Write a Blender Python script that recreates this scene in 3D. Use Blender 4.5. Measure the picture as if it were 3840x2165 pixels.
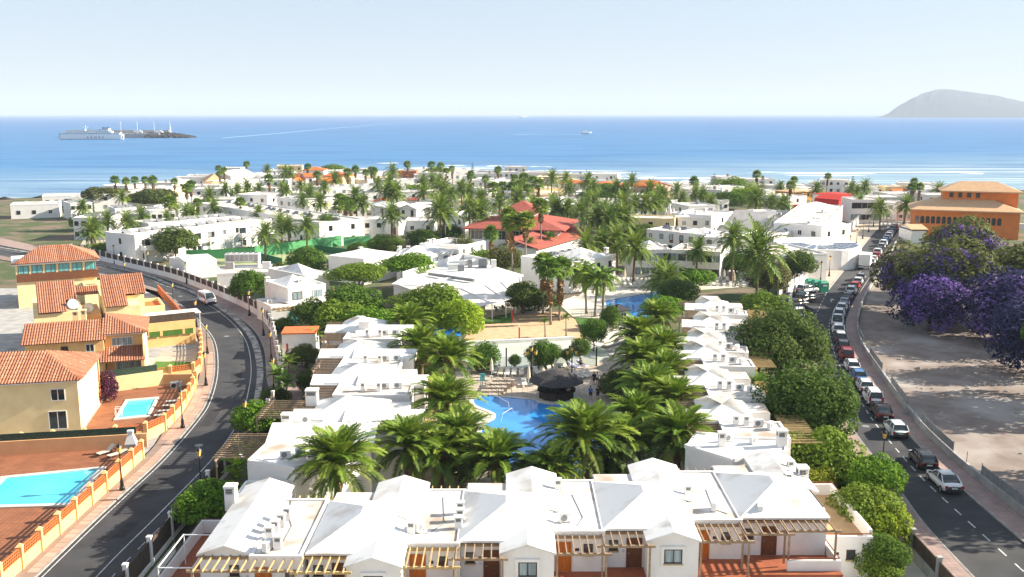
import bpy, math, random
import numpy as np
from mathutils import Vector, Matrix
R = math.radians
random.seed(7)
rng = np.random.default_rng(7)
for o in list(bpy.data.objects):
    bpy.data.objects.remove(o)
SC = bpy.context.scene
COL = SC.collection
# ------------------------------------------------------------------ camera
F_PX, CX, CY, CAM_H, Y_HOR = 3578.0, 1920.0, 1082.5, 33.0, 426.0
PITCH = math.atan((CY - Y_HOR) / F_PX)
cam_d = bpy.data.cameras.new('camera')
cam = bpy.data.objects.new('camera', cam_d)
COL.objects.link(cam)
cam.location = (0, 0, CAM_H)
cam.rotation_euler = (R(90) - PITCH, 0, 0)
cam_d.sensor_width = 36
cam_d.lens = 36 * F_PX / 3840
cam_d.clip_start = 1
cam_d.clip_end = 60000
SC.camera = cam
# ------------------------------------------------------------------ sky, sun, exposure
SUN_AZ, SUN_EL = 80.0, 27.0      # azimuth from the view direction towards the right
w = bpy.data.worlds.new('World')
SC.world = w
w.use_nodes = True
nt = w.node_tree
sky = nt.nodes.new('ShaderNodeTexSky')
sky.sky_type = 'NISHITA'
sky.sun_disc = False
sky.sun_elevation = R(SUN_EL)
sky.sun_rotation = R(SUN_AZ)
sky.altitude = 30
sky.air_density = 1.0
sky.dust_density = 0.4
sky.ozone_density = 2.0
bg = nt.nodes['Background']
bg.inputs['Strength'].default_value = 0.069
hs_ = nt.nodes.new('ShaderNodeHueSaturation')
hs_.inputs['Saturation'].default_value = 0.82
nt.links.new(sky.outputs[0], hs_.inputs['Color'])
veil = nt.nodes.new('ShaderNodeMix')          # bright sea haze evens the sky out
veil.data_type = 'RGBA'
veil.inputs[0].default_value = 0.72
veil.inputs[7].default_value = (3.05, 3.5, 4.2, 1)
nt.links.new(hs_.outputs[0], veil.inputs[6])
nt.links.new(veil.outputs[2], bg.inputs[0])
sd = bpy.data.lights.new('sun', 'SUN')
sd.energy = 4.8
sd.angle = R(0.6)
sd.color = (1.0, 0.90, 0.75)
sun = bpy.data.objects.new('sun', sd)
COL.objects.link(sun)
sdir = Vector((math.sin(R(SUN_AZ)) * math.cos(R(SUN_EL)), math.cos(R(SUN_AZ)) * math.cos(R(SUN_EL)), math.sin(R(SUN_EL))))
sun.rotation_euler = sdir.to_track_quat('Z', 'Y').to_euler()
SC.view_settings.view_transform = 'Standard'
SC.view_settings.look = 'None'
SC.view_settings.exposure = 1.5
SC.view_settings.gamma = 1.0
SC.view_settings.use_curve_mapping = False
SC.render.engine = 'CYCLES'
SC.cycles.max_bounces = 5
SC.cycles.diffuse_bounces = 3
SC.cycles.glossy_bounces = 2
SC.cycles.transmission_bounces = 3
SC.cycles.transparent_max_bounces = 6
SC.cycles.volume_bounces = 0
SC.cycles.use_denoising = True
SC.cycles.caustics_reflective = False
SC.cycles.caustics_refractive = False
# ------------------------------------------------------------------ photo pixels to places
ZM = dict(a=(290, 400, 2.342), b=(1390, 580, 2.342), c=(2450, 580, 2.342), d=(290, 900, 2.342), e=(290, 1500, 2.1836),
          f=(1300, 1050, 2.342), g=(1300, 1545, 2.342), h=(2450, 1050, 2.342), i=(2450, 1545, 2.342), o=(0, 0, 1 / 1.4907),
          j=(900, 1150, 3.576), k=(900, 1480, 3.576), l=(2380, 1070, 3.576), m=(2380, 1400, 3.576),
          n=(296, 900, 5.148), q=(296, 1170, 5.148), r=(296, 1430, 5.148), s=(296, 1700, 5.148))
cp_, sp_ = math.cos(PITCH), math.sin(PITCH)
def P(k, x, y, z=0.0):
    """the point at height z seen at (x, y) of an enlarged piece k of the photograph"""
    ox, oy, s = ZM[k]
    a = (ox + x / s - CX) / F_PX
    b = (oy + y / s - CY) / F_PX
    t = (z - CAM_H) / (-sp_ - b * cp_)
    return Vector((a * t, (cp_ - b * sp_) * t, z))
# ------------------------------------------------------------------ mesh helpers
class B:
    def __init__(s):
        s.v = []; s.f = []; s.m = []; s.mi = 0
    def add(s, vs, fs):
        n = len(s.v)
        s.v += [tuple(v) for v in vs]
        s.f += [tuple(i + n for i in f) for f in fs]
        s.m += [s.mi] * len(fs)
        return s
    def box(s, x0, x1, y0, y1, z0, z1):
        return s.add([(x0, y0, z0), (x1, y0, z0), (x1, y1, z0), (x0, y1, z0), (x0, y0, z1), (x1, y0, z1), (x1, y1, z1), (x0, y1, z1)],
                     [(0, 3, 2, 1), (4, 5, 6, 7), (0, 1, 5, 4), (1, 2, 6, 5), (2, 3, 7, 6), (3, 0, 4, 7)])
    def bar(s, p, q, wd, ht):
        """box beam from p to q, wd wide, ht high (centred)"""
        p = Vector(p); q = Vector(q); d = (q - p).normalized()
        side = d.cross(Vector((0, 0, 1)))
        if side.length < 1e-4: side = Vector((1, 0, 0))
        side = side.normalized() * wd / 2
        up = side.cross(d).normalized() * ht / 2
        c = [p - side - up, p + side - up, p + side + up, p - side + up, q - side - up, q + side - up, q + side + up, q - side + up]
        return s.add(c, [(0, 1, 2, 3), (7, 6, 5, 4), (0, 4, 5, 1), (1, 5, 6, 2), (2, 6, 7, 3), (3, 7, 4, 0)])
    def prism(s, poly, z0, z1, cap=True):
        n = len(poly)
        ar = sum(poly[i][0] * poly[(i + 1) % n][1] - poly[(i + 1) % n][0] * poly[i][1] for i in range(n))
        if ar < 0: poly = poly[::-1]
        vs = [(p[0], p[1], z0) for p in poly] + [(p[0], p[1], z1) for p in poly]
        fs = [(i, (i + 1) % n, (i + 1) % n + n, i + n) for i in range(n)]
        if cap: fs += [tuple(range(n, 2 * n)), tuple(range(n - 1, -1, -1))]
        return s.add(vs, fs)
    def tube(s, pts, rs, n=6, cap=True):
        pts = [Vector(p) for p in pts]
        if not hasattr(rs, '__len__'): rs = [rs] * len(pts)
        rings = []; vs = []
        for i, p in enumerate(pts):
            d = (pts[min(i + 1, len(pts) - 1)] - pts[max(i - 1, 0)]).normalized()
            a = d.cross(Vector((0, 0, 1)))
            if a.length < 1e-3: a = Vector((1, 0, 0))
            a.normalize(); b = d.cross(a)
            for k in range(n):
                t = 2 * math.pi * k / n
                vs.append(p + (a * math.cos(t) + b * math.sin(t)) * rs[i])
        fs = []
        for i in range(len(pts) - 1):
            for k in range(n):
                fs.append((i * n + k, i * n + (k + 1) % n, (i + 1) * n + (k + 1) % n, (i + 1) * n + k))
        if cap:
            fs += [tuple(range(n - 1, -1, -1)), tuple(range((len(pts) - 1) * n, len(pts) * n))]
        return s.add(vs, fs)
    def lathe(s, prof, n=10, c=(0, 0)):
        vs = []; fs = []
        for r, z in prof:
            for k in range(n):
                t = 2 * math.pi * k / n
                vs.append((c[0] + r * math.cos(t), c[1] + r * math.sin(t), z))
        for i in range(len(prof) - 1):
            for k in range(n):
                fs.append((i * n + k, i * n + (k + 1) % n, (i + 1) * n + (k + 1) % n, (i + 1) * n + k))
        fs += [tuple(range(n - 1, -1, -1)), tuple(range((len(prof) - 1) * n, len(prof) * n))]
        return s.add(vs, fs)
    def mesh(s, name='mesh', mats=(), smooth=False):
        me = bpy.data.meshes.new(name)
        me.from_pydata(s.v, [], s.f)
        for m in mats: me.materials.append(MT[m] if isinstance(m, str) else m)
        if any(s.m): me.polygons.foreach_set('material_index', s.m)
        if smooth: me.polygons.foreach_set('use_smooth', [True] * len(s.f))
        me.update()
        return me
def quads_mesh(name, V, mat, tri=False, smooth=False):
    """fast mesh of separate quads or triangles: V is (n,4,3) or (n,3,3)"""
    n, k = V.shape[0], V.shape[1]
    me = bpy.data.meshes.new(name)
    me.vertices.add(n * k)
    me.vertices.foreach_set('co', V.reshape(-1).astype(np.float32))
    me.loops.add(n * k)
    me.loops.foreach_set('vertex_index', np.arange(n * k, dtype=np.int32))
    me.polygons.add(n)
    me.polygons.foreach_set('loop_start', np.arange(0, n * k, k, dtype=np.int32))
    me.polygons.foreach_set('loop_total', np.full(n, k, dtype=np.int32))
    me.materials.append(MT[mat] if isinstance(mat, str) else mat)
    me.update(calc_edges=True)
    return me
def new_obj(name, data, parent=None, loc=(0, 0, 0), rz=0.0, scale=None, rot=None):
    o = bpy.data.objects.new(name, data)
    COL.objects.link(o)
    o.location = loc
    o.rotation_euler = rot if rot is not None else (0, 0, rz)
    if scale is not None: o.scale = scale if hasattr(scale, '__len__') else (scale,) * 3
    if parent is not None: o.parent = parent
    return o
def tag(o, label, cat, group=None):
    o['label'] = label; o['category'] = cat
    if group: o['group'] = group
    return o
def thing(name, label, cat, loc=(0, 0, 0), rz=0.0, group=None, scale=None):
    o = new_obj(name, None, None, loc, rz, scale)
    o.empty_display_size = 0.3
    return tag(o, label, cat, group)
def struct(name, data, kind='structure', label=None):
    o = new_obj(name, data)
    o['kind'] = kind
    if label: o['label'] = label
    return o
def part(name, b, mat, parent, loc=(0, 0, 0), rz=0.0, scale=None, rot=None, smooth=False):
    me = b if isinstance(b, bpy.types.Mesh) else b.mesh(name, [mat] if not isinstance(mat, (list, tuple)) else mat, smooth)
    return new_obj(name, me, parent, loc, rz, scale, rot)
CACHE = {}
def shared(key, fn):
    if key not in CACHE: CACHE[key] = fn()
    return CACHE[key]
def copy_tree(o, parent=None):
    c = o.copy(); COL.objects.link(c); c.parent = parent
    for ch in list(o.children): copy_tree(ch, c)
    return c
def recolor(o, mat, slot=0):
    o.material_slots[slot].link = 'OBJECT'
    o.material_slots[slot].material = MT[mat]
# ------------------------------------------------------------------ polylines
def resample(pts, step):
    pts = [Vector((p[0], p[1])) for p in pts]
    out = [pts[0].copy()]; left = step
    for a, b in zip(pts, pts[1:]):
        seg = (b - a).length; pos = 0.0
        while seg - pos >= left:
            pos += left; out.append(a + (b - a) * (pos / seg)); left = step
        left -= seg - pos
    if (out[-1] - pts[-1]).length > step * 0.3: out.append(pts[-1].copy())
    return out
def smooth_line(pts, step=2.0):
    """Catmull-Rom through the points, resampled"""
    p = [Vector((q[0], q[1])) for q in pts]
    p = [p[0] * 2 - p[1]] + p + [p[-1] * 2 - p[-2]]
    out = []
    for i in range(1, len(p) - 2):
        n = max(2, int((p[i + 1] - p[i]).length / step))
        for k in range(n):
            t = k / n
            out.append(0.5 * ((2 * p[i]) + (p[i + 1] - p[i - 1]) * t + (2 * p[i - 1] - 5 * p[i] + 4 * p[i + 1] - p[i + 2]) * t * t + (3 * p[i] - p[i - 1] - 3 * p[i + 1] + p[i + 2]) * t ** 3))
    out.append(p[-2])
    return out
def offset(pts, d):
    """parallel line, d to the right of the way it runs"""
    out = []
    for i, p in enumerate(pts):
        t = (pts[min(i + 1, len(pts) - 1)] - pts[max(i - 1, 0)]).normalized()
        out.append(p + Vector((t.y, -t.x)) * d)
    return out
def ribbon(l, r, z, b=None):
    b = b or B()
    n = min(len(l), len(r))
    vs = [(p[0], p[1], z) for p in l[:n]] + [(p[0], p[1], z) for p in r[:n]]
    return b.add(vs, [(i, i + n, i + n + 1, i + 1) for i in range(n - 1)])
def poly_strip(l, r, z):
    """sheet between two lines sampled differently"""
    m = max(len(l), len(r))
    def rs(p):
        d = [0.0]
        for a, b in zip(p, p[1:]): d.append(d[-1] + (Vector(b[:2]) - Vector(a[:2])).length)
        t = np.linspace(0, d[-1], m)
        return list(zip(np.interp(t, d, [q[0] for q in p]), np.interp(t, d, [q[1] for q in p])))
    return ribbon(rs(l), rs(r), z)
def ray_in(pt, poly):
    x, y = pt; c = False; j = len(poly) - 1
    for i in range(len(poly)):
        if (poly[i][1] > y) != (poly[j][1] > y) and x < (poly[j][0] - poly[i][0]) * (y - poly[i][1]) / (poly[j][1] - poly[i][1]) + poly[i][0]: c = not c
        j = i
    return c
# ------------------------------------------------------------------ materials
MT = {}
def mat(name, col, rough=0.8, col2=None, scale=1.0, amt=1.0, detail=4, bump=0.0, bscale=None, spec=0.3, metal=0.0, rand=None, emit=None, thr=(0.35, 0.7), col3=None, scale3=0.3, thr3=(0.55, 0.75), coord='pos', transl=0.0, stretch=None):
    m = bpy.data.materials.new(name); m.use_nodes = True
    N = m.node_tree.nodes; Lk = m.node_tree.links.new
    p = N['Principled BSDF']
    p.inputs['Roughness'].default_value = rough
    p.inputs['Specular IOR Level'].default_value = spec
    p.inputs['Metallic'].default_value = metal
    src = None
    if coord == 'pos':
        g = N.new('ShaderNodeNewGeometry'); src = g.outputs['Position']
    else:
        g = N.new('ShaderNodeTexCoord'); src = g.outputs['Object']
    if stretch:
        mp = N.new('ShaderNodeMapping'); mp.inputs['Scale'].default_value = stretch; Lk(src, mp.inputs[0]); src = mp.outputs[0]
    def noise(sc, th, det=detail):
        n = N.new('ShaderNodeTexNoise'); n.inputs['Scale'].default_value = sc; n.inputs['Detail'].default_value = det
        Lk(src, n.inputs['Vector'])
        r = N.new('ShaderNodeMapRange'); r.inputs[1].default_value = th[0]; r.inputs[2].default_value = th[1]
        Lk(n.outputs['Fac'], r.inputs[0])
        return n, r.outputs[0]
    def mix(a, b, fac):
        x = N.new('ShaderNodeMix'); x.data_type = 'RGBA'
        if fac is not None and not isinstance(fac, float): Lk(fac, x.inputs[0])
        else: x.inputs[0].default_value = fac
        for v, i in ((a, 6), (b, 7)):
            if isinstance(v, tuple): x.inputs[i].default_value = (*v, 1)
            else: Lk(v, x.inputs[i])
        return x.outputs[2]
    out = tuple(col); n1 = None
    if col2:
        n1, f = noise(scale, thr)
        if amt < 1:
            mu = N.new('ShaderNodeMath'); mu.operation = 'MULTIPLY'; mu.inputs[1].default_value = amt; Lk(f, mu.inputs[0]); f = mu.outputs[0]
        out = mix(tuple(col), tuple(col2), f)
    if col3:
        _, f3 = noise(scale3, thr3, 6)
        out = mix(out, tuple(col3), f3)
    if rand:
        oi = N.new('ShaderNodeObjectInfo')
        out = mix(out, tuple(rand), oi.outputs['Random']) if len(rand) == 3 else out
    if isinstance(out, tuple): p.inputs['Base Color'].default_value = (*out, 1)
    else: Lk(out, p.inputs['Base Color'])
    if bump:
        nb = N.new('ShaderNodeTexNoise'); nb.inputs['Scale'].default_value = bscale or scale * 4; nb.inputs['Detail'].default_value = 3
        Lk(src, nb.inputs['Vector'])
        bp = N.new('ShaderNodeBump'); bp.inputs['Strength'].default_value = bump; bp.inputs['Distance'].default_value = 0.05
        Lk(nb.outputs['Fac'], bp.inputs['Height']); Lk(bp.outputs[0], p.inputs['Normal'])
    if emit:
        p.inputs['Emission Color'].default_value = (*emit[0], 1); p.inputs['Emission Strength'].default_value = emit[1]
    if transl:
        tr = N.new('ShaderNodeBsdfTranslucent')
        if isinstance(out, tuple): tr.inputs[0].default_value = (*out, 1)
        else: Lk(out, tr.inputs[0])
        ms = N.new('ShaderNodeMixShader'); ms.inputs[0].default_value = transl
        Lk(p.outputs[0], ms.inputs[1]); Lk(tr.outputs[0], ms.inputs[2])
        Lk(ms.outputs[0], N['Material Output'].inputs[0])
    MT[name] = m
    return m
mat('stucco', (0.82, 0.80, 0.77), 0.9, (0.73, 0.70, 0.66), 0.9, 0.7, bump=0.15, bscale=14, col3=(0.66, 0.62, 0.57), scale3=0.35, thr3=(0.62, 0.8))
mat('roof_white', (0.80, 0.79, 0.76), 0.85, (0.56, 0.50, 0.43), 0.45, 0.9, thr=(0.50, 0.72), bump=0.1, bscale=8, col3=(0.30, 0.25, 0.21), scale3=0.55, thr3=(0.60, 0.86))
mat('roof_flat', (0.74, 0.71, 0.67), 0.9, (0.37, 0.29, 0.225), 0.35, 0.95, thr=(0.42, 0.66), bump=0.15, bscale=8, col3=(0.24, 0.20, 0.17), scale3=0.6, thr3=(0.66, 0.82))
mat('wood_grey', (0.27, 0.18, 0.11), 0.8, (0.38, 0.29, 0.19), 3.0, bump=0.2)
mat('wood_warm', (0.42, 0.28, 0.11), 0.75, (0.52, 0.40, 0.22), 3.0, bump=0.2)
mat('door_orange', (0.50, 0.15, 0.02), 0.55, (0.36, 0.10, 0.02), 5.0, stretch=(1, 1, 0.2))
mat('door_brown', (0.12, 0.045, 0.02), 0.55, (0.18, 0.07, 0.03), 5.0)
mat('frame_dark', (0.055, 0.03, 0.02), 0.5)
mat('frame_white', (0.75, 0.75, 0.72), 0.5)
mat('glass', (0.02, 0.03, 0.035), 0.08, spec=0.6)
mat('curtain', (0.16, 0.22, 0.24), 0.3, (0.34, 0.42, 0.44), 6.0, thr=(0.4, 0.6), stretch=(1, 1, 0.05), spec=0.5)
mat('curtain_aqua', (0.05, 0.30, 0.32), 0.3, (0.22, 0.5, 0.5), 6.0, thr=(0.4, 0.6), stretch=(1, 1, 0.05), spec=0.5)
mat('sill', (0.45, 0.36, 0.2), 0.7)
mat('terracotta', (0.34, 0.105, 0.045), 0.75, (0.27, 0.08, 0.04), 2.0, bump=0.1)
mat('tile_floor', (0.34, 0.135, 0.065), 0.75, (0.26, 0.10, 0.05), 0.7, bump=0.1)
def joints(name, sc, dark=0.55):
    m = MT[name]; N = m.node_tree.nodes; L2 = m.node_tree.links; p = N['Principled BSDF']; src = p.inputs['Base Color'].links[0].from_socket
    g = N.new('ShaderNodeNewGeometry'); bt = N.new('ShaderNodeTexBrick'); bt.offset = 0; bt.inputs['Scale'].default_value = sc; bt.inputs['Mortar Size'].default_value = 0.03
    bt.inputs['Color1'].default_value = (1, 1, 1, 1); bt.inputs['Color2'].default_value = (0.86, 0.86, 0.86, 1); bt.inputs['Mortar'].default_value = (dark, dark, dark, 1); bt.inputs['Brick Width'].default_value = 0.5; bt.inputs['Row Height'].default_value = 0.5
    L2.new(g.outputs['Position'], bt.inputs['Vector']); mx = N.new('ShaderNodeMix'); mx.data_type = 'RGBA'; mx.blend_type = 'MULTIPLY'; mx.inputs[0].default_value = 1.0
    L2.new(src, mx.inputs[6]); L2.new(bt.outputs['Color'], mx.inputs[7]); L2.new(mx.outputs[2], p.inputs['Base Color'])
joints('tile_floor', 1.2)
mat('terrace_tan', (0.50, 0.34, 0.18), 0.85, (0.40, 0.26, 0.14), 1.2)
mat('red_trim', (0.22, 0.06, 0.035), 0.7, (0.3, 0.1, 0.06), 3.0)
mat('asphalt', (0.054, 0.056, 0.062), 0.92, (0.036, 0.038, 0.042), 0.5, bump=0.2, bscale=40, col3=(0.072, 0.070, 0.068), scale3=0.11, thr3=(0.5, 0.68))
mat('asphalt_patch', (0.028, 0.029, 0.032), 0.95, (0.04, 0.041, 0.044), 1.5, bump=0.2, bscale=30)
mat('asphalt_grey', (0.10, 0.10, 0.10), 0.95, (0.075, 0.075, 0.078), 0.6, bump=0.2, bscale=30)
mat('road_paint', (0.58, 0.58, 0.57), 0.8, (0.26, 0.26, 0.26), 3.0, thr=(0.45, 0.7))
mat('worn_stone', (0.42, 0.40, 0.36), 0.9, (0.15, 0.14, 0.13), 0.9, thr=(0.42, 0.6), bump=0.3)
mat('paver', (0.42, 0.27, 0.21), 0.9, (0.33, 0.23, 0.185), 1.5, rand=(0.46, 0.33, 0.26), bump=0.1)
mat('paver_joint', (0.28, 0.20, 0.165), 0.95, (0.22, 0.17, 0.14), 1.0)
mat('paving_pink', (0.40, 0.285, 0.25), 0.9, (0.30, 0.225, 0.20), 0.8, bump=0.2, col3=(0.22, 0.18, 0.17), scale3=0.2, thr3=(0.55, 0.8))
mat('kerb', (0.36, 0.34, 0.31), 0.9, (0.22, 0.21, 0.2), 1.2)
mat('concrete', (0.42, 0.41, 0.39), 0.92, (0.28, 0.27, 0.26), 0.7, bump=0.2, col3=(0.2, 0.19, 0.18), scale3=0.4, thr3=(0.6, 0.8))
mat('deck_stone', (0.55, 0.47, 0.38), 0.85, (0.43, 0.36, 0.29), 0.8, bump=0.1)
mat('deck_pale', (0.66, 0.62, 0.54), 0.85, (0.52, 0.48, 0.41), 0.5, bump=0.1, col3=(0.42, 0.38, 0.33), scale3=0.3, thr3=(0.6, 0.85))
mat('sand', (0.62, 0.42, 0.25), 0.95, (0.50, 0.33, 0.19), 1.0, bump=0.8, bscale=2.0)
mat('soil', (0.20, 0.15, 0.105), 0.98, (0.12, 0.10, 0.065), 0.25, bump=0.4, col3=(0.07, 0.095, 0.035), scale3=0.12, thr3=(0.42, 0.55))
mat('lot_dirt', (0.27, 0.225, 0.195), 0.98, (0.19, 0.145, 0.12), 0.35, bump=0.6, bscale=1.6, col3=(0.36, 0.325, 0.295), scale3=0.12, thr3=(0.5, 0.65))
joints('deck_stone', 0.8, 0.7); joints('paving_pink', 1.1, 0.7)
mat('lawn', (0.055, 0.14, 0.02), 0.95, (0.085, 0.17, 0.03), 1.6, bump=0.5, bscale=9)
mat('court_green', (0.07, 0.27, 0.11), 0.8, (0.09, 0.32, 0.13), 0.6)
mat('court_floor', (0.38, 0.42, 0.22), 0.9, (0.33, 0.37, 0.19), 0.6)
mat('ochre_wall', (0.80, 0.52, 0.22), 0.85, (0.72, 0.44, 0.18), 0.8, bump=0.1, bscale=12)
mat('cream_wall', (0.84, 0.67, 0.37), 0.85, (0.76, 0.58, 0.30), 0.8, bump=0.1, bscale=12)
mat('peach_wall', (0.78, 0.45, 0.22), 0.85, (0.68, 0.38, 0.18), 0.8, bump=0.1, bscale=12)
mat('orange_block', (0.60, 0.17, 0.055), 0.85, (0.5, 0.13, 0.04), 2.0)
mat('barrel_tile', (0.42, 0.18, 0.10), 0.85, (0.62, 0.43, 0.30), 4.0, rand=(0.34, 0.14, 0.08), thr=(0.5, 0.75))
mat('tile_gap', (0.20, 0.06, 0.03), 0.9)
mat('red_roof', (0.36, 0.095, 0.065), 0.8, (0.28, 0.07, 0.05), 0.8, bump=0.3, bscale=6)
mat('orange_roof', (0.66, 0.16, 0.035), 0.75, (0.56, 0.12, 0.03), 1.0, bump=0.3, bscale=4)
mat('tan_roof', (0.62, 0.40, 0.22), 0.8, (0.55, 0.33, 0.18), 1.0, bump=0.3, bscale=4)
mat('wall_orange', (0.70, 0.22, 0.05), 0.85, (0.62, 0.18, 0.04), 0.8)
mat('wall_red', (0.55, 0.035, 0.02), 0.8, (0.47, 0.03, 0.02), 0.8)
mat('wall_mustard', (0.62, 0.30, 0.06), 0.85)
mat('wall_pink', (0.70, 0.48, 0.40), 0.85)
mat('black_metal', (0.012, 0.012, 0.014), 0.45, spec=0.4)
mat('white_metal', (0.75, 0.76, 0.77), 0.4)
mat('grey_metal', (0.25, 0.26, 0.27), 0.45, (0.17, 0.18, 0.19), 2.0)
mat('lantern', (0.75, 0.42, 0.06), 0.3, (0.85, 0.6, 0.2), 5.0)
mat('wicker', (0.055, 0.038, 0.03), 0.95, (0.11, 0.08, 0.06), 9.0, stretch=(1, 1, 0.15), bump=0.5)
mat('screen_green', (0.02, 0.045, 0.03), 0.95, (0.05, 0.08, 0.055), 5.0, bump=0.5)
mat('net_green', (0.04, 0.16, 0.08), 0.9)
mat('thatch', (0.035, 0.033, 0.034), 0.95, (0.075, 0.07, 0.07), 4.0, bump=0.8, bscale=10)
mat('bar_dark', (0.03, 0.02, 0.018), 0.8)
mat('canvas_white', (0.78, 0.73, 0.68), 0.8, (0.68, 0.60, 0.53), 0.6)
mat('canvas_cream', (0.66, 0.58, 0.45), 0.85)
mat('blue_sheet', (0.02, 0.20, 0.62), 0.6, (0.03, 0.26, 0.7), 1.5)
mat('plastic_white', (0.72, 0.72, 0.70), 0.45)
mat('plastic_teal', (0.03, 0.25, 0.26), 0.5)
mat('sling_grey', (0.66, 0.62, 0.55), 0.8)
mat('sling_dark', (0.10, 0.09, 0.085), 0.8)
mat('bin_green', (0.02, 0.26, 0.16), 0.5, (0.03, 0.32, 0.2), 2.0)
mat('solar', (0.10, 0.13, 0.20), 0.15, spec=0.6)
mat('trunk', (0.13, 0.085, 0.055), 0.95, (0.21, 0.15, 0.105), 4.0, bump=0.8, bscale=8, coord='obj', stretch=(1, 1, 2))
mat('trunk_pale', (0.30, 0.26, 0.21), 0.9, (0.2, 0.17, 0.14), 3.0, bump=0.4, coord='obj')
mat('trunk_core', (0.12, 0.045, 0.02), 0.95, (0.2, 0.09, 0.04), 6.0, bump=0.9)
mat('frond', (0.095, 0.20, 0.022), 0.6, (0.20, 0.31, 0.03), 0.9, rand=(0.26, 0.34, 0.04), spec=0.25, transl=0.28)
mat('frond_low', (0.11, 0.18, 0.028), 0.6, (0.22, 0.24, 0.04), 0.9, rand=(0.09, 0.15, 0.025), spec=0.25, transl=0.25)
mat('frond_far', (0.085, 0.165, 0.028), 0.65, (0.19, 0.25, 0.04), 0.35, rand=(0.17, 0.24, 0.035), spec=0.2, transl=0.28)
mat('fan', (0.14, 0.24, 0.03), 0.6, (0.26, 0.31, 0.04), 0.8, rand=(0.12, 0.22, 0.03), spec=0.2, transl=0.28)
mat('fan_dead', (0.20, 0.125, 0.06), 0.9, (0.30, 0.19, 0.09), 1.5, transl=0.1)
mat('date_fruit', (0.60, 0.22, 0.02), 0.7)
for nm, c1, c2 in (('leaf_dark', (0.04, 0.10, 0.017), (0.12, 0.19, 0.032)), ('leaf_mid', (0.055, 0.14, 0.014), (0.11, 0.21, 0.024)),
                   ('leaf_bright', (0.085, 0.215, 0.014), (0.17, 0.30, 0.026)), ('leaf_lime', (0.18, 0.33, 0.018), (0.30, 0.40, 0.03)),
                   ('leaf_pine', (0.05, 0.085, 0.022), (0.11, 0.15, 0.03)), ('leaf_olive', (0.095, 0.13, 0.035), (0.17, 0.19, 0.05)),
                   ('petal_violet', (0.15, 0.09, 0.33), (0.27, 0.19, 0.45)), ('petal_plum', (0.075, 0.02, 0.045), (0.11, 0.035, 0.06)), ('leaf_blue', (0.022, 0.030, 0.075), (0.05, 0.05, 0.12))):
    mat(nm, c1, 0.75, c2, 1.1, thr=(0.35, 0.65), spec=0.12, transl=0.34, rand=(c2[0] * 0.95, c2[1] * 0.78, c2[2] * 1.1))
for nm, c in (('white', (0.80, 0.80, 0.80)), ('mint', (0.68, 0.80, 0.76)), ('black', (0.015, 0.015, 0.017)), ('graphite', (0.05, 0.052, 0.058)), ('grey', (0.20, 0.21, 0.22)),
              ('silver', (0.45, 0.46, 0.47)), ('red', (0.42, 0.012, 0.012)), ('maroon', (0.20, 0.012, 0.012)), ('blue', (0.06, 0.16, 0.36)), ('navy', (0.02, 0.04, 0.1)), ('brown', (0.045, 0.022, 0.018)), ('teal', (0.03, 0.09, 0.09))):
    mat('paint_' + nm, c, 0.3, spec=0.5)
mat('tyre', (0.012, 0.012, 0.012), 0.9)
mat('rim', (0.38, 0.38, 0.39), 0.35, metal=0.6)
mat('lamp_red', (0.40, 0.012, 0.02), 0.3)
mat('lamp_clear', (0.7, 0.7, 0.72), 0.15)
mat('bumper', (0.03, 0.03, 0.03), 0.7)
mat('plate', (0.75, 0.75, 0.72), 0.5)
mat('skin', (0.45, 0.26, 0.18), 0.6)
mat('cloth_black', (0.02, 0.02, 0.022), 0.9)
mat('cloth_blue', (0.03, 0.16, 0.6), 0.9)
mat('cloth_white', (0.75, 0.75, 0.75), 0.9)
mat('cloth_red', (0.6, 0.05, 0.06), 0.9, (0.75, 0.7, 0.7), 5.0, thr=(0.48, 0.52))
mat('cloth_aqua', (0.1, 0.5, 0.6), 0.9)
mat('cloth_lilac', (0.5, 0.5, 0.75), 0.9)
mat('hair', (0.03, 0.018, 0.012), 0.8)
mat('plaque_blue', (0.25, 0.4, 0.6), 0.5, (0.8, 0.8, 0.8), 30, thr=(0.45, 0.55))
mat('teal_board', (0.05, 0.55, 0.6), 0.5, (0.7, 0.85, 0.85), 6.0, thr=(0.52, 0.58))
mat('rock', (0.035, 0.032, 0.032), 0.95, (0.075, 0.068, 0.062), 0.5, bump=0.8, bscale=1.0)
mat('island', (0.012, 0.016, 0.018), 0.98, (0.028, 0.03, 0.028), 0.01, bump=0.5, bscale=0.02)
mat('foam', (0.82, 0.86, 0.88), 0.8)
mat('rock_pale', (0.42, 0.40, 0.37), 0.95, (0.3, 0.28, 0.26), 0.5)
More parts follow.
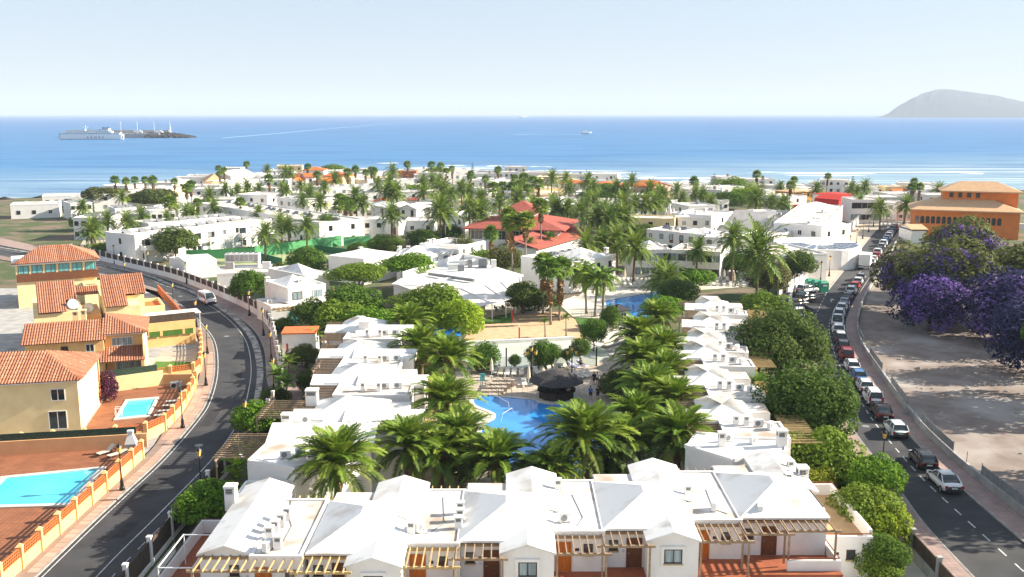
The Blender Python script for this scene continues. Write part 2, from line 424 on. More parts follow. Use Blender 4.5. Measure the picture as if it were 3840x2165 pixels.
# ================================================================== sea, land, roads
SEA_Z = -2.6
def sea_material():
    m = bpy.data.materials.new('sea_water'); m.use_nodes = True
    N = m.node_tree.nodes; Lk = m.node_tree.links.new
    p = N['Principled BSDF']
    g = N.new('ShaderNodeNewGeometry')
    sx = N.new('ShaderNodeSeparateXYZ'); Lk(g.outputs['Position'], sx.inputs[0])
    def rng_(v, a, b, c=0.0, d=1.0):
        r = N.new('ShaderNodeMapRange'); r.inputs[1].default_value = a; r.inputs[2].default_value = b; r.inputs[3].default_value = c; r.inputs[4].default_value = d
        Lk(v, r.inputs[0]); return r.outputs[0]
    def noise(sc, stretch, det=4):
        mp = N.new('ShaderNodeMapping'); mp.inputs['Scale'].default_value = stretch; Lk(g.outputs['Position'], mp.inputs[0])
        n = N.new('ShaderNodeTexNoise'); n.inputs['Scale'].default_value = sc; n.inputs['Detail'].default_value = det; Lk(mp.outputs[0], n.inputs['Vector'])
        return n.outputs['Fac']
    def mix(a, b, f):
        x = N.new('ShaderNodeMix'); x.data_type = 'RGBA'; Lk(f, x.inputs[0])
        for v, i in ((a, 6), (b, 7)):
            if isinstance(v, tuple): x.inputs[i].default_value = (*v, 1)
            else: Lk(v, x.inputs[i])
        return x.outputs[2]
    def math_(op, a, b):
        x = N.new('ShaderNodeMath'); x.operation = op
        for v, i in ((a, 0), (b, 1)):
            if isinstance(v, (int, float)): x.inputs[i].default_value = v
            else: Lk(v, x.inputs[i])
        return x.outputs[0]
    # shallow water over sand near the reef, deeper blue further out
    wob = math_('ADD', sx.outputs[1], math_('MULTIPLY', noise(0.012, (0.5, 1, 1)), 160.0))
    wobx = math_('ADD', wob, math_('MULTIPLY', sx.outputs[0], -0.35))
    shallow = rng_(wobx, 520, 860)
    c = mix((0.22, 0.34, 0.42), (0.05, 0.19, 0.39), shallow)
    deep = rng_(sx.outputs[1], 800, 3500)
    c = mix(c, (0.024, 0.14, 0.37), deep)
    pat = rng_(noise(0.03, (0.25, 1, 1)), 0.46, 0.66)
    c = mix(c, (0.016, 0.10, 0.27), math_('MULTIPLY', pat, 0.6))
    # lines of broken foam on the reef
    band = math_('MULTIPLY', rng_(wobx, 700, 560), rng_(noise(0.05, (0.16, 1.6, 1), 5), 0.56, 0.70))
    lines = math_('MULTIPLY', rng_(wobx, 780, 600), rng_(noise(0.10, (0.05, 1.0, 1), 3), 0.58, 0.72))
    foam = math_('MAXIMUM', math_('MULTIPLY', band, 0.75), math_('MULTIPLY', lines, 0.6))
    c = mix(c, (0.75, 0.80, 0.82), foam)
    Lk(c, p.inputs['Base Color'])
    p.inputs['Roughness'].default_value = 0.42
    p.inputs['Specular IOR Level'].default_value = 0.16
    b1 = N.new('ShaderNodeBump'); b1.inputs['Strength'].default_value = 0.5; b1.inputs['Distance'].default_value = 1.2
    h = math_('ADD', noise(0.12, (0.35, 1, 1), 5), math_('MULTIPLY', noise(0.5, (0.5, 1, 1), 3), 0.4))
    Lk(h, b1.inputs['Height']); Lk(b1.outputs[0], p.inputs['Normal'])
    MT['sea_water'] = m
sea_material()
def pool_material(name, c, c2):
    m = mat(name, c, 0.08, c2, 0.25, thr=(0.35, 0.7), bump=0.35, bscale=1.6, spec=0.4)
pool_material('pool_blue', (0.03, 0.23, 0.62), (0.05, 0.30, 0.72))
pool_material('pool_aqua', (0.06, 0.50, 0.66), (0.10, 0.58, 0.72))
pool_material('pool_pale', (0.52, 0.56, 0.48), (0.60, 0.60, 0.52))
b = B().add([(-15000, -400, SEA_Z), (15000, -400, SEA_Z), (15000, 20000, SEA_Z), (-15000, 20000, SEA_Z)], [(0, 1, 2, 3)])
struct('sea', b.mesh('sea', ['sea_water']))
COAST = smooth_line([(-460, 330), (-300, 352), (-205, 375), (-172, 398), (-160, 432), (-152, 487), (-140, 512), (-118, 528), (-75, 527), (-20, 520), (20, 498), (44, 474), (66, 446), (112, 436), (188, 424), (300, 410), (470, 400)], 12)
land = [(p.x, p.y) for p in COAST] + [(470, -120), (-460, -120)]
b = B().add([(x, y, -0.03) for x, y in land], [tuple(range(len(land) - 1, -1, -1))])
n0 = len(COAST)
b2 = B(); vs = [(p.x, p.y, -0.03) for p in COAST] + [(p.x, p.y + 9, SEA_Z - 0.6) for p in COAST]
b.add(vs, [(i, i + 1, i + 1 + n0, i + n0) for i in range(n0 - 1)])
struct('ground', b.mesh('ground', ['soil']))
# dark basalt shore
def blob(c, r, seed, n=7, m=5):
    rr = random.Random(seed); vs = []; fs = []
    for i in range(m):
        ph = -math.pi / 2 + math.pi * i / (m - 1)
        for k in range(n):
            t = 2 * math.pi * k / n; q = rr.uniform(0.75, 1.15)
            vs.append((c[0] + r[0] * q * math.cos(ph) * math.cos(t), c[1] + r[1] * q * math.cos(ph) * math.sin(t), c[2] + r[2] * q * math.sin(ph)))
    for i in range(m - 1):
        for k in range(n): fs.append((i * n + k, i * n + (k + 1) % n, (i + 1) * n + (k + 1) % n, (i + 1) * n + k))
    return vs, fs
b = B()
cl = [p for p in COAST if -330 < p.x < 330]
for i, p in enumerate(resample([(q.x, q.y) for q in cl], 3.2)):
    for k in range(3):
        x, y = p.x + random.uniform(-2.5, 2.5), p.y + random.uniform(-5, 11)
        s_ = random.uniform(0.8, 3.0)
        b.add(*blob((x, y, SEA_Z + 0.5 + max(0, (p.y + 4 - y) * 0.2)), (s_ * 1.8, s_, s_ * 0.55), i * 3 + k, 6, 4))
o = struct('shore_rocks', b.mesh('shore_rocks', ['rock'], True), 'stuff', 'dark basalt rocks along the waterline')
# breaking waves: long low ridges of white water
b = B()
rr = random.Random(3)
for k in range(44):
    x = rr.uniform(-150, 330); base = np.interp(x, [p.x for p in cl], [p.y for p in cl])
    y = base + 14 + rr.random() ** 1.3 * 170; ln = rr.uniform(5, 34); wd = rr.uniform(0.5, 1.3)
    if x < -60 and rr.random() < 0.6: continue
    m_ = 9; vs = []; ph = rr.uniform(0, 6)
    for i in range(m_):
        t = i / (m_ - 1); e = math.sin(math.pi * t) ** 0.6
        px, py = x + ln * (t - .5) * 2, y + 2.0 * math.sin(t * 4 + ph)
        j = rr.uniform(0.6, 1.2)
        vs += [(px, py - wd * e * j, SEA_Z + 0.02), (px, py - wd * 0.3 * e, SEA_Z + 0.05 + 0.42 * e * j), (px, py + wd * 1.5 * e, SEA_Z + 0.02)]
    b.add(vs, [(3 * i + k2, 3 * i + k2 + 3, 3 * i + k2 + 4, 3 * i + k2 + 1) for i in range(m_ - 1) for k2 in (0, 1)])
struct('surf', b.mesh('surf', ['foam'], True), 'stuff', 'white crests of waves breaking on the reef')

# ---- left road
LK = smooth_line([(-34.4, 40), (-34.34, 70.9), (-34.2, 78.7), (-34.0, 88), (-34.6, 100), (-35.6, 107.6), (-38.7, 120.4), (-43.9, 136.2), (-49.7, 148.4), (-55.6, 159.2), (-65.1, 174.8), (-72.5, 183.8), (-87, 197.5), (-120, 222), (-170, 255)])
LL = smooth_line([(-30.3, 40), (-30.1, 64), (-29.6, 74.6), (-29.1, 89), (-29.8, 100), (-31.1, 107.6), (-34.3, 121.5), (-39.2, 136.9), (-45.2, 150.1), (-52, 162), (-61, 175.5), (-68, 183.5), (-82, 199.5), (-116, 226), (-165, 262)])
LR = smooth_line([(-27.6, 40), (-27.5, 70), (-27.3, 89), (-27.8, 105), (-31.2, 117.7), (-35.2, 132), (-39.65, 143.6), (-44.5, 152.7), (-50.1, 162), (-57.3, 173.7), (-66, 185.5), (-79, 199.5), (-94, 212), (-112, 226), (-160, 265)])
FN = smooth_line([(-26.9, 40), (-26.8, 70), (-26.6, 83), (-26.6, 100), (-28.4, 114), (-31.1, 123.3), (-33.8, 132.7), (-37.2, 143.6), (-41.6, 153.6), (-46.7, 162), (-52, 169.3), (-59.6, 179.5), (-68, 189.7), (-78.3, 200), (-92.9, 214), (-108, 228), (-150, 266)])
VW = smooth_line([(-36.2, 40), (-36.0, 70), (-35.9, 80), (-35.85, 88), (-36.0, 92), (-36.6, 96), (-36.9, 102), (-38.2, 110), (-39.3, 115.5), (-40.8, 121), (-43.4, 129.6), (-46, 137), (-48, 141.5), (-52, 151.4), (-55, 157), (-63, 171), (-67, 176.5), (-87.5, 194), (-121, 219)])
struct('left_road', poly_strip(LK, LR, 0.0).mesh('left_road', ['asphalt']))
def line_marks(name, pts, wd, z, matn='road_paint', dash=None):
    b = B(); l, r = offset(pts, -wd / 2), offset(pts, wd / 2)
    if not dash: ribbon(l, r, z, b)
    else:
        rs_ = resample([(p.x, p.y) for p in pts], dash[0])
        i = 0
        for k in range(0, len(rs_) - 1, dash[1]):
            seg = rs_[k:k + 2]; ribbon(offset(seg, -wd / 2), offset(seg, wd / 2), z, b)
    return b.mesh(name, [matn])
struct('road_marking', line_marks('road_marking', LL, 0.10, 0.006))
struct('road_marking', line_marks('road_marking', offset(LK, 0.35), 0.10, 0.006))
struct('road_marking', line_marks('road_marking', offset([p for p in LL if p.y < 104], 1.15), 0.08, 0.006, dash=(1.3, 2)))
MED = [p for p in offset(LL, 1.0) if p.y > 102]
w0 = [min(0.42, 0.10 + 0.012 * i) for i in range(len(MED))]
bm_ = B(); l_ = [p + Vector((-0.4, 0)) * min(1, 0.3 + i * 0.05) for i, p in enumerate(offset(MED, 0.0))]; r_ = offset(MED, 0.55)
ribbon(l_, r_, 0.10, bm_)
n_ = len(l_); bm_.add([(p.x, p.y, z) for z in (0, 0.10) for p in l_], [(i, i + 1, i + 1 + n_, i + n_) for i in range(n_ - 1)])
bm_.add([(p.x, p.y, z) for z in (0, 0.10) for p in r_], [(i + 1, i, i + n_, i + 1 + n_) for i in range(n_ - 1)])
struct('median_strip', bm_.mesh('median_strip', ['worn_stone']))
def kerb(name, pts, d0, d1, z1, matn='kerb'):
    l, r = offset(pts, d0), offset(pts, d1); n = len(l); b = B()
    vs = [(p.x, p.y, z) for z in (-0.02, z1) for p in l] + [(p.x, p.y, z) for z in (-0.02, z1) for p in r]
    fs = []
    for i in range(n - 1):
        fs += [(i, i + 1, n + i + 1, n + i), (n + i, n + i + 1, 3 * n + i + 1, 3 * n + i), (2 * n + i + 1, 2 * n + i, 3 * n + i, 3 * n + i + 1)]
    b.add(vs, fs)
    return struct(name, b.mesh(name, [matn]))
kerb('kerb', LK, -0.18, 0.0, 0.125)
PAVE = struct('pavement', poly_strip(VW, offset(LK, -0.18), 0.108).mesh('pavement', ['paver_joint']))
struct('pavement', poly_strip(LR, FN, 0.11).mesh('pavement', ['paving_pink']))
kerb('kerb', LR, -0.12, 0.01, 0.13)
# concrete slabs of the pavement: the largest in view one by one, the rest joined
slab = []
step = 0.82
lk2 = resample([(p.x, p.y) for p in offset(LK, -0.22)], step)
for i in range(len(lk2) - 1):
    p = lk2[i]
    if p.y > 130: break
    t = (lk2[i + 1] - p).normalized(); nl = Vector((-t.y, t.x))
    d = 0.0
    while True:
        q = p + nl * d + t * (step / 2)
        if d > 9 or q.x - 0.95 < np.interp(q.y, [v.y for v in VW], [v.x for v in VW]): break
        slab.append((q + nl * 0.4, math.atan2(t.y, t.x))); d += 0.82
slab.sort(key=lambda s_: s_[0].y)
slab_v = [s_ for s_ in slab if s_[0].y > 65 and s_[0].x > -0.545 * s_[0].y - 0.5]
sm = B().box(-0.385, 0.385, -0.385, 0.385, -0.02, 0.014).mesh('paving_slab', ['paver'])
for q, an in slab_v[:300]:
    new_obj('paving_slab', sm, PAVE, (q.x, q.y, 0.108), an + random.uniform(-0.012, 0.012), (1, 1, random.uniform(0.7, 1.3)))
b = B()
for q, an in slab_v[300:]:
    c_, s_ = math.cos(an), math.sin(an); h_ = 0.385
    b.add([(q.x + x * c_ - y * s_, q.y + x * s_ + y * c_, z) for z in (0.10, 0.122) for x, y in ((-h_, -h_), (h_, -h_), (h_, h_), (-h_, h_))],
          [(4, 5, 6, 7), (0, 1, 5, 4), (1, 2, 6, 5), (2, 3, 7, 6), (3, 0, 4, 7)])
o = part('paving_slab_field', b, 'paver', PAVE); o['kind'] = 'stuff'
# ---- right road
RL = smooth_line([(33.2, 40), (33.5, 69), (34.36, 79), (35.1, 86.4), (35.9, 94.4), (37.5, 106), (39.8, 118), (43.2, 132), (47.7, 148.3), (51.2, 157), (57.6, 172.4), (60, 178), (73, 205.6), (93.4, 249), (112.4, 288.4)])
RD = smooth_line([(37.4, 40), (37.5, 70), (37.6, 79.8), (37.8, 84.4), (38.25, 89.2), (38.7, 93.7), (39.5, 100.3), (41, 109), (43.0, 120), (45.2, 130), (50.2, 147.5), (57.0, 164), (63.5, 178), (76.4, 205), (96.9, 248.5), (115.8, 287.8)])
RK = offset(RD, 2.45)
RW = smooth_line([(43.1, 40), (42.5, 70), (42.4, 82), (42.85, 92), (44.0, 101.4), (46.5, 115), (50.6, 135), (55.5, 150), (63, 168), (72, 187), (92, 229.5), (118, 284)])
struct('right_road', poly_strip(RL, RK, 0.0).mesh('right_road', ['asphalt']))
struct('parking_bay', B().add([(p[0], p[1], -0.004) for p in [(47.0, 146), (62, 181), (48.5, 176), (40.5, 152), (41.5, 141)]], [(0, 1, 2, 3, 4)]).mesh('parking_bay', ['asphalt']))
struct('road_marking', line_marks('road_marking', [p for p in RL if p.y < 140], 0.16, 0.006))
struct('road_marking', line_marks('road_marking', [p for p in RL if p.y > 172], 0.16, 0.006))
struct('road_marking', line_marks('road_marking', [p for p in RL if 138 < p.y < 174], 0.12, 0.006, dash=(1.5, 2)))
struct('road_marking', line_marks('road_marking', RD, 0.13, 0.006, dash=(1.25, 2)))
kerb('kerb', RK, 0.0, 0.16, 0.125)
kerb('kerb', [p for p in RL if p.y < 138], -0.16, 0.0, 0.125)
kerb('kerb', [p for p in RL if p.y > 178], -0.16, 0.0, 0.125)
struct('pavement', poly_strip(offset(RK, 0.16), RW, 0.11).mesh('pavement', ['paving_pink']))
FR = smooth_line([(30.0, 40), (30.2, 69), (31.1, 79), (31.8, 86.4), (32.6, 94.4), (34.2, 106), (36.4, 118), (39.0, 130), (41.2, 140)])
struct('pavement', poly_strip(FR, offset([p for p in RL if p.y < 140], -0.16), 0.112).mesh('pavement', ['paving_pink']))
FR2 = smooth_line([(51.5, 175.5), (57, 184), (67.0, 207), (86.5, 249), (104.5, 287)])
struct('pavement', poly_strip(FR2, offset([p for p in RL if p.y > 178], -0.16), 0.112).mesh('pavement', ['deck_stone']))
# arrow and crossing painted on the right road
def arrow(c, an, sx=1.0):
    b = B()
    for poly in ([(-0.09, -1.6), (0.09, -1.6), (0.09, 0.4), (-0.09, 0.4)], [(-0.5, 0.4), (0.5, 0.4), (0, 1.6)]):
        b.add([(c[0] + x * math.cos(an) - y * math.sin(an), c[1] + x * math.sin(an) + y * math.cos(an), 0.006) for x, y in poly], [tuple(range(len(poly)))])
    struct('road_arrow', b.mesh('road_arrow', ['road_paint']))
pa = P('c', 1567, 1280); arrow((pa.x, pa.y), -0.42)
pa = P('c', 2060, 640); arrow((pa.x, pa.y), -0.44)
pa = P('d', 750, 470); arrow((pa.x + 1, pa.y), 0.9)
for k in range(9):
    c = Vector((109.5 + k * 1.15, 290.6 - 0.45 * k)); b = B()
    b.add([(c.x + x, c.y + y, 0.008) for x, y in ((-0.28, -1.6), (0.28, -1.6), (1.7, 1.6), (1.1, 1.6))], [(0, 1, 2, 3)])
    struct('crossing_stripe', b.mesh('crossing_stripe', ['road_paint']))
struct('cross_street', B().add([(75, 291, -0.006), (200, 262, -0.006), (205, 276, -0.006), (80, 303, -0.006)], [(0, 1, 2, 3)]).mesh('cross_street', ['asphalt_grey']))
struct('pavement', B().add([(75, 303.4, 0.1), (205, 276.4, 0.1), (206, 279.5, 0.1), (76, 306.5, 0.1)], [(0, 1, 2, 3)]).mesh('pavement', ['deck_stone']))
# vacant lot behind the right-hand wall
lot = [(p.x + 0.4, p.y) for p in RW if p.y < 188] + [(150, 160), (120, 40)]
struct('vacant_lot', B().add([(x, y, 0.16) for x, y in lot], [tuple(range(len(lot) - 1, -1, -1))]).mesh('vacant_lot', ['lot_dirt']))
b = B()
for k in range(170):
    x, y = random.uniform(46, 90), random.uniform(86, 165)
    if x < np.interp(y, [p.y for p in RW], [p.x for p in RW]) + 1.5: continue
    s_ = random.uniform(0.08, 0.35); b.add(*blob((x, y, 0.2), (s_ * 1.3, s_, s_ * 0.6), k, 5, 4))
struct('lot_stones', b.mesh('lot_stones', ['rock_pale']), 'stuff', 'loose stones on the vacant lot')

# repaired patches and manhole covers
def on_road(l, r, y, f):
    a, c = np.interp(y, [p.y for p in l], [p.x for p in l]), np.interp(y, [p.y for p in r], [p.x for p in r]); return a + (c - a) * f
for (l, r, y, f, sx, sy) in ((LK, LL, 82, .35, .9, 2.2), (LK, LL, 118, .6, .7, 1.6), (LK, LL, 101, .3, .6, 3.0), (RL, RK, 88, .3, .8, 2.4), (RL, RK, 112, .25, .7, 1.8), (RL, RK, 134, .3, .9, 3), (LK, LL, 72, .7, .5, 1.4), (RL, RK, 205, .3, .9, 5)):
    x = on_road(l, r, y, f); dx = on_road(l, r, y + 2, f) - x; k_ = dx / 2
    struct('road_patch', B().add([(x - sx + k_ * -sy, y - sy, 0.004), (x + sx + k_ * -sy, y - sy, 0.004), (x + sx + k_ * sy, y + sy, 0.004), (x - sx + k_ * sy, y + sy, 0.004)], [(0, 1, 2, 3)]).mesh('road_patch', ['asphalt_patch']))
for (l, r, y, f) in ((LK, LL, 92, .5), (LK, LL, 140, .5), (LK, LL, 172, .5), (RL, RK, 98, .3), (RL, RK, 125, .28), (RL, RK, 212, .3)):
    x = on_road(l, r, y, f); struct('manhole_cover', B().add([(x + .42 * math.cos(a), y + .42 * math.sin(a), 0.008) for a in np.linspace(0, 6.283, 17)[:-1]], [tuple(range(16))]).mesh('manhole_cover', ['grey_metal']))
# ================================================================== building pieces
def window(parent, x, y, z, w_, h_, rz=0.0, frame='frame_dark', pane='glass', surround=False, mull=1, sill=False):
    """z is the lower edge, (x, y) the middle of the window on the wall"""
    key = ('win', round(w_, 2), round(h_, 2), frame, surround, mull, sill)
    def fr():
        b = B(); t = 0.07
        b.box(-w_ / 2, -w_ / 2 + t, -0.06, 0.05, 0, h_); b.box(w_ / 2 - t, w_ / 2, -0.06, 0.05, 0, h_)
        b.box(-w_ / 2 + t, w_ / 2 - t, -0.06, 0.05, 0, t); b.box(-w_ / 2 + t, w_ / 2 - t, -0.06, 0.05, h_ - t, h_)
        for k in range(mull):
            xm = -w_ / 2 + w_ * (k + 1) / (mull + 1); b.box(xm - 0.03, xm + 0.03, -0.055, 0.04, t, h_ - t)
        return b.mesh('window', [frame])
    o = new_obj('window', shared(key, fr), parent, (x, y, z), rz)
    new_obj('pane', shared(('pane', round(w_, 2), round(h_, 2), pane), lambda: B().box(-w_ / 2 + 0.05, w_ / 2 - 0.05, -0.03, 0.03, 0.05, h_ - 0.05).mesh('pane', [pane])), o)
    if surround:
        def sr():
            b = B(); t = 0.2; W, H = w_ / 2, h_
            b.box(-W - t, -W - 0.004, -0.09, 0.03, -t, H + t); b.box(W + 0.004, W + t, -0.09, 0.03, -t, H + t)
            b.box(-W - 0.004, W + 0.004, -0.09, 0.03, H + 0.004, H + t); b.box(-W - 0.004, W + 0.004, -0.09, 0.03, -t, -0.004)
            return b.mesh('surround', ['stucco'])
        new_obj('surround', shared(('surr', w_, h_), sr), o)
    if sill:
        new_obj('sill', shared(('sill', w_), lambda: B().box(-w_ / 2 - 0.06, w_ / 2 + 0.06, -0.16, 0.03, -0.09, -0.005).mesh('sill', ['sill'])), o)
    return o
def door(parent, x, y, z, w_=0.92, h_=2.05, rz=0.0, m='door_orange', panels=True):
    def dm():
        b = B(); t = 0.07
        b.box(-w_ / 2 - t, -w_ / 2, -0.07, 0.05, 0, h_ + t); b.box(w_ / 2, w_ / 2 + t, -0.07, 0.05, 0, h_ + t); b.box(-w_ / 2, w_ / 2, -0.07, 0.05, h_, h_ + t)
        b.box(-w_ / 2 + 0.002, w_ / 2 - 0.002, -0.02, 0.04, 0, h_ - 0.002)
        for i in range(4 if panels else 0):
            z0 = 0.12 + i * (h_ - 0.2) / 4; z1 = z0 + (h_ - 0.2) / 4 - 0.1
            for s_ in (-1, 1): b.box(s_ * w_ * 0.23 - w_ * 0.16, s_ * w_ * 0.23 + w_ * 0.16, -0.045, -0.018, z0, z1)
        return b.mesh('door', [m])
    o = new_obj('door', shared(('door', w_, h_, m, panels), dm), parent, (x, y, z), rz)
    new_obj('handle', shared(('handle',), lambda: B().box(-0.03, 0.09, -0.09, -0.02, 0, 0.06).mesh('handle', ['grey_metal'])), o, (-w_ / 2 + 0.08, 0, 1.0))
    return o
def chimney(parent, x, y, z, w_=0.5, d_=0.42, h_=1.0, rz=0.0, kind='louvre', wall='stucco'):
    def cm():
        b = B(); b.box(-w_ / 2, w_ / 2, -d_ / 2, d_ / 2, -0.25, h_ * 0.62)
        if kind == 'louvre':
            for s_ in (-1, 1):
                for q in (-1, 1): b.box(s_ * (w_ / 2 - 0.04) - 0.04, s_ * (w_ / 2 - 0.04) + 0.04, q * (d_ / 2 - 0.04) - 0.04, q * (d_ / 2 - 0.04) + 0.04, h_ * 0.62, h_ * 0.9)
            b.box(-w_ / 2 - 0.05, w_ / 2 + 0.05, -d_ / 2 - 0.05, d_ / 2 + 0.05, h_ * 0.9, h_)
        else:
            b.box(-w_ / 2 - 0.06, w_ / 2 + 0.06, -d_ / 2 - 0.06, d_ / 2 + 0.06, h_ * 0.62, h_ * 0.7)
            b.add([(-w_ / 2 - 0.06, -d_ / 2 - 0.06, h_ * 0.7), (w_ / 2 + 0.06, -d_ / 2 - 0.06, h_ * 0.7), (w_ / 2 + 0.06, d_ / 2 + 0.06, h_ * 0.7), (-w_ / 2 - 0.06, d_ / 2 + 0.06, h_ * 0.7), (0, 0, h_)], [(0, 1, 4), (1, 2, 4), (2, 3, 4), (3, 0, 4)])
        return b.mesh('chimney', [wall])
    o = new_obj('chimney', shared(('chim', w_, d_, h_, kind, wall), cm), parent, (x, y, z), rz)
    if kind == 'louvre':
        def lm():
            b = B()
            for i in range(3):
                z0 = h_ * (0.66 + 0.085 * i); b.box(-w_ / 2 + 0.03, w_ / 2 - 0.03, -d_ / 2 + 0.03, d_ / 2 - 0.03, z0, z0 + 0.045)
            return b.mesh('louvre', ['concrete'])
        new_obj('louvre', shared(('louv', w_, d_, h_), lm), o)
    return o
AC_N = [0]
def aircon(x, y, z, rz=0.0, where='on the flat roof of the front apartment block', twin=False):
    t = thing('air_conditioner', 'white air conditioning unit with fan grille ' + where, 'air conditioner', (x, y, z), rz, 'air conditioners ' + where)
    new_obj('casing', shared(('acb',), lambda: B().box(-0.42, 0.42, -0.16, 0.16, 0.08, 0.66).box(-0.44, 0.44, -0.18, 0.18, 0.66, 0.69).mesh('casing', ['plastic_white'])), t)
    def fan():
        b = B(); vs = [(-0.1, -0.185, 0.37)] + [(-0.1 + 0.23 * math.cos(a), -0.185, 0.37 + 0.23 * math.sin(a)) for a in np.linspace(0, 2 * math.pi, 15)[:-1]]
        b.add(vs, [(0, i, i % 14 + 1) for i in range(1, 15)])
        b.add([(-0.1 + r_ * math.cos(a), -0.165, 0.37 + r_ * math.sin(a)) for r_ in (0.23, 0.23) for a in np.linspace(0, 2 * math.pi, 15)[:-1]], [])
        return b.mesh('fan_grille', ['grey_metal'])
    new_obj('fan_grille', shared(('acf',), fan), t)
    new_obj('bracket', shared(('acl',), lambda: B().box(-0.36, -0.28, -0.2, 0.2, 0, 0.08).box(0.28, 0.36, -0.2, 0.2, 0, 0.08).mesh('bracket', ['concrete'])), t)
    return t
def pergola(parent, x0, x1, y0, y1, z, n, loc=(0, 0, 0), rz=0.0, wood='wood_grey', posts=(1, 1), zf=2.75, along='y', back=True, slat_wood=None):
    """slats run along y (between a front beam at y0 and a wall beam at y1) or along x"""
    b = B()
    if along == 'y':
        b.box(x0 - 0.3, x1 + 0.3, y0 - 0.07, y0 + 0.07, z - 0.16, z)
        bb_ = B().box(x0 - 0.05, x1 + 0.05, y1 - 0.14, y1 - 0.02, z - 0.16, z)
        for i, xx in ((0, x0 + 0.05), (1, x1 - 0.05)):
            if posts[i]: b.box(xx - 0.06, xx + 0.06, y0 - 0.06, y0 + 0.06, zf, z - 0.16)
    else:
        b.box(x0 - 0.07, x0 + 0.07, y0 - 0.3, y1 + 0.3, z - 0.16, z)
        bb_ = B().box(x1 - 0.14, x1 - 0.02, y0 - 0.05, y1 + 0.05, z - 0.16, z)
        for i, yy in ((0, y0 + 0.05), (1, y1 - 0.05)):
            if posts[i]: b.box(x0 - 0.06, x0 + 0.06, yy - 0.06, yy + 0.06, zf, z - 0.16)
    o = part('pergola', b, wood, parent, loc, rz)
    if back: part('wall_beam', bb_, wood, o)
    ln = (y1 - y0) if along == 'y' else (x1 - x0)
    sw = slat_wood or wood
    sm_ = shared(('slat', round(ln, 2), sw, along), lambda: (B().box(-0.035, 0.035, -0.35, ln - 0.03, 0.004, 0.12) if along == 'y' else B().box(-0.35, ln - 0.03, -0.035, 0.035, 0.004, 0.12)).mesh('slat', [sw]))
    for k in range(n):
        f = (k + 0.35) / (n - 0.3)
        if along == 'y': new_obj('slat', sm_, o, (x0 + (x1 - x0) * f, y0, z), random.uniform(-0.01, 0.01))
        else: new_obj('slat', sm_, o, (x0, y0 + (y1 - y0) * f, z), random.uniform(-0.01, 0.01))
    return o
def gable_roof(b, x0, x1, y0, y1, ze, za, th=0.14, xc=None):
    xc = (x0 + x1) / 2 if xc is None else xc
    vs = []
    for y in (y0, y1):
        vs += [(x0, y, ze), (xc, y, za), (x1, y, ze), (x0, y, ze - th), (xc, y, za - th), (x1, y, ze - th)]
    b.add(vs, [(0, 1, 7, 6), (1, 2, 8, 7), (0, 3, 4, 1), (1, 4, 5, 2), (6, 7, 10, 9), (7, 8, 11, 10), (0, 6, 9, 3), (2, 5, 11, 8), (3, 9, 10, 4), (4, 10, 11, 5)])
    return b
def gable_wall(b, x0, x1, y0, y1, z0, ze, za):
    xc = (x0 + x1) / 2; vs = []
    for y in (y0, y1): vs += [(x0, y, z0), (x1, y, z0), (x1, y, ze), (xc, y, za), (x0, y, ze)]
    return b.add(vs, [(0, 1, 2, 3, 4), (9, 8, 7, 6, 5), (1, 6, 7, 2), (0, 4, 9, 5), (2, 7, 8, 3), (4, 3, 8, 9)])
def hip(b, x0, x1, y0, y1, z, za, rx=None, ry=None, th=0.14):
    """hip roof: ridge from rx[0], ry[0] to rx[1], ry[1]"""
    rx = rx or ((x0 + x1) / 2,) * 2; ry = ry or ((y0 + y1) / 2,) * 2
    vs = [(x0, y0, z - th), (x1, y0, z - th), (x1, y1, z - th), (x0, y1, z - th), (x0, y0, z), (x1, y0, z), (x1, y1, z), (x0, y1, z), (rx[0], ry[0], za), (rx[1], ry[1], za)]
    fs = [(3, 2, 1, 0), (0, 1, 5, 4), (1, 2, 6, 5), (2, 3, 7, 6), (3, 0, 4, 7)]
    if rx[0] == rx[1] and ry[0] == ry[1]: fs += [(4, 5, 8), (5, 6, 8), (6, 7, 8), (7, 4, 8)]; vs = vs[:9]
    elif rx[0] != rx[1]: fs += [(4, 5, 9, 8), (5, 6, 9), (6, 7, 8, 9), (7, 4, 8)]
    else: fs += [(4, 5, 8), (5, 6, 9, 8), (6, 7, 9), (7, 4, 8, 9)]
    return b.add(vs, fs)
def parapet_roof(b, x0, x1, y0, y1, z, hp=0.3, t=0.22):
    """rim of a flat roof"""
    b.box(x0, x1, y0, y0 + t, z, z + hp); b.box(x0, x1, y1 - t, y1, z, z + hp)
    b.box(x0, x0 + t, y0 + t, y1 - t, z, z + hp); b.box(x1 - t, x1, y0 + t, y1 - t, z, z + hp)
    return b
def plaque(parent, x, y, z, rz=0.0):
    new_obj('wall_plaque', shared(('plq',), lambda: B().box(-0.14, 0.14, -0.03, 0.02, 0, 0.2).mesh('wall_plaque', ['frame_dark'])), parent, (x, y, z), rz)
    new_obj('wall_tile', shared(('plt',), lambda: B().add([(0, -0.02, -0.14), (0.14, -0.02, 0), (0, -0.02, 0.14), (-0.14, -0.02, 0), (0, 0.01, -0.14), (0.14, 0.01, 0), (0, 0.01, 0.14), (-0.14, 0.01, 0)], [(0, 1, 2, 3), (0, 4, 5, 1), (1, 5, 6, 2), (2, 6, 7, 3), (3, 7, 4, 0)]).mesh('wall_tile', ['plaque_blue'])), parent, (x + 0.02, y, z - 0.28), rz)

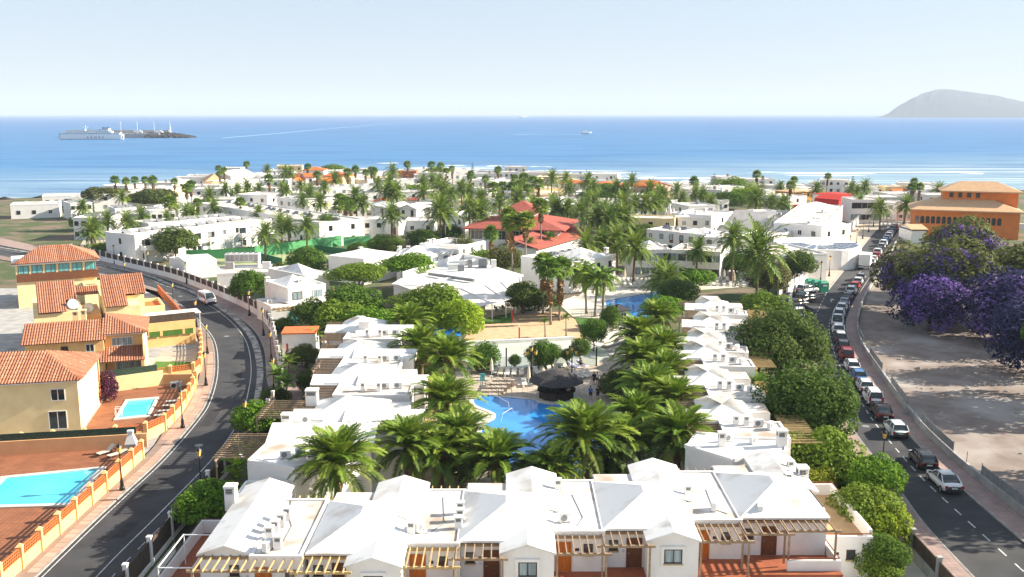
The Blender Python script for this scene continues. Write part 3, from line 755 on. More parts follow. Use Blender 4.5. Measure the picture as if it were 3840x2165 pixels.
def terrace_unit(root, ox, oy, yaw=0.0, flat_w=3.62, depth=13.2, gable=True, gy=0.12, main=True, back=True, pergA=True, pergB=True, front=True, back_perg=True, chim=((3.0, 6.0), (3.0, 7.4)), dz=0.0, back_side_perg=False, walk=True, wood='wood_grey', gable_len=4.6):
    """one bay of the white terraces: a hipped main roof, a gabled bay in front, another behind and a flat roof beside it"""
    c_, s_ = math.cos(yaw), math.sin(yaw)
    T = lambda x, y, z=0.0: (ox + x * c_ - y * s_, oy + x * s_ + y * c_, z + dz)
    at = dict(loc=(ox, oy, dz), rz=yaw)
    E_ = 5.5
    my1 = depth - 3.4
    if gable:
        part('wall', gable_wall(B(), -1.68, 1.68, gy, gable_len, 0, E_ - 0.12, 5.98), 'stucco', root, **at)
        part('gable_roof', gable_roof(B(), -1.82, 1.82, gy - 0.18, gable_len + 0.3, E_, 6.12), 'roof_white', root, **at)
        if front:
            window(root, *T(0, gy, 3.85)[:2], 3.85 + dz, 1.2, 1.0, yaw, pane='curtain', surround=True, sill=True)
            window(root, *T(0, gy, 0.9)[:2], 0.9 + dz, 1.2, 1.0, yaw, pane='curtain', surround=True)
    fr = 1.78
    if main:
        part('wall', B().box(-4.36, 1.6, fr, my1 - 0.1, 0, E_), 'stucco', root, **at)
        part('hip_roof', hip(B(), -4.5, 1.72, fr - 0.3, my1 + 0.05, E_ + 0.14, 7.0, (-1.4, -1.4), (4.6, my1 - 4.0)), 'roof_white', root, **at)
    fy0, fy1 = 3.0, depth - 1.1
    part('wall', B().box(1.62, 1.6 + flat_w, fy0, fy1, 0, E_), 'stucco', root, **at)
    part('flat_roof', B().box(1.74, 1.6 + flat_w - 0.1, fy0 + 0.2, fy1 - 0.2, E_ - 0.05, E_ + 0.03), 'roof_flat', root, **at)
    part('parapet', parapet_roof(B(), 1.64, 1.6 + flat_w, fy0 - 0.02, fy1, E_, 0.13), 'stucco', root, **at)
    if back:
        part('wall', gable_wall(B(), -1.32, 2.28, my1 - 0.6, depth, 0, E_ - 0.05, 6.05), 'stucco', root, **at)
        part('gable_roof', gable_roof(B(), -1.46, 2.42, my1 - 3.6, depth + 0.15, E_ + 0.12, 6.22), 'roof_white', root, **at)
        window(root, *T(0.5, depth, 3.7)[:2], 3.7 + dz, 1.2, 1.1, yaw + math.pi)
    if main:
        part('wall', B().box(-4.36, -1.34, my1 - 0.05, fy1 - 0.3, 0, E_ - 0.1), 'stucco', root, **at)
        part('flat_roof', B().box(-4.3, -1.40, my1, fy1 - 0.36, E_ - 0.1, E_ - 0.02), 'roof_flat', root, **at)
    if back_perg:
        pergola(root, 2.4, 8.0 + flat_w - 3.62, depth - 1.1, depth + 0.15, E_ - 0.25, 9, at['loc'], yaw, wood, (0, 0), back=False)
    if walk:
        part('walkway', B().box(1.7, 1.6 + flat_w, -0.3, 3.0, 2.5, 2.72), 'terracotta', root, **at)
        part('parapet', B().box(1.7, 1.6 + flat_w, -0.45, -0.32, 2.3, 2.95), 'stucco', root, **at)
    if pergA:
        pergola(root, 1.85, 5.1 + flat_w - 3.62, 0.4, 3.0, 5.3, 7, at['loc'], yaw, wood, (1, 1), 2.72)
        door(root, *T(2.45, 3.0)[:2], 2.74 + dz, rz=yaw)
        window(root, *T(4.1, 3.0)[:2], 3.95 + dz, 0.62, 0.75, yaw, mull=0, sill=True)
        plaque(root, *T(3.35, 3.0)[:2], 4.2 + dz, yaw)
    if pergB and main:
        pergola(root, -4.75, -1.55, -0.37, 1.72, 5.35, 6, at['loc'], yaw, wood, (1, 1), 2.72)
        door(root, *T(-2.35, fr)[:2], 2.74 + dz, rz=yaw, m='door_brown')
        window(root, *T(-3.75, fr)[:2], 3.95 + dz, 0.62, 0.75, yaw, mull=0, sill=True)
        plaque(root, *T(-3.1, fr)[:2], 4.2 + dz, yaw)
        if walk:
            part('walkway', B().box(-4.45, -1.72, -1.1, 1.78, 2.5, 2.724), 'terracotta', root, **at)
            part('parapet', B().box(-4.45, -1.72, -1.25, -1.12, 2.3, 2.95), 'stucco', root, **at)
    for i, (x, y) in enumerate(chim):
        chimney(root, *T(x, y), 0.5, 0.42, 0.95, yaw) if False else chimney(root, T(x, y)[0], T(x, y)[1], E_ + dz, 0.5, 0.42, 0.95, yaw)
    return T

BLK = []
def block(label, A, Bp, depth, h, name='white_building', cat='building', nwin=0, rows=2, nside=0, nleft=0, wall='stucco', roof='flat', roofm=None, rise=1.6, over=0.35,
          wsz=(1.1, 1.2), parap=0.35, chim=(), pyr=(), group=None, frame='frame_dark', pane='glass', doors=(), balc=(), ac=(), solar=0, chim_h=1.0, roof_flat='roof_flat', bands=None, zb=0.0, tank=False, awn=None):
    """box house whose front roof edge runs from A to Bp (world points at roof height)"""
    A = Vector(A); Bp = Vector(Bp); d = Bp - A; L_ = Vector((d.x, d.y)).length
    an = math.atan2(d.y, d.x)
    t = thing(name, label, cat, (A.x, A.y, 0), an, group)
    wl = B()
    wl.box(0, L_, 0, depth, zb - 0.3, h - (0 if roof != 'flat' else 0))
    part('wall', wl, wall, t)
    if roof == 'flat':
        part('flat_roof', B().box(0.18, L_ - 0.18, 0.18, depth - 0.18, h - 0.05, h + 0.03), roof_flat, t)
        if parap: part('parapet', parapet_roof(B(), -0.03, L_ + 0.03, -0.03, depth + 0.03, h - 0.02, parap, 0.2), wall, t)
    elif roof == 'hip':
        m_ = min(L_, depth) / 2
        if L_ > depth: rx, ry = (m_, L_ - m_), (depth / 2,) * 2
        else: rx, ry = (L_ / 2,) * 2, (m_, depth - m_)
        if abs(L_ - depth) < 0.6: rx, ry = (L_ / 2,) * 2, (depth / 2,) * 2
        part('hip_roof', hip(B(), -over, L_ + over, -over, depth + over, h + 0.12, h + rise, rx, ry, 0.16), roofm or 'roof_white', t)
    elif roof == 'gable_x':   # ridge along the front
        bb = B(); gable_roof(bb, -over, depth + over, -over, L_ + over, h + 0.1, h + rise)
        bb.v = [(y, x, z) for x, y, z in bb.v]; bb.f = [f[::-1] for f in bb.f]
        part('gable_roof', bb, roofm or 'roof_white', t)
        gb = B(); gable_wall(gb, 0, depth, 0, L_, h - 0.3, h, h + rise - 0.15); gb.v = [(y, x, z) for x, y, z in gb.v]; gb.f = [f[::-1] for f in gb.f]
        part('gable_wall', gb, wall, t)
    elif roof == 'gable_y':   # gable end faces the front
        part('gable_roof', gable_roof(B(), -over, L_ + over, -over, depth + over, h + 0.1, h + rise), roofm or 'roof_white', t)
        part('gable_wall', gable_wall(B(), 0, L_, 0, depth, h - 0.3, h, h + rise - 0.15), wall, t)
    sh = (h - zb) / rows
    if nwin:
        for r_ in range(rows):
            for k in range(nwin):
                f = (k + 0.5) / nwin + random.uniform(-0.08, 0.08) / nwin
                window(t, L_ * f, 0, zb + sh * r_ + sh * 0.32, wsz[0], min(wsz[1], sh * 0.5), 0, frame if random.random() < .7 else 'frame_white', pane if random.random() < .6 else 'curtain', mull=1)
    for cnt, rz, xx in ((nside, math.pi / 2, L_), (nleft, -math.pi / 2, 0)):
        for r_ in range(rows):
            for k in range(cnt):
                window(t, xx, depth * (k + 0.5) / cnt, zb + sh * r_ + sh * 0.32, wsz[0] * 0.85, min(wsz[1], sh * 0.5), rz, frame, pane, mull=1)
    for f, r_ in doors: door(t, L_ * f, 0, zb + sh * r_ + 0.05, 0.9, 2.0, m='door_brown', panels=False)
    for (f, r_) in balc:
        x = L_ * f; z0 = zb + sh * r_
        bb = B(); bb.box(x - 1.5, x + 1.5, -1.5, 0.0, z0 - 0.2, z0); bb.box(x - 1.5, x + 1.5, -1.5, -1.38, z0, z0 + 0.9); bb.box(x - 1.5, x - 1.4, -1.38, 0, z0, z0 + 0.9); bb.box(x + 1.4, x + 1.5, -1.38, 0, z0, z0 + 0.9)
        if r_ > 0: bb.box(x - 1.48, x - 1.28, -1.45, -1.25, 0, z0 - 0.2)
        part('balcony', bb, wall, t)
        window(t, x, 0, z0 + 0.1, 2.0, 2.0, 0, frame, 'glass', mull=2)
    for fx, fy in chim: chimney(t, L_ * fx, depth * fy, h, 0.7, 0.6, chim_h, kind='louvre', wall=wall)
    for fx0, fx1, fy0, fy1, ri in pyr:
        part('hip_roof', hip(B(), L_ * fx0, L_ * fx1, depth * fy0, depth * fy1, h + 0.2, h + ri), 'roof_white', t)
    for fx, fy in ac:
        q = Vector((L_ * fx, depth * fy)); q.rotate(Matrix.Rotation(an, 2)) if False else None
        c_, s_ = math.cos(an), math.sin(an)
        aircon(A.x + L_ * fx * c_ - depth * fy * s_, A.y + L_ * fx * s_ + depth * fy * c_, h + 0.02, an, 'on the roofs of the middle rows')
    if solar:
        n = solar
        bx_ = B().box(-0.95, 0.95, -0.55, 0.55, -0.02, 0.03)
        bx_.v = [(x, y, z + 0.35 + y * 0.5) for x, y, z in bx_.v]
        bx_.box(-0.9, 0.9, -0.5, -0.46, 0, 0.12); bx_.box(-0.9, 0.9, 0.46, 0.5, 0, 0.6); bx_.box(-0.85, 0.85, 0.5, 0.85, 0.45, 0.8)
        sm_ = shared(('solarp',), lambda: bx_.mesh('solar_heater', ['grey_metal']))
        for k in range(n):
            new_obj('solar_heater', sm_, t, (L_ * (k + 0.7) / (n + 0.4), depth * 0.55 + random.uniform(-1, 1), h + 0.02), random.uniform(-0.1, 0.1))
    if tank: part('water_tank', B().lathe([(0.6, h), (0.62, h + 1.1), (0.3, h + 1.3)], 10, (L_ * 0.7, depth * 0.6)), 'grey_metal', t)
    if awn: part('awning', B().add([(L_ * .2, -1.8, zb + 2.2), (L_ * .8, -1.8, zb + 2.2), (L_ * .8, 0, zb + 2.9), (L_ * .2, 0, zb + 2.9), (L_ * .2, -1.8, zb + 2.1), (L_ * .8, -1.8, zb + 2.1)], [(0, 1, 2, 3), (0, 4, 5, 1)]), awn, t)
    BLK.append(t)
    return t
# ================================================================== the white terraces round the courtyard
O2 = (1.0, 56.64)
blk = thing('apartment_block', 'white terrace block with hipped and gabled roofs, brown pergolas and panelled doors', 'apartment building')
U = []
for k in (-2, -1, 0, 1, 2):
    ox, oy = O2[0] + 9.6 * k, O2[1] + 1.82 * k
    if k == -2:
        terrace_unit(blk, ox, oy, gable=True, gy=3.6, main=False, back=False, pergA=False, pergB=False, gable_len=14.6, front=False, walk=False, back_perg=True, chim=((2.3, 5.6), (2.45, 6.6), (2.6, 7.6), (2.75, 8.7), (3.2, 4.2)), flat_w=3.4, wood='wood_warm')
        pergola(blk, -1.6, 4.6, 1.75, 3.62, 5.3, 11, (ox, oy, 0), 0, 'wood_grey', (1, 1), 2.72, slat_wood='wood_warm')
        door(blk, ox + 2.5, oy + 3.0, 2.74); window(blk, ox + 0.5, oy + 3.6, 3.95, 0.62, 0.75, mull=0, sill=True); window(blk, ox + 4.2, oy + 3.0, 3.95, 0.62, 0.75, mull=0, sill=True)
        plaque(blk, ox + 1.3, oy + 3.6, 4.2)
        part('walkway', B().box(-1.7, 5.1, 0.6, 3.6, 2.5, 2.72), 'terracotta', blk, (ox, oy, 0))
        part('walkway', B().box(-4.6, -1.6, 2.0, 13.0, 2.3, 2.55), 'terracotta', blk, (ox, oy, 0))
        part('parapet', B().box(-4.75, -4.55, 0.2, 13.2, 0, 3.5).box(-4.55, -1.7, 13.0, 13.2, 0, 3.5).box(-4.55, -1.75, 0.2, 0.4, 0, 3.2), 'stucco', blk, (ox, oy, 0))
        rl = B().tube([(-4.65, 0.3, 3.62), (-4.65, 13.1, 3.62), (-1.8, 13.1, 3.62)], 0.05, 6)
        part('railing', rl, 'frame_dark', blk, (ox, oy, 0))
        fb = B()
        for x in (-4.2, -2.0):
            fb.bar((x, 3.2, 4.75), (x, 8.0, 4.75), 0.06, 0.06)
            for y in (3.2, 8.0): fb.box(x - 0.03, x + 0.03, y - 0.03, y + 0.03, 2.55, 4.75)
        for y in (3.2, 8.0): fb.bar((-4.2, y, 4.72), (-2.0, y, 4.72), 0.06, 0.06)
        part('awning_frame', fb, 'white_metal', blk, (ox, oy, 0))
        part('awning_sheet', B().box(-4.4, -1.9, 0.6, 3.1, 3.6, 3.64), 'canvas_white', blk, (ox, oy, 0))
        chimney(blk, ox - 2.0, oy + 11.8, 5.2, 0.75, 0.75, 1.6)
    elif k < 2:
        terrace_unit(blk, ox, oy, chim={-1: ((5.0, 5.4), (5.05, 6.6), (5.0, 7.8), (1.9, 4.6)), 0: ((2.4, 10.2),), 1: ((2.2, 7.2),)}[k], wood='wood_warm' if k < 0 else 'wood_grey', back_perg=True)
    else:
        terrace_unit(blk, ox, oy, gable=False, pergA=False, flat_w=0.25, chim=((0.6, 7.8), (1.5, 10.4)), back_perg=False, front=False, walk=False)
        pergola(blk, -1.8, 1.75, 0.1, 1.75, 5.35, 7, (ox, oy, 0), 0, 'wood_grey', (1, 1), 2.95)
        part('walkway', B().box(-4.45, 1.9, -1.1, 1.78, 2.5, 2.724), 'terracotta', blk, (ox, oy, 0))
        part('wall', B().box(-1.7, 1.9, -0.6, -0.35, 0, 3.45).box(1.7, 1.9, -0.35, 3.8, 0, 3.45), 'stucco', blk, (ox, oy, 0))
        part('railing', B().tube([(-1.7, -0.48, 3.6), (1.8, -0.48, 3.6), (1.8, 3.7, 3.6)], 0.05, 6), 'red_trim', blk, (ox, oy, 0))
        part('terrace_floor', B().box(1.9, 5.6, 4.1, 12.6, 2.4, 2.66), 'terrace_tan', blk, (ox, oy, 0))
        part('wall', B().box(1.9, 5.75, 3.9, 4.12, 0, 3.1).box(5.5, 5.75, 4.12, 12.8, 0, 3.55).box(1.9, 5.5, 12.6, 12.8, 0, 3.55), 'stucco', blk, (ox, oy, 0))
        part('railing', B().tube([(1.9, 4.0, 3.28), (5.62, 4.0, 3.28), (5.62, 12.7, 3.7), (1.9, 12.7, 3.7)], 0.045, 6), 'red_trim', blk, (ox, oy, 0))
        door(blk, ox + 2.3, oy + 3.9, 0.1); window(blk, ox + 4.2, oy + 3.9, 1.35, 0.62, 0.75, mull=0, sill=True); plaque(blk, ox + 3.2, oy + 3.9, 1.7)
        window(blk, ox - 0.2, oy - 0.6, 0.9, 1.2, 1.0, pane='curtain', surround=True)
        chimney(blk, ox + 2.0, oy + 9.0, 5.0, 0.8, 0.8, 1.5)
# landing, stair wall and lower wall seen at the right of the block
ox, oy = O2[0] + 9.6, O2[1] + 1.82
part('wall', B().box(1.75, 5.6, -1.5, -1.3, 0, 2.55), 'stucco', blk, (ox, oy, 0))
part('walkway', B().box(1.75, 6.9, -1.3, -0.46, 2.3, 2.5), 'terracotta', blk, (ox, oy, 0))
sb = B()
for k in range(12): sb.box(5.6 + k * 0.28, 5.9 + k * 0.28, -2.6, -1.5, 0, 2.45 - k * 0.19)
part('stair', sb, 'terracotta', blk, (ox, oy, 0))
st = B().add([(5.5, -2.8, 0), (9.2, -2.8, 0), (9.2, -2.8, 0.9), (5.5, -2.8, 3.2), (5.5, -2.62, 0), (9.2, -2.62, 0), (9.2, -2.62, 0.9), (5.5, -2.62, 3.2)], [(0, 1, 2, 3), (7, 6, 5, 4), (3, 2, 6, 7), (1, 5, 6, 2), (0, 3, 7, 4)])
part('stair_wall', st, 'stucco', blk, (ox, oy, 0))
part('railing', B().tube([(1.8, -1.4, 2.8), (5.5, -1.4, 2.8), (5.5, -2.7, 3.35), (9.2, -2.7, 1.05)], 0.04, 6), 'red_trim', blk, (ox, oy, 0))
for (u, x, y, rz) in ((-1, 2.4, 5.0, 1.2), (0, 2.6, 4.6, 0.3), (1, 3.6, 4.8, 1.3), (1, 6.7, 4.2, 1.3), (-2, 2.6, 3.9, 1.3)):
    aircon(O2[0] + 9.6 * u + x, O2[1] + 1.82 * u + y, 5.53, rz)
# left wing: bays turned a quarter, gables to the street
lw = thing('apartment_block', 'white terrace wing with stepped roofs backing onto the curving road', 'apartment building')
YL = R(-90)
for i, (x, y, fw, ex) in enumerate(((-23.9, 120.6, 4.2, {}), (-22.2, 107.9, 5.2, {}), (-20.8, 96.9, 4.3, {}), (-20.15, 85.0, 4.4, {}))):
    terrace_unit(lw, x, y, YL, fw, 11.0 + (0.8 if i > 1 else 0), chim=((4.2, 5.8), (4.2, 7.4)), back_perg=False, pergA=True, pergB=True, walk=True, dz=-0.02 * i)
    pergola(lw, -4.2, 1.4, 11.2 + (0.8 if i > 1 else 0), 12.9, 4.4, 7, (x, y, 0), YL, 'wood_warm', (0, 0), back=False)
    for q, (ax, ay, rz) in enumerate(((3.4, 7.9, 0.2), (3.3, 9.2, 0.1))):
        aircon(x + ay, y - ax, 5.52 - 0.02 * i, rz, 'on the roof of the left white wing')
part('wall', B().prism([(-21.2, 72.6), (-17.0, 71.0), (-12.9, 76.6), (-12.9, 79.0), (-20.6, 77.2)], 0, 5.5), 'stucco', lw)
part('flat_roof', B().prism([(-20.9, 72.9), (-17.1, 71.4), (-13.2, 76.8), (-13.2, 78.6), (-20.3, 76.9)], 5.45, 5.56), 'roof_flat', lw)
part('parapet', B().bar((-21.1, 72.7, 5.6), (-17.0, 71.1, 5.6), 0.2, 0.24).bar((-21.1, 72.7, 5.6), (-20.6, 77.2, 5.6), 0.2, 0.23), 'stucco', lw)
part('wall', B().box(-20.7, -12.0, 77.3, 82.2, 0, 5.4), 'stucco', lw)
part('gable_roof', gable_roof(B(), -2.6, 2.6, 0, 9.2, 5.55, 6.5), 'roof_white', lw, (-20.9, 79.7, 0), R(-90))
part('wall', B().box(-20.9, -17.6, 70.9, 71.1, 0, 4.6).box(-20.95, -20.75, 67.5, 70.9, 0, 4.6).box(-17.7, -17.5, 67.6, 70.9, 0, 4.6), 'stucco', lw)
part('terrace_floor', B().box(-20.75, -17.7, 68.0, 70.9, 3.2, 3.4), 'deck_pale', lw)
pergola(lw, -25.0, -20.9, 76.6, 83.0, 4.3, 12, (0, 0, 0), 0, 'wood_grey', (1, 1), 0, along='x')
pergola(lw, -24.4, -21.3, 87.5, 93.5, 4.2, 10, (0, 0, 0), 0, 'wood_grey', (1, 1), 0, along='x')
chimney(lw, -19.2, 88.3, 5.5, 1.1, 0.9, 1.5); chimney(lw, -20.2, 82.0, 5.5, 0.8, 0.8, 1.1)
chimney(lw, -18.9, 119.5, 5.5, 1.3, 1.1, 1.9, kind='hood')
aircon(-18.6, 82.6, 5.5, 0.3, 'on the roof of the left white wing'); aircon(-18.3, 73.4, 5.56, 0.2, 'on the roof of the left white wing'); aircon(-17.2, 73.9, 5.56, 0.2, 'on the roof of the left white wing')
# right wing
rw = thing('apartment_block', 'white terrace wing with pyramid roofs beside the large round trees', 'apartment building')
for i, (x, y, fw) in enumerate(((25.0, 135.0, 3.2), (22.6, 123.8, 3.0), (20.0, 114.0, 3.2), (18.6, 107.0, 3.4), (16.8, 96.0, 4.2), (15.8, 84.6, 4.6))):
    terrace_unit(rw, x, y, YL + R(-10 if i < 3 else -4), fw, 9.6, back=False, gable_len=4.4, chim=((2.6, 4.4), (2.6, 5.3)), back_perg=False, walk=False, dz=0.015 * i)
    a_ = YL + R(-10 if i < 3 else -4)
    pergola(rw, -3.6, 1.4, 9.3, 11.6, 4.6, 9, (x, y, 0), a_, 'wood_warm', (1, 1), 0, back=False)
    T_ = lambda u, v: (x + u * math.cos(a_) - v * math.sin(a_), y + u * math.sin(a_) + v * math.cos(a_))
    for u, v in ((3.0, 6.3), (3.6, 7.2)): aircon(*T_(u, v), 5.53 + 0.015 * i, 0.1 + v, 'on the roof of the right white wing')
part('wall', B().prism([(14.6, 76.6), (17.8, 73.2), (22.6, 75.0), (23.8, 78.8), (16.2, 80.4)], 0, 5.45), 'stucco', rw)
part('flat_roof', B().prism([(14.9, 76.6), (17.8, 73.6), (22.3, 75.2), (23.4, 78.6), (16.3, 80.1)], 5.4, 5.52), 'roof_white', rw)
part('parapet', B().bar((14.6, 76.6, 5.5), (17.8, 73.2, 5.5), 0.3, 0.3).bar((17.9, 73.2, 5.5), (22.6, 75.0, 5.5), 0.22, 0.28).bar((22.6, 75.1, 5.5), (23.8, 78.8, 5.5), 0.22, 0.27), 'stucco', rw)
window(rw, 16.9, 74.17, 3.0, 0.9, 1.0, R(-47), mull=0)
pergola(rw, 23.8, 27.2, 79.5, 84.5, 4.6, 8, (0, 0, 0), 0, 'wood_warm', (1, 1), 0, along='x', back=False)
chimney(rw, 17.6, 76.4, 5.5, 0.6, 0.5, 1.3); chimney(rw, 22.6, 76.4, 5.5, 0.8, 0.7, 1.5)
aircon(18.4, 77.6, 5.52, 0.4, 'on the roof of the right white wing'); aircon(20.4, 77.0, 5.52, 0.8, 'on the roof of the right white wing')
struct('bounce_paving', B().add([(-26.4, 40, 0.01), (29.8, 40, 0.01), (30.4, 72, 0.01), (22, 64, 0.01), (-22, 58, 0.01), (-26.4, 70, 0.01)], [(0, 1, 2, 3, 4, 5)]).mesh('bounce_paving', ['deck_pale']))  # pale sheet added before the block to bounce light onto its shaded facade
for k, pts in enumerate((((-16.2, 66.5, 5.62), (-15.4, 62.0, 5.6), (-14.9, 60.6, 5.6), (-14.9, 57.0, 5.6)), ((-5.0, 65.5, 5.6), (-4.6, 61.0, 5.6), (-5.6, 59.4, 5.6), (-7.6, 59.2, 5.6)), ((4.4, 66.0, 5.6), (4.9, 62.0, 5.6), (4.4, 60.6, 5.6)), ((14.4, 67.0, 5.6), (14.2, 63.4, 5.6), (15.0, 62.6, 5.6)), ((-17.6, 74.4, 5.6), (-15.8, 74.2, 5.6), (-14.4, 76.4, 5.6)))):
    part('roof_cable', B().tube([(x, y, z - 0.05) for x, y, z in pts], 0.03, 5), 'grey_metal', blk if k < 4 else lw)
# ================================================================== plants
def frond_quads(L_, e0, curl, n, lw=0.075, ll=0.55, seed=0, vee=0.45, rach=0.035, taper=0.12):
    """a feather leaf growing from the origin along +x, starting at elevation e0 and bending down by curl"""
    rr = np.random.default_rng(seed)
    m = 14
    t = np.linspace(0, 1, m); el = R(e0) - R(curl) * t ** 1.4
    dx = np.cos(el) * L_ / (m - 1); dz = np.sin(el) * L_ / (m - 1)
    px = np.concatenate([[0], np.cumsum(dx[:-1])]); pz = np.concatenate([[0], np.cumsum(dz[:-1])])
    Q = []
    for i in range(m - 1):
        w0, w1 = rach * (1 - t[i] * 0.8), rach * (1 - t[i + 1] * 0.8)
        Q.append([(px[i], -w0, pz[i]), (px[i + 1], -w1, pz[i + 1]), (px[i + 1], w1, pz[i + 1]), (px[i], w0, pz[i])])
        Q.append([(px[i], 0, pz[i] - w0), (px[i + 1], 0, pz[i + 1] - w1), (px[i + 1], 0, pz[i + 1] + w1 * .4), (px[i], 0, pz[i] + w0 * .4)])
    for k in range(n):
        u = taper + (1 - taper) * (k + 0.5) / n
        x = np.interp(u, t, px); z = np.interp(u, t, pz); e = np.interp(u, t, el)
        tx, tz = math.cos(e), math.sin(e); nx, nz = -tz, tx
        l = ll * (0.35 + 0.65 * math.sin(math.pi * min(1, 0.18 + 0.8 * u)) ) * rr.uniform(0.85, 1.15)
        for s in (-1, 1):
            fw = 0.55 + 0.5 * u + rr.uniform(-0.1, 0.1); up = vee * rr.uniform(0.5, 1.2)
            d = np.array([tx * fw + nx * up, s * 1.0, tz * fw + nz * up]); d /= np.linalg.norm(d)
            p = np.array([x, 0, z]); tip = p + d * l + np.array([0, 0, -0.12 * l])
            mid = p + d * l * 0.45
            wv = np.array([tx, 0, tz]) * lw
            Q.append([p - wv * .5, mid - wv, tip, mid + wv])
    return np.array(Q)
def spin(Q, az, s=1.0, roll=0.0, off=(0, 0, 0)):
    c, q = math.cos(az), math.sin(az); M = np.array([[c, -q, 0], [q, c, 0], [0, 0, 1]])
    return (Q * s) @ M.T + np.array(off)
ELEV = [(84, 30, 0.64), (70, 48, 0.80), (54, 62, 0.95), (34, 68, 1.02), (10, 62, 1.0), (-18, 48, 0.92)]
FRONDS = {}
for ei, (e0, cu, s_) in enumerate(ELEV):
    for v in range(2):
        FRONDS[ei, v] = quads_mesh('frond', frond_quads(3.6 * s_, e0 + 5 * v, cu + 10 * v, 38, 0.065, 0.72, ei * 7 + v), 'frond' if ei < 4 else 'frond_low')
def trunk_mesh(h, r0, r1, matn, bulge=0.0, lean=0.0, n=9):
    def f():
        b = B(); pts = []; rs = []
        m = max(5, int(h / 0.8))
        for i in range(m + 1):
            t = i / m; pts.append((lean * h * t * t, 0, h * t))
            r = r0 + (r1 - r0) * min(1, t * 1.3); r *= 1 + (0.05 if i % 2 else -0.03)
            if t > 0.8: r += bulge * (t - 0.8) / 0.2
            if i == 0: r *= 1.25
            rs.append(r)
        return b.tube(pts, rs, n).mesh('trunk', [matn], True)
    return shared(('trunk', round(h, 1), r0, r1, matn, bulge, lean), f)
PG = [0]
def date_palm(pos, zc, size=1.0, label='', group=None, counts=(10, 16, 19, 18, 13, 7), fruit=False, seed=0):
    """near palm: every frond a part of its own"""
    rr = random.Random(seed)
    t = thing('date_palm', label, 'palm tree', (pos[0], pos[1], 0), rr.uniform(0, 6), group)
    t.rotation_euler = (rr.uniform(-.07, .07), rr.uniform(-.07, .07), t.rotation_euler[2])
    new_obj('trunk', trunk_mesh(zc, 0.36, 0.30, 'trunk', 0.22), t)
    new_obj('dead_fronds', shared(('dskirt', seed % 3), lambda: quads_mesh('dead_fronds', np.concatenate([spin(frond_quads(1.9 * random.uniform(.7, 1.1), -48 - 6 * (k % 4), 30, 14, 0.09, 0.4, 900 + k + seed, 0.2), k * 2.399963) for k in range(9)]), 'fan_dead')), t, (0, 0, zc - .25), 0, size)
    new_obj('crown_core', shared(('core',), lambda: B().lathe([(0.15, -0.9), (0.5, -0.5), (0.55, 0.0), (0.3, 0.45), (0.05, 0.7)], 9).mesh('crown_core', ['trunk_core'])), t, (0, 0, zc))
    az = 0.0
    for ei, n in enumerate(counts):
        for k in range(n):
            az += 2.399963 + rr.uniform(-0.15, 0.15)
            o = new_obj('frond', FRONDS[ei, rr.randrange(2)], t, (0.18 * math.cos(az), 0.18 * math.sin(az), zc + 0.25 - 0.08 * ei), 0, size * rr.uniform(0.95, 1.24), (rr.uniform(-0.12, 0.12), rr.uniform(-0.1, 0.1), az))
    if fruit:
        def fm():
            Q = np.concatenate([spin(frond_quads(1.3, 30, 100, 9, 0.09, 0.4, k), k * 1.1) for k in range(5)]); return quads_mesh('fruit_stalk', Q, 'date_fruit')
        new_obj('fruit_stalk', shared(('fruit',), fm), t, (0, 0, zc + 0.1), 0.6, size * 1.1)
    return t
def far_crown(seed, n=44, L_=3.3, leaf=9):
    rr = random.Random(seed); Q = []; az = 0
    for k in range(n):
        f = k / n; az += 2.399963
        e0 = 85 - 125 * f ** 1.1 + rr.uniform(-8, 8); cu = 40 + 45 * math.sin(math.pi * min(1, f * 1.2))
        Q.append(spin(frond_quads(L_ * rr.uniform(0.85, 1.08), e0, cu, leaf, 0.17, 0.62, seed * 99 + k, 0.4, 0.06), az + rr.uniform(-.2, .2)))
    return quads_mesh('crown', np.concatenate(Q), 'frond_far')
FARC = [far_crown(s, 40 + 5 * s) for s in range(5)]
def fan_quads(r=0.75, n=11, seed=0, droop=0.5):
    rr = np.random.default_rng(seed); Q = []
    pl = 0.85
    Q.append([(0, -0.02, 0), (pl, -0.02, 0.0), (pl, 0.02, 0.0), (0, 0.02, 0)])
    for k in range(n):
        a = -1.9 + 3.8 * k / (n - 1); d = np.array([math.cos(a), math.sin(a), 0.0]); s = np.array([-math.sin(a), math.cos(a), 0])
        p = np.array([pl, 0, 0]); q = r * rr.uniform(0.85, 1.1)
        mid = p + d * q * 0.55 + np.array([0, 0, 0.05]); tip = p + d * q + np.array([0, 0, -droop * q * rr.uniform(0.3, 1)])
        Q.append([p, mid - s * 0.13, tip, mid + s * 0.13])
    return np.array(Q, dtype=float)
def tilt(Q, el):
    c, s = math.cos(el), math.sin(el); M = np.array([[c, 0, -s], [0, 1, 0], [s, 0, c]]); return Q @ M.T
def fan_crown(seed, n=34):
    rr = random.Random(seed); Q = []; az = 0
    for k in range(n):
        f = k / n; az += 2.399963
        Q.append(spin(tilt(fan_quads(rr.uniform(0.65, 0.9), 9, seed * 50 + k), R(82 - 118 * f + rr.uniform(-8, 8))), az))
    return quads_mesh('crown', np.concatenate(Q), 'fan')
def fan_skirt(seed, ln=2.2, n=44):
    rr = random.Random(seed); Q = []
    for k in range(n):
        az = rr.uniform(0, 6.28); z = -rr.random() ** 0.8 * ln
        Q.append(spin(tilt(fan_quads(rr.uniform(0.4, 0.65), 6, seed * 50 + k), R(-72 - rr.uniform(0, 14))), az, 0.85, 0, (0, 0, z)))
    return quads_mesh('dead_leaves', np.concatenate(Q), 'fan_dead')
FANC = [fan_crown(s) for s in range(4)]
FANS = [fan_skirt(s, 1.2 + 0.7 * s) for s in range(3)]
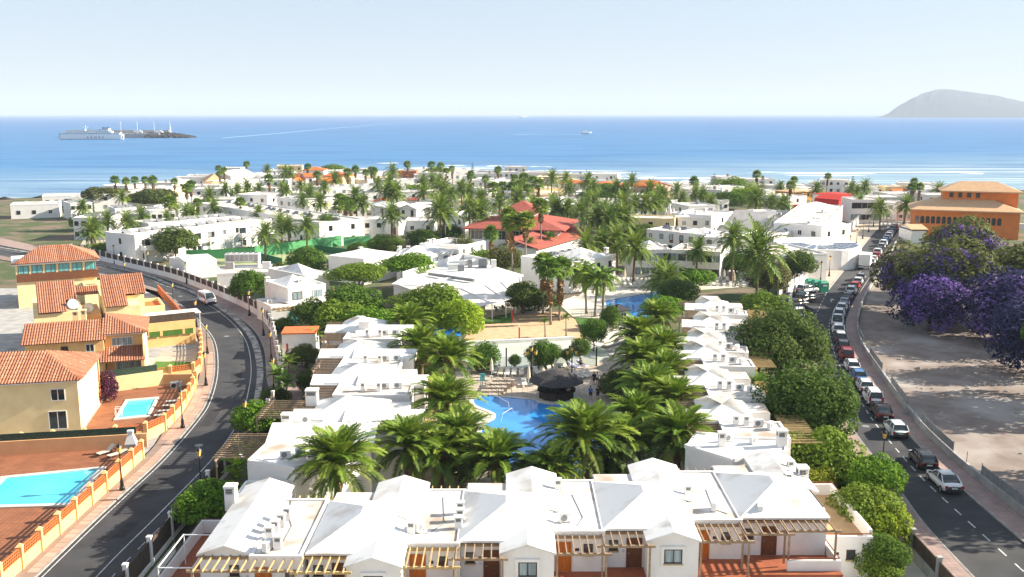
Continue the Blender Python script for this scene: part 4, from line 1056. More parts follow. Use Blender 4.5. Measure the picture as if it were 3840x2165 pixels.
ROYC = [quads_mesh('crown', np.concatenate([spin(frond_quads(3.0 * random.uniform(.9, 1.1), 78 - 95 * (k / 17), 95, 20, 0.10, 0.75, 300 + k, -0.35, 0.05, 0.2), k * 2.399963) for k in range(18)]), 'frond') for s in range(2)]
LOWC = [quads_mesh('crown', np.concatenate([spin(frond_quads(2.2 * random.uniform(.8, 1.1), 82 - 70 * (k / 15), 70, 16, 0.11, 0.6, 500 + k + s * 40, 0.2, 0.05, 0.15), k * 2.399963) for k in range(16)]), 'fan') for s in range(2)]
PALM_LABEL = {}
def palm(kind, pos, zc, size=1.0, label='', group=None, seed=0, skirt=None):
    rr = random.Random(seed * 13 + 5); lean = (rr.uniform(-.05, .05), rr.uniform(-.05, .05))
    nm = {'d': 'date_palm', 'f': 'fan_palm', 'r': 'royal_palm', 'l': 'areca_palm'}[kind]
    t = thing(nm, label, 'palm tree', (pos[0], pos[1], 0), rr.uniform(0, 6.28), group)
    t.rotation_euler = (*lean, t.rotation_euler[2])
    if kind == 'd':
        new_obj('trunk', trunk_mesh(round(zc * 2) / 2, 0.26, 0.22, 'trunk', 0.2), t, scale=(1, 1, zc / (round(zc * 2) / 2)))
        new_obj('crown', FARC[rr.randrange(5)], t, (0, 0, zc), 0, size * 1.2)
    elif kind == 'f':
        new_obj('trunk', trunk_mesh(round(zc), 0.2, 0.13, 'trunk_pale'), t, scale=(1, 1, zc / round(zc)))
        new_obj('crown', FANC[rr.randrange(4)], t, (0, 0, zc), 0, size)
        sk = rr.randrange(3) if skirt is None else skirt
        if sk >= 0: new_obj('dead_leaves', FANS[sk], t, (0, 0, zc - 0.3), 0, size)
    elif kind == 'r':
        new_obj('trunk', trunk_mesh(zc, 0.24, 0.15, 'trunk_pale', 0.02), t)
        new_obj('crown', ROYC[rr.randrange(2)], t, (0, 0, zc), 0, size)
    else:
        new_obj('trunk', trunk_mesh(zc, 0.12, 0.08, 'trunk_pale'), t)
        new_obj('crown', LOWC[rr.randrange(2)], t, (0, 0, zc), 0, size)
    return t
# ---- broadleaf crowns
def crown_quads(seed, n, rx, rz, leaf, lobes=16, spread=0.55, flat=0.35, lobe_r=0.42, shell=0.75):
    """leaf-sized faces on the outside of many overlapping clumps"""
    g = np.random.default_rng(seed)
    ph = np.arccos(1 - (1 + flat) * (np.arange(lobes) + 0.5) / lobes * 0.98); th = np.arange(lobes) * 2.399963 + g.uniform(-.3, .3, lobes)
    C = np.stack([np.sin(ph) * np.cos(th), np.sin(ph) * np.sin(th), np.cos(ph)], 1) * g.uniform(0.5, 0.72, (lobes, 1))
    C = np.concatenate([C, [[0, 0, 0.1]]]); lr = np.concatenate([lobe_r * g.uniform(0.6, 1.3, lobes), [0.55]])
    k = g.choice(len(C), n, p=lr ** 2 / np.sum(lr ** 2))
    d = g.normal(size=(n, 3)); d /= np.linalg.norm(d, axis=1)[:, None]
    pos = C[k] + d * (lr[k] * (shell + (1.05 - shell) * g.random(n) ** 0.6))[:, None]
    nrm = d * 0.9 + np.array([0, 0, 0.35]) + g.normal(size=(n, 3)) * 0.5; nrm /= np.linalg.norm(nrm, axis=1)[:, None]
    a = np.cross(nrm, g.normal(size=(n, 3))); a /= np.linalg.norm(a, axis=1)[:, None]; b_ = np.cross(nrm, a)
    P_ = pos * np.array([rx, rx, rz])
    s = leaf * g.uniform(0.6, 1.25, n)[:, None]
    return np.stack([P_ - a * s * 0.6, P_ - b_ * s * 0.32 + nrm * s * 0.08, P_ + a * s * 0.6 - nrm * s * 0.1, P_ + b_ * s * 0.32 + nrm * s * 0.08], 1)
CROWN = {}
def crown(kind, v, n, leaf, lobes, flat, matn, lr=0.42, rz=0.75):
    CROWN[kind, v] = quads_mesh('crown', crown_quads(hash((kind, v)) % 1 + v * 31 + len(kind) * 7 + n, n, 1.0, rz, leaf, lobes, flat=flat, lobe_r=lr), matn)
for v in range(2):
    crown('big', v, 15000, 0.060, 34, 0.6, 'leaf_dark', 0.30, 0.9)
    crown('acacia', v, 8000, 0.075, 26, 0.15, 'leaf_bright', 0.36, 0.6)
    crown('mid', v, 7000, 0.085, 22, 0.5, 'leaf_mid', 0.36, 0.8)
    crown('dark', v, 6000, 0.09, 20, 0.5, 'leaf_dark', 0.36, 0.8)
    crown('lime', v, 4000, 0.11, 16, 0.5, 'leaf_lime', 0.4, 0.85)
    crown('bush', v, 4500, 0.11, 15, 0.35, 'leaf_bright', 0.42, 0.85)
    crown('topiary', v, 6500, 0.085, 60, 0.95, 'leaf_mid', 0.30, 0.95)
    crown('pine', v, 5000, 0.10, 24, 0.3, 'leaf_pine', 0.3, 0.6)
    crown('olive', v, 4500, 0.10, 18, 0.5, 'leaf_olive', 0.38, 0.9)
crown('violet', 0, 6500, 0.07, 30, 0.7, 'petal_violet', 0.26, 0.95)
crown('blue', 0, 6500, 0.075, 28, 0.7, 'leaf_blue', 0.32, 0.95)
crown('plum', 0, 3000, 0.12, 12, 0.5, 'petal_plum', 0.42, 1.0)
def limb_mesh(h, r, seed):
    def f():
        rr = random.Random(seed); b = B()
        b.tube([(0, 0, 0), (0.05 * h, 0, 0.3 * h), (0, 0.04 * h, 0.55 * h)], [r * 1.25, r, r * 0.85], 8)
        for k in range(5):
            a = k * 1.257 + rr.uniform(-.3, .3); q = rr.uniform(0.3, 0.5) * h
            b.tube([(0, 0.03 * h, 0.45 * h), (0.45 * q * math.cos(a), 0.45 * q * math.sin(a), 0.68 * h), (q * math.cos(a), q * math.sin(a), h * rr.uniform(0.85, 1.0))], [r * 0.6, r * 0.42, r * 0.15], 6)
        return b.mesh('trunk', ['trunk'], True)
    return shared(('limb', round(h, 1), r, seed), f)
def tree(kind, pos, zc, rx, rz, label, v=0, name='broadleaf_tree', cat='tree', group=None, trunk_r=0.22, trunk=True, extra=None):
    t = thing(name, label, cat, (pos[0], pos[1], 0), random.uniform(0, 6.28), group)
    if trunk: new_obj('trunk', limb_mesh(max(0.6, zc), trunk_r, v), t)
    rx *= 1.22; rz *= 1.2
    new_obj('crown', CROWN[kind, v], t, (0, 0, zc), 0, (rx, rx * random.uniform(0.92, 1.08), rz))
    if extra:
        for kk, s in extra: new_obj('blossom' if 'violet' in kk else 'crown', CROWN[kk, 0], t, (0, 0, zc), 1.3, (rx * s, rx * s, rz * s))
    return t
def banana(pos, h, label, n=9, seed=0, group=None):
    rr = random.Random(seed)
    t = thing('banana_plant', label, 'plant', (pos[0], pos[1], 0), rr.uniform(0, 6), group)
    new_obj('stem', trunk_mesh(round(h * 0.5, 1), 0.14, 0.1, 'trunk_pale'), t)
    def leaf(v):
        def f():
            b = B(); L_ = 2.2; m = 9; vs = []
            e0 = R(78 - 14 * v); x = z = 0
            for i in range(m):
                u = i / (m - 1); w_ = 0.34 * math.sin(math.pi * (0.08 + 0.9 * u)) ** 0.7 if u > 0.12 else 0.03
                vs += [(x, -w_, z + w_ * 0.25), (x, 0, z), (x, w_, z + w_ * 0.25)]
                e = e0 - R(95) * u ** 1.6; x += math.cos(e) * L_ / (m - 1); z += math.sin(e) * L_ / (m - 1)
            b.add(vs, [(3 * i + k, 3 * i + k + 1, 3 * i + k + 4, 3 * i + k + 3) for i in range(m - 1) for k in (0, 1)])
            return b.mesh('leaf', ['leaf_lime' if v == 0 else 'leaf_bright'], True)
        return shared(('banleaf', v), f)
    for k in range(n):
        az = k * 2.4 + rr.uniform(-.3, .3)
        new_obj('leaf', leaf(rr.randrange(3)), t, (0, 0, h * 0.45 + rr.uniform(-.2, .2)), 0, h / 3.2 * rr.uniform(.8, 1.15), (rr.uniform(-.2, .2), rr.uniform(-.3, .2), az))
    return t
def araucaria(pos, h, label):
    t = thing('norfolk_pine', label, 'pine tree', (pos[0], pos[1], 0), 0, 'norfolk pines by the shore')
    new_obj('trunk', trunk_mesh(h, 0.22, 0.05, 'trunk'), t)
    Q = []
    for i in range(9):
        z = h * (0.3 + 0.075 * i); L_ = 0.26 * h * (1 - i / 10)
        for k in range(6): Q.append(spin(frond_quads(L_, 12, -20, 8, 0.13, 0.4, i * 9 + k, 0.1, 0.05), k * 1.047 + i, 1, 0, (0, 0, z)))
    new_obj('crown', shared(('arau', round(h)), lambda: quads_mesh('crown', np.concatenate(Q), 'leaf_pine')), t)

# ---- palms round the courtyard pool, frond by frond
NEAR = [('o', 848, 1170, 5.6, 0.98, 'date palm in front of the left wing, its trunk swollen and reddish below the crown'),
        ('o', 1035, 1128, 4.2, 0.98, 'date palm with yellowing lower fronds beside a wooden terrace'),
        ('o', 1165, 1106, 4.0, 0.9, 'date palm leaning over the near edge of the pool'),
        ('o', 1252, 1168, 3.0, 0.98, 'short date palm with fresh green fronds between two back gables'),
        ('o', 1480, 1110, 4.4, 1.18, 'largest date palm, with orange fruit stalks, by the near pool edge'),
        ('o', 1105, 1146, 3.4, 0.85, 'low date palm filling the gap before the pool terrace wall'),
        ('o', 1392, 1186, 2.6, 0.72, 'smallest date palm, its fronds just above a back gable'),
        ('o', 1568, 1118, 3.6, 0.85, 'date palm between the largest palm and the banana plants'),
        ('f', 560, 400, 5.2, 0.95, 'date palm rising above the far end of the left wing roofs'),
        ('f', 650, 625, 5.0, 1.0, 'date palm in the dense row along the left wing'),
        ('f', 880, 715, 5.0, 1.02, 'date palm in the dense row along the left wing'),
        ('f', 850, 1095, 4.6, 0.98, 'date palm above the curved end of the pool'),
        ('o', 1600, 850, 4.8, 1.0, 'date palm in the dense row along the right wing'),
        ('o', 1655, 800, 4.6, 0.85, 'date palm in the dense row along the right wing'),
        ('o', 1625, 912, 4.8, 0.95, 'date palm in the dense row along the right wing'),
        ('o', 1668, 880, 4.8, 0.9, 'date palm in the dense row along the right wing'),
        ('o', 1678, 945, 4.8, 0.92, 'date palm in the dense row along the right wing'),
        ('o', 1632, 985, 4.8, 0.95, 'date palm in the dense row along the right wing'),
        ('o', 1690, 1015, 4.6, 0.9, 'date palm in the dense row along the right wing'),
        ('o', 1605, 1058, 4.2, 0.9, 'date palm behind the largest palm, beside the bar walkway'),
        ('o', 1705, 1098, 4.2, 0.95, 'date palm with long arching fronds hanging over the right wing roof')]
for i, (k, x, y, z, s, lb) in enumerate(NEAR):
    p = P(k, x, y, z)
    date_palm(p, z, s, lb, 'date palms round the courtyard pool', fruit=(i == 4), seed=i + 3)
# ---- palms of the middle ground and the shore (crown centres)
def many(kind, zk, pts, zc, label, group, size=1.0, jit=0.8):
    for i, q in enumerate(pts):
        z = (q[2] if len(q) > 2 else zc) + random.uniform(-jit, jit) * 0.4
        palm(kind, P(zk, q[0], q[1], z), z, size * random.uniform(0.78, 1.16), label, group, seed=int(q[0] * 7 + q[1]))
many('f', 'a', [(325, 650), (430, 660), (495, 650), (590, 650), (670, 650), (845, 665)], 9, 'slender fan palm in the row before the left-hand beach', 'fan palms before the left beach', 1.35)
many('f', 'a', [(1000, 690), (960, 725), (1245, 545), (1290, 562), (1250, 592), (1480, 510), (1690, 640), (2020, 535), (2100, 605), (2440, 555), (2530, 585), (2380, 585)], 9, 'fan palm among the orange-roofed beach houses', 'fan palms among the beach houses', 1.3)
many('f', 'b', [(10, 140), (35, 150), (325, 90), (530, 95), (610, 105), (655, 150), (720, 125), (1120, 140), (885, 175), (875, 200), (1005, 220)], 9, 'fan palm standing against the sea in the middle of the shore', 'fan palms against the sea', 1.3)
many('f', 'b', [(1080, 300), (1165, 285), (1240, 290), (1310, 275), (1380, 300), (1470, 265), (1270, 215), (1420, 230), (1350, 215)], 8.5, 'fan palm in the thick clump behind the red-roofed pavilion', 'fan palms behind the pavilion', 1.5)
many('f', 'b', [(1190, 545), (1250, 610), (1365, 590), (1500, 460)], 12, 'tall shaggy fan palm in front of the red-roofed pavilion', 'fan palms before the pavilion', 1.35)
many('f', 'b', [(1070, 700, 8)], 8, 'dark fan palm with a full skirt of dead leaves beside the pavilion', None, 1.3)
many('f', 'b', [(1515, 965), (1585, 1020), (1660, 1010)], 8.5, 'fan palm with a brown skirt standing by the sand court', 'fan palms by the sand court', 1.35)
many('f', 'c', [(365, 240), (910, 180), (1525, 195), (2295, 240), (2280, 292), (2335, 290), (1200, 275), (1250, 230)], 9, 'fan palm on the right-hand shore', 'fan palms on the right shore', 1.25)
many('f', 'a', [(2310, 820), (2350, 850), (2400, 880), (2290, 880), (1425, 845), (820, 845), (1060, 850)], 7.5, 'shaggy fan palm between the middle white blocks', 'fan palms between the middle blocks', 1.4)
many('d', 'a', [(1670, 552), (1830, 585), (1870, 590), (1300, 735), (1400, 745), (1490, 720), (1600, 725), (1150, 800), (1800, 725), (1830, 745), (1960, 700), (2160, 705), (2030, 775), (1990, 830), (2140, 850), (2510, 855), (2450, 800), (2270, 650)], 7, 'date palm among the left rows of white houses', 'date palms among the left rows', 1.05)
many('d', 'a', [(440, 1020), (570, 965), (950, 930), (1010, 945), (1210, 890), (1590, 940), (1800, 1040), (1860, 1060), (2010, 1060), (800, 985), (830, 860), (390, 800), (40, 900), (150, 1060), (1640, 1130), (260, 1010)], 6, 'date palm in the gardens of the left hotel', 'date palms in the hotel gardens', 0.95)
many('d', 'a', [(115, 1110)], 5, 'wide date palm hanging over the small blue pool', None, 1.3)
many('d', 'b', [(190, 150), (60, 270), (150, 340), (230, 345), (470, 345), (640, 330), (700, 350), (800, 310), (860, 330), (870, 480), (960, 400), (1130, 430), (1290, 400), (170, 260), (540, 230), (610, 260), (460, 250), (180, 540), (960, 520)], 8, 'date palm among the houses left of the pavilion', 'date palms left of the pavilion', 1.15)
many('d', 'b', [(650, 470, 9.5), (610, 510, 9)], 9, 'tall twin-trunked date palm above the tennis court gate', 'twin date palms by the courts', 1.35)
many('d', 'b', [(1590, 215, 9), (1740, 300), (1710, 215), (1640, 490), (1720, 480), (1850, 520), (1960, 420), (1900, 400), (2060, 500), (2220, 450), (2330, 430), (2300, 240), (1900, 240), (1950, 290), (2440, 320), (2500, 430), (2150, 310), (2550, 350), (2000, 560), (2100, 580), (2150, 560), (2230, 560), (2420, 440), (2240, 310), (1600, 430), (1410, 480)], 7.5, 'date palm in the grove right of the pavilion', 'date palms right of the pavilion', 1.15)
many('d', 'b', [(1880, 800), (2020, 775), (2170, 785), (2310, 825)], 7, 'date palm in the row behind the farther pool', 'date palms behind the farther pool', 1.15)
many('d', 'c', [(20, 430), (100, 385), (50, 325), (210, 325), (260, 390), (370, 350), (445, 365), (510, 410), (1110, 285), (1440, 310), (1850, 290), (1740, 310), (1050, 420), (1140, 445), (1810, 420), (2000, 480), (2215, 450), (890, 340), (2500, 320), (1790, 330)], 6, 'date palm among the right-hand seaside houses', 'date palms among the right seaside houses', 1.0)
many('d', 'c', [(905, 385, 7)], 7, 'stout date palm with an orange-tinged crown behind the white flats', None, 1.35)
many('d', 'c', [(700, 740, 9)], 9, 'tall date palm in front of the two-storey white flats', None, 1.25)
many('d', 'c', [(925, 860, 9.5)], 9.5, 'tallest date palm, with grey drooping dead fronds, beside the car park', None, 1.75)
many('d', 'c', [(380, 850, 6)], 6, 'small date palm before the white two-storey row', None, 1.1)
many('d', 'c', [(150, 1110, 3.6), (80, 1090, 3.4)], 3.5, 'low date palm behind the right wing by the sunbeds', 'low date palms by the sunbeds', 1.2)
many('r', 'b', [(1900, 1060, 6.5), (2045, 1075, 6.5), (1975, 1110, 6)], 6.5, 'royal palm with drooping dark feathers beside the farther pool', 'royal palms beside the farther pool', 1.15, 0)
many('l', 'f', [(1745, 365, 2.6), (1930, 330, 2.8)], 2.7, 'young slim palm on the edge of the sand court', 'young palms on the sand court', 0.5)
many('l', 'b', [(1410, 770, 5), (1570, 730, 5)], 5, 'feathery palm on the pavilion lawn', 'feathery palms on the pavilion lawn', 1.0)
many('l', 'd', [(1750, 1200, 2.4), (1840, 1270, 2.2)], 2.4, 'yellow-green areca palm inside the street fence', 'areca palms inside the fence', 1.05)
many('l', 'd', [(2100, 850, 2.6)], 2.6, 'small blue-green palm beside the orange-roofed hut', None, 0.75)
many('l', 'd', [(2340, 330, 4.8), (1850, 1090, 2.0)], 4, 'feathery palm beside the street-side white houses', 'feathery palms by the street-side houses', 0.95)
many('l', 'h', [(920, 270, 3.4), (900, 920, 3.6), (950, 880, 3.8)], 3.4, 'ragged little palm beside the right wing pergolas', 'ragged palms by the right wing', 0.7)
for k, x, y, h in (('c', 530, 310, 9), ('c', 955, 330, 9), ('c', 1745, 330, 9), ('b', 895, 190, 9)):
    araucaria(P(k, x, y, 2), h, 'norfolk pine with tiered whorls standing before the surf')
# ---- trees
def tr(kind, k, x, y, zc, rx, rz, label, v=0, **kw):
    return tree(kind, P(k, x, y, zc), zc, rx, rz, label, v, **kw)
tr('big', 'o', 1962, 872, 4.6, 6.1, 5.0, 'huge dense dark green tree, farther of the two by the right road', 0, trunk_r=0.45)
tr('big', 'o', 2030, 1030, 4.4, 4.7, 4.4, 'huge dense dark green tree, nearer of the two by the right road', 1, trunk_r=0.4)
tr('acacia', 'o', 1085, 772, 3.8, 5.6, 4.6, 'broad bright green tree overhanging the sand court', 0)
tr('lime', 'o', 1150, 805, 3.2, 3.6, 3.4, 'yellow-green leafy tree beside the blue shelter', 0)
tr('mid', 'o', 890, 768, 3.6, 4.2, 3.6, 'leafy green tree behind the end of the left wing', 0)
tr('bush', 'o', 850, 800, 2.8, 3.4, 3.0, 'round bright shrub growing below the leafy tree by the left wing', 1, name='shrub', cat='shrub')
tr('mid', 'o', 785, 790, 2.6, 3.0, 2.6, 'leafy green tree beside the white house with patio chairs', 1)
tr('bush', 'o', 930, 815, 2.6, 3.2, 2.6, 'dense green shrub behind the left wing roofs', 0, name='shrub', cat='shrub')
tr('acacia', 'o', 905, 692, 4.6, 4.4, 3.2, 'flat-topped spreading tree left of the restaurant roof', 1)
tr('acacia', 'o', 1030, 668, 5.0, 4.9, 3.0, 'wide flat-topped tree touching the restaurant roof', 0)
tr('mid', 'o', 768, 658, 3.4, 4.0, 3.2, 'domed tree in front of the green tennis courts', 0)
tr('dark', 'o', 715, 682, 2.0, 2.6, 2.2, 'small dark shrub by the air cooling plant', 0, name='shrub', cat='shrub')
tr('mid', 'o', 628, 718, 3.8, 3.4, 3.0, 'rounded dark green tree overhanging the street fence', 1, trunk_r=0.25)
tr('dark', 'o', 438, 608, 4.4, 4.9, 3.8, 'dark rounded tree in front of the long hotel block', 0)
tr('topiary', 'o', 824, 568, 4.6, 3.2, 3.2, 'clipped ball tree at the end of the long white block', 0)
tr('dark', 'o', 900, 630, 2.4, 2.4, 2.0, 'dark shrub on the near side of the tennis courts', 1, name='shrub', cat='shrub')
tr('mid', 'o', 1065, 602, 2.6, 3.2, 2.4, 'leafy tree between the courts and the pyramid-roofed houses', 1)
tr('mid', 'o', 985, 614, 2.2, 3.0, 1.8, 'low tree along the far tennis court fence', 0)
tr('olive', 'o', 1272, 655, 3.0, 3.6, 3.0, 'pale-flowered shrub beside the restaurant', 0, name='shrub', cat='shrub')
tr('dark', 'o', 1315, 745, 3.0, 2.6, 2.6, 'dark ball-shaped tree by the restaurant terrace', 1)
tr('olive', 'o', 1170, 630, 3.2, 2.6, 3.0, 'columnar cactus-like tree in front of the low white house', 1)
tr('mid', 'o', 1455, 690, 3.2, 3.2, 3.2, 'leafy tree behind the sand court palms', 1)
tr('dark', 'o', 2010, 665, 3.6, 3.7, 3.0, 'dark spreading tree beside the car park wall', 1)
tr('olive', 'o', 1935, 700, 3.4, 4.0, 3.4, 'feathery grey-green tree beside the tallest palm', 0)
tr('dark', 'o', 1850, 662, 3.0, 3.2, 2.8, 'dark tree shading the ground floor of the white flats', 0)
tr('bush', 'o', 1745, 700, 2.0, 3.2, 2.0, 'leafy shrub by the sunbed terrace', 1, name='shrub', cat='shrub')
tr('bush', 'o', 1925, 770, 2.4, 3.0, 2.4, 'bright shrub at the far end of the right wing', 0, name='shrub', cat='shrub')
tr('bush', 'o', 1665, 775, 2.4, 2.6, 2.2, 'bright green shrub beside the low palms', 1, name='shrub', cat='shrub')
tr('dark', 'o', 1705, 738, 2.4, 3.4, 2.6, 'dark leafy shrub shading the farther pool', 1, name='shrub', cat='shrub')
tr('dark', 'o', 1560, 970, 1.6, 2.4, 2.2, 'dark round shrub beside the poolside bins', 0, name='shrub', cat='shrub')
tr('bush', 'c', 680, 290, 4.5, 6.0, 4.2, 'bright dense tree above the seaside roofs', 0)
tr('mid', 'c', 660, 400, 3.2, 6, 3.4, 'dark hedge-like tree below the bright seaside tree', 1)
tr('lime', 'c', 780, 360, 3.5, 4.5, 3.6, 'lime green tree among the seaside houses', 1)
tr('bush', 'b', 560, 170, 4, 6.0, 3.6, 'round green tree before the middle of the beach', 1)
tr('mid', 'b', 2040, 350, 4, 8.0, 4.2, 'wide green tree beyond the palm grove', 0)
tr('dark', 'b', 2380, 700, 3, 5.5, 3.0, 'dark hedge behind the white flats', 0, name='shrub', cat='shrub')
tr('mid', 'b', 2420, 870, 3, 2.8, 3.6, 'bright clipped tree beside the balcony', 1)
tr('pine', 'a', 240, 780, 5, 7, 4.6, 'flat wide conifer on the far left, by the beach palms', 0, name='conifer')
tr('pine', 'a', 620, 810, 5, 6.4, 4.6, 'flat wide conifer behind the hotel garden', 1, name='conifer')
tr('pine', 'a', 730, 790, 5, 6, 4.4, 'dark conifer beside the shaggy hotel palms', 0, name='conifer')
tr('bush', 'a', 240, 1260, 1.6, 3.2, 2.0, 'yellow-green shrub above the wall near the small blue pool', 0, name='shrub', cat='shrub')
tr('mid', 'a', 70, 1010, 2.5, 4.0, 2.5, 'low green shrub beside the parasol', 0, name='shrub', cat='shrub')
tr('bush', 'b', 380, 330, 3, 10.0, 3.0, 'long green hedge behind the white terraces', 0, name='hedge', cat='hedge')
tr('bush', 'a', 2260, 560, 3.5, 6.0, 3.5, 'round tree behind the orange-roofed villa', 1)
many_b = [('b', 430, 720, 'low shrub along the tennis fence'), ('b', 560, 750, 'leafy shrub beyond the tennis fence'), ('b', 120, 780, 'spreading shrub at the corner of the courts'), ('b', 700, 680, 'small tree by the court gate'), ('b', 1330, 840, 'dark shrub under the red pavilion roof'), ('b', 960, 920, 'leafy shrub before the pyramid houses'), ('b', 1480, 1290, 'shrub bed beside the pergola steps'), ('c', 60, 700, 'shrub in front of the white two-storey row')]
for i, (k, x, y, lb) in enumerate(many_b): tr(('mid', 'dark', 'bush')[i % 3], k, x, y, 1.6, 3.6, 2.2, lb, i % 2, name='shrub', cat='shrub')
# right fence planting
tr('bush', 'i', 1450, 400, 2.6, 2.9, 2.8, 'fluffy bright green shrub at the corner of the right wing', 0, name='shrub', cat='shrub')
tr('lime', 'i', 1460, 600, 1.6, 1.4, 1.4, 'small lime green shrub beside the corner terrace', 1, name='shrub', cat='shrub')
tr('bush', 'i', 1990, 590, 2.6, 1.9, 2.2, 'rounded shrub pressed against the right road fence', 1, name='shrub', cat='shrub')
tr('mid', 'i', 1800, 640, 1.2, 1.7, 1.4, 'low leafy shrub beside the strelitzia', 0, name='shrub', cat='shrub')
banana(P('i', 1690, 660, 0.6), 2.2, 'strelitzia with paddle leaves beside the right corner terrace', 10, 3)
banana(P('i', 1850, 640, 0.6), 2.2, 'strelitzia with paddle leaves nearer the right road fence', 9, 4)
tr('bush', 'i', 1830, 860, 2.6, 2.3, 2.3, 'umbrella-leaved shrub growing over the corner terrace wall', 1, name='shrub', cat='shrub')
tr('lime', 'i', 2010, 980, 2.2, 1.9, 2.0, 'light green umbrella-leaved shrub behind the wicker fence', 0, name='shrub', cat='shrub')
tr('mid', 'i', 2030, 1270, 1.6, 1.7, 1.9, 'dense shrub below the corner terrace, beside the paved path', 0, name='shrub', cat='shrub')
tr('bush', 'i', 1990, 1390, 1.0, 1.3, 1.2, 'shrub with red flowers at the foot of the block', 1, name='shrub', cat='shrub')
banana(P('m', 200, 960, 2.4), 3.2, 'banana plant with yellow-green leaves beside the right wing end wall', 10, 8)
banana(P('m', 420, 960, 2.2), 3.0, 'banana plant with yellow-green leaves nearest the right wing end wall', 9, 9)
banana(P('m', 330, 560, 3.0), 3.4, 'banana plant hidden among the right palms', 8, 10)
# left fence planting
tr('bush', 'e', 1060, 860, 2.0, 2.3, 1.9, 'bushy shrub spilling over the left road fence', 0, name='shrub', cat='shrub')
tr('mid', 'e', 1230, 830, 1.3, 1.5, 1.3, 'lower dark shrub beside the left corner terrace', 1, name='shrub', cat='shrub')
tr('bush', 'e', 1480, 150, 2.2, 2.1, 1.9, 'bushy shrub by the street lamp and wooden pergola', 1, name='shrub', cat='shrub')
tr('mid', 'e', 1620, 110, 1.8, 1.5, 1.5, 'small upright shrub between the path and the pergola', 0, name='shrub', cat='shrub')
tr('dark', 'e', 1390, 190, 1.2, 1.3, 1.2, 'low dark shrub at the foot of the street lamp', 0, name='shrub', cat='shrub')
banana(P('e', 1400, 400, 2.6), 3.6, 'banana plant with sunlit lime leaves over the left fence', 10, 5)
banana(P('e', 1310, 560, 1.6), 3.0, 'ragged banana plant lower along the left fence', 9, 6)
banana(P('e', 1290, 650, 1.2), 2.6, 'banana plant with torn leaves beside the white gable end', 9, 7)
tr('dark', 'd', 2010, 1020, 1.8, 2.3, 1.8, 'dark bushy tree beside the orange-roofed hut', 0)
tr('dark', 'd', 2030, 1260, 1.2, 1.3, 1.8, 'dark narrow shrub along the garden path', 1, name='shrub', cat='shrub')
tr('mid', 'd', 1740, 1370, 1.0, 1.6, 1.2, 'green shrub at the foot of the areca palms', 1, name='shrub', cat='shrub')
tr('bush', 'd', 1790, 740, 0.8, 1.4, 1.0, 'low shrub in front of the patio chairs', 0, name='shrub', cat='shrub')
# trees of violet and dark foliage behind the right wall
def vt(kind, x, y, zc, rx, rz, label, v=0, violet=1.0, name='flowering_tree', group=None):
    tree(kind, (x, y), zc, rx, rz, label, v, name=name, group=group, extra=(('violet', violet),) if violet else None, trunk_r=0.3)
vt('olive', 66.5, 158, 6.0, 4.8, 4.8, 'yellow-green tree with violet blossom behind the right wall', 1, 0.93)
vt('blue', 64, 143, 4.4, 5.0, 4.6, 'dark indigo tree with violet blossom on the vacant lot', 0, 1.0)
vt('olive', 82, 172, 8.0, 6.6, 6.0, 'tall yellowish tree with violet blossom behind the dark one', 0, 0.92)
vt('blue', 73, 134, 5.2, 7.0, 5.6, 'deep blue-violet tree beside the indigo one', 0, 1.0)
vt('olive', 70, 150, 7.6, 6.6, 5.2, 'olive tree with violet sprays between the dark ones', 1, 0.9)
vt('blue', 66.5, 119, 4.4, 4.8, 5.0, 'near-black leafy tree on the far side of the vacant lot', 0, 0)
vt('olive', 86, 152, 7.6, 8.0, 6.2, 'large olive-coloured tree standing behind the flowering trees', 1, 0, 'broadleaf_tree')
for i_, (x, y) in enumerate(((67, 106), (58, 80), (60, 60))): vt('dark', x, y, 8.4, 6.4, 6.4, 'tall dark tree in the row shading the vacant lot', i_ % 2, 0, 'broadleaf_tree', 'tall trees shading the vacant lot')
for i_, (k, x, y) in enumerate((('f', 700, 830), ('f', 780, 950), ('g', 760, 330), ('g', 900, 380), ('g', 1050, 460), ('o', 1650, 1060), ('o', 1600, 1000), ('o', 1640, 930), ('o', 1610, 880), ('g', 2250, 470), ('g', 1650, 480), ('f', 640, 760))):
    tr(('dark', 'mid')[i_ % 2], k, x, y, 1.3, 1.9, 1.5, 'low dark shrub in the planting under the courtyard palms', i_ % 2, name='shrub', cat='shrub', group='shrubs under the courtyard palms')
# clipped trees of the pool terrace
for k, x, y, zc, r in (('f', 1215, 675, 1.9, 2.05), ('f', 1475, 705, 1.6, 0.8), ('f', 1715, 655, 2.0, 2.0), ('f', 1800, 640, 2.0, 1.3), ('f', 1935, 655, 1.7, 0.8), ('f', 2050, 590, 2.4, 1.35), ('f', 2170, 445, 3.0, 1.85), ('f', 970, 615, 2.0, 1.3)):
    tr('topiary', k, x, y, zc, r, r * 0.95, 'ball-clipped tree on the pool terrace, ' + {1215: 'first beyond the striped towels', 1475: 'smallest, between glass screens', 1715: 'widest, behind the white loungers', 1800: 'half hidden behind the widest ball', 1935: 'small one beside the triple lantern', 2050: 'on a bare stem above the parasol', 2170: 'beside the pale steps', 970: 'beside the blue shelter'}[x], int(x) % 2, name='topiary_tree', trunk_r=0.1)
tr('dark', 'b', 1330, 1255, 2.6, 2.6, 2.5, 'dark rounded tree shading the restaurant terrace tables', 0)
tr('mid', 'f', 2320, 330, 1.8, 1.5, 2.2, 'climbing shrub against the white garden kiosk', 1, name='shrub', cat='shrub')
tree('plum', P('d', 245, 1310, 1.4), 1.4, 1.5, 1.8, 'plum-leaved shrub in the corner of the terracotta pool yard', 0, name='shrub', cat='shrub')
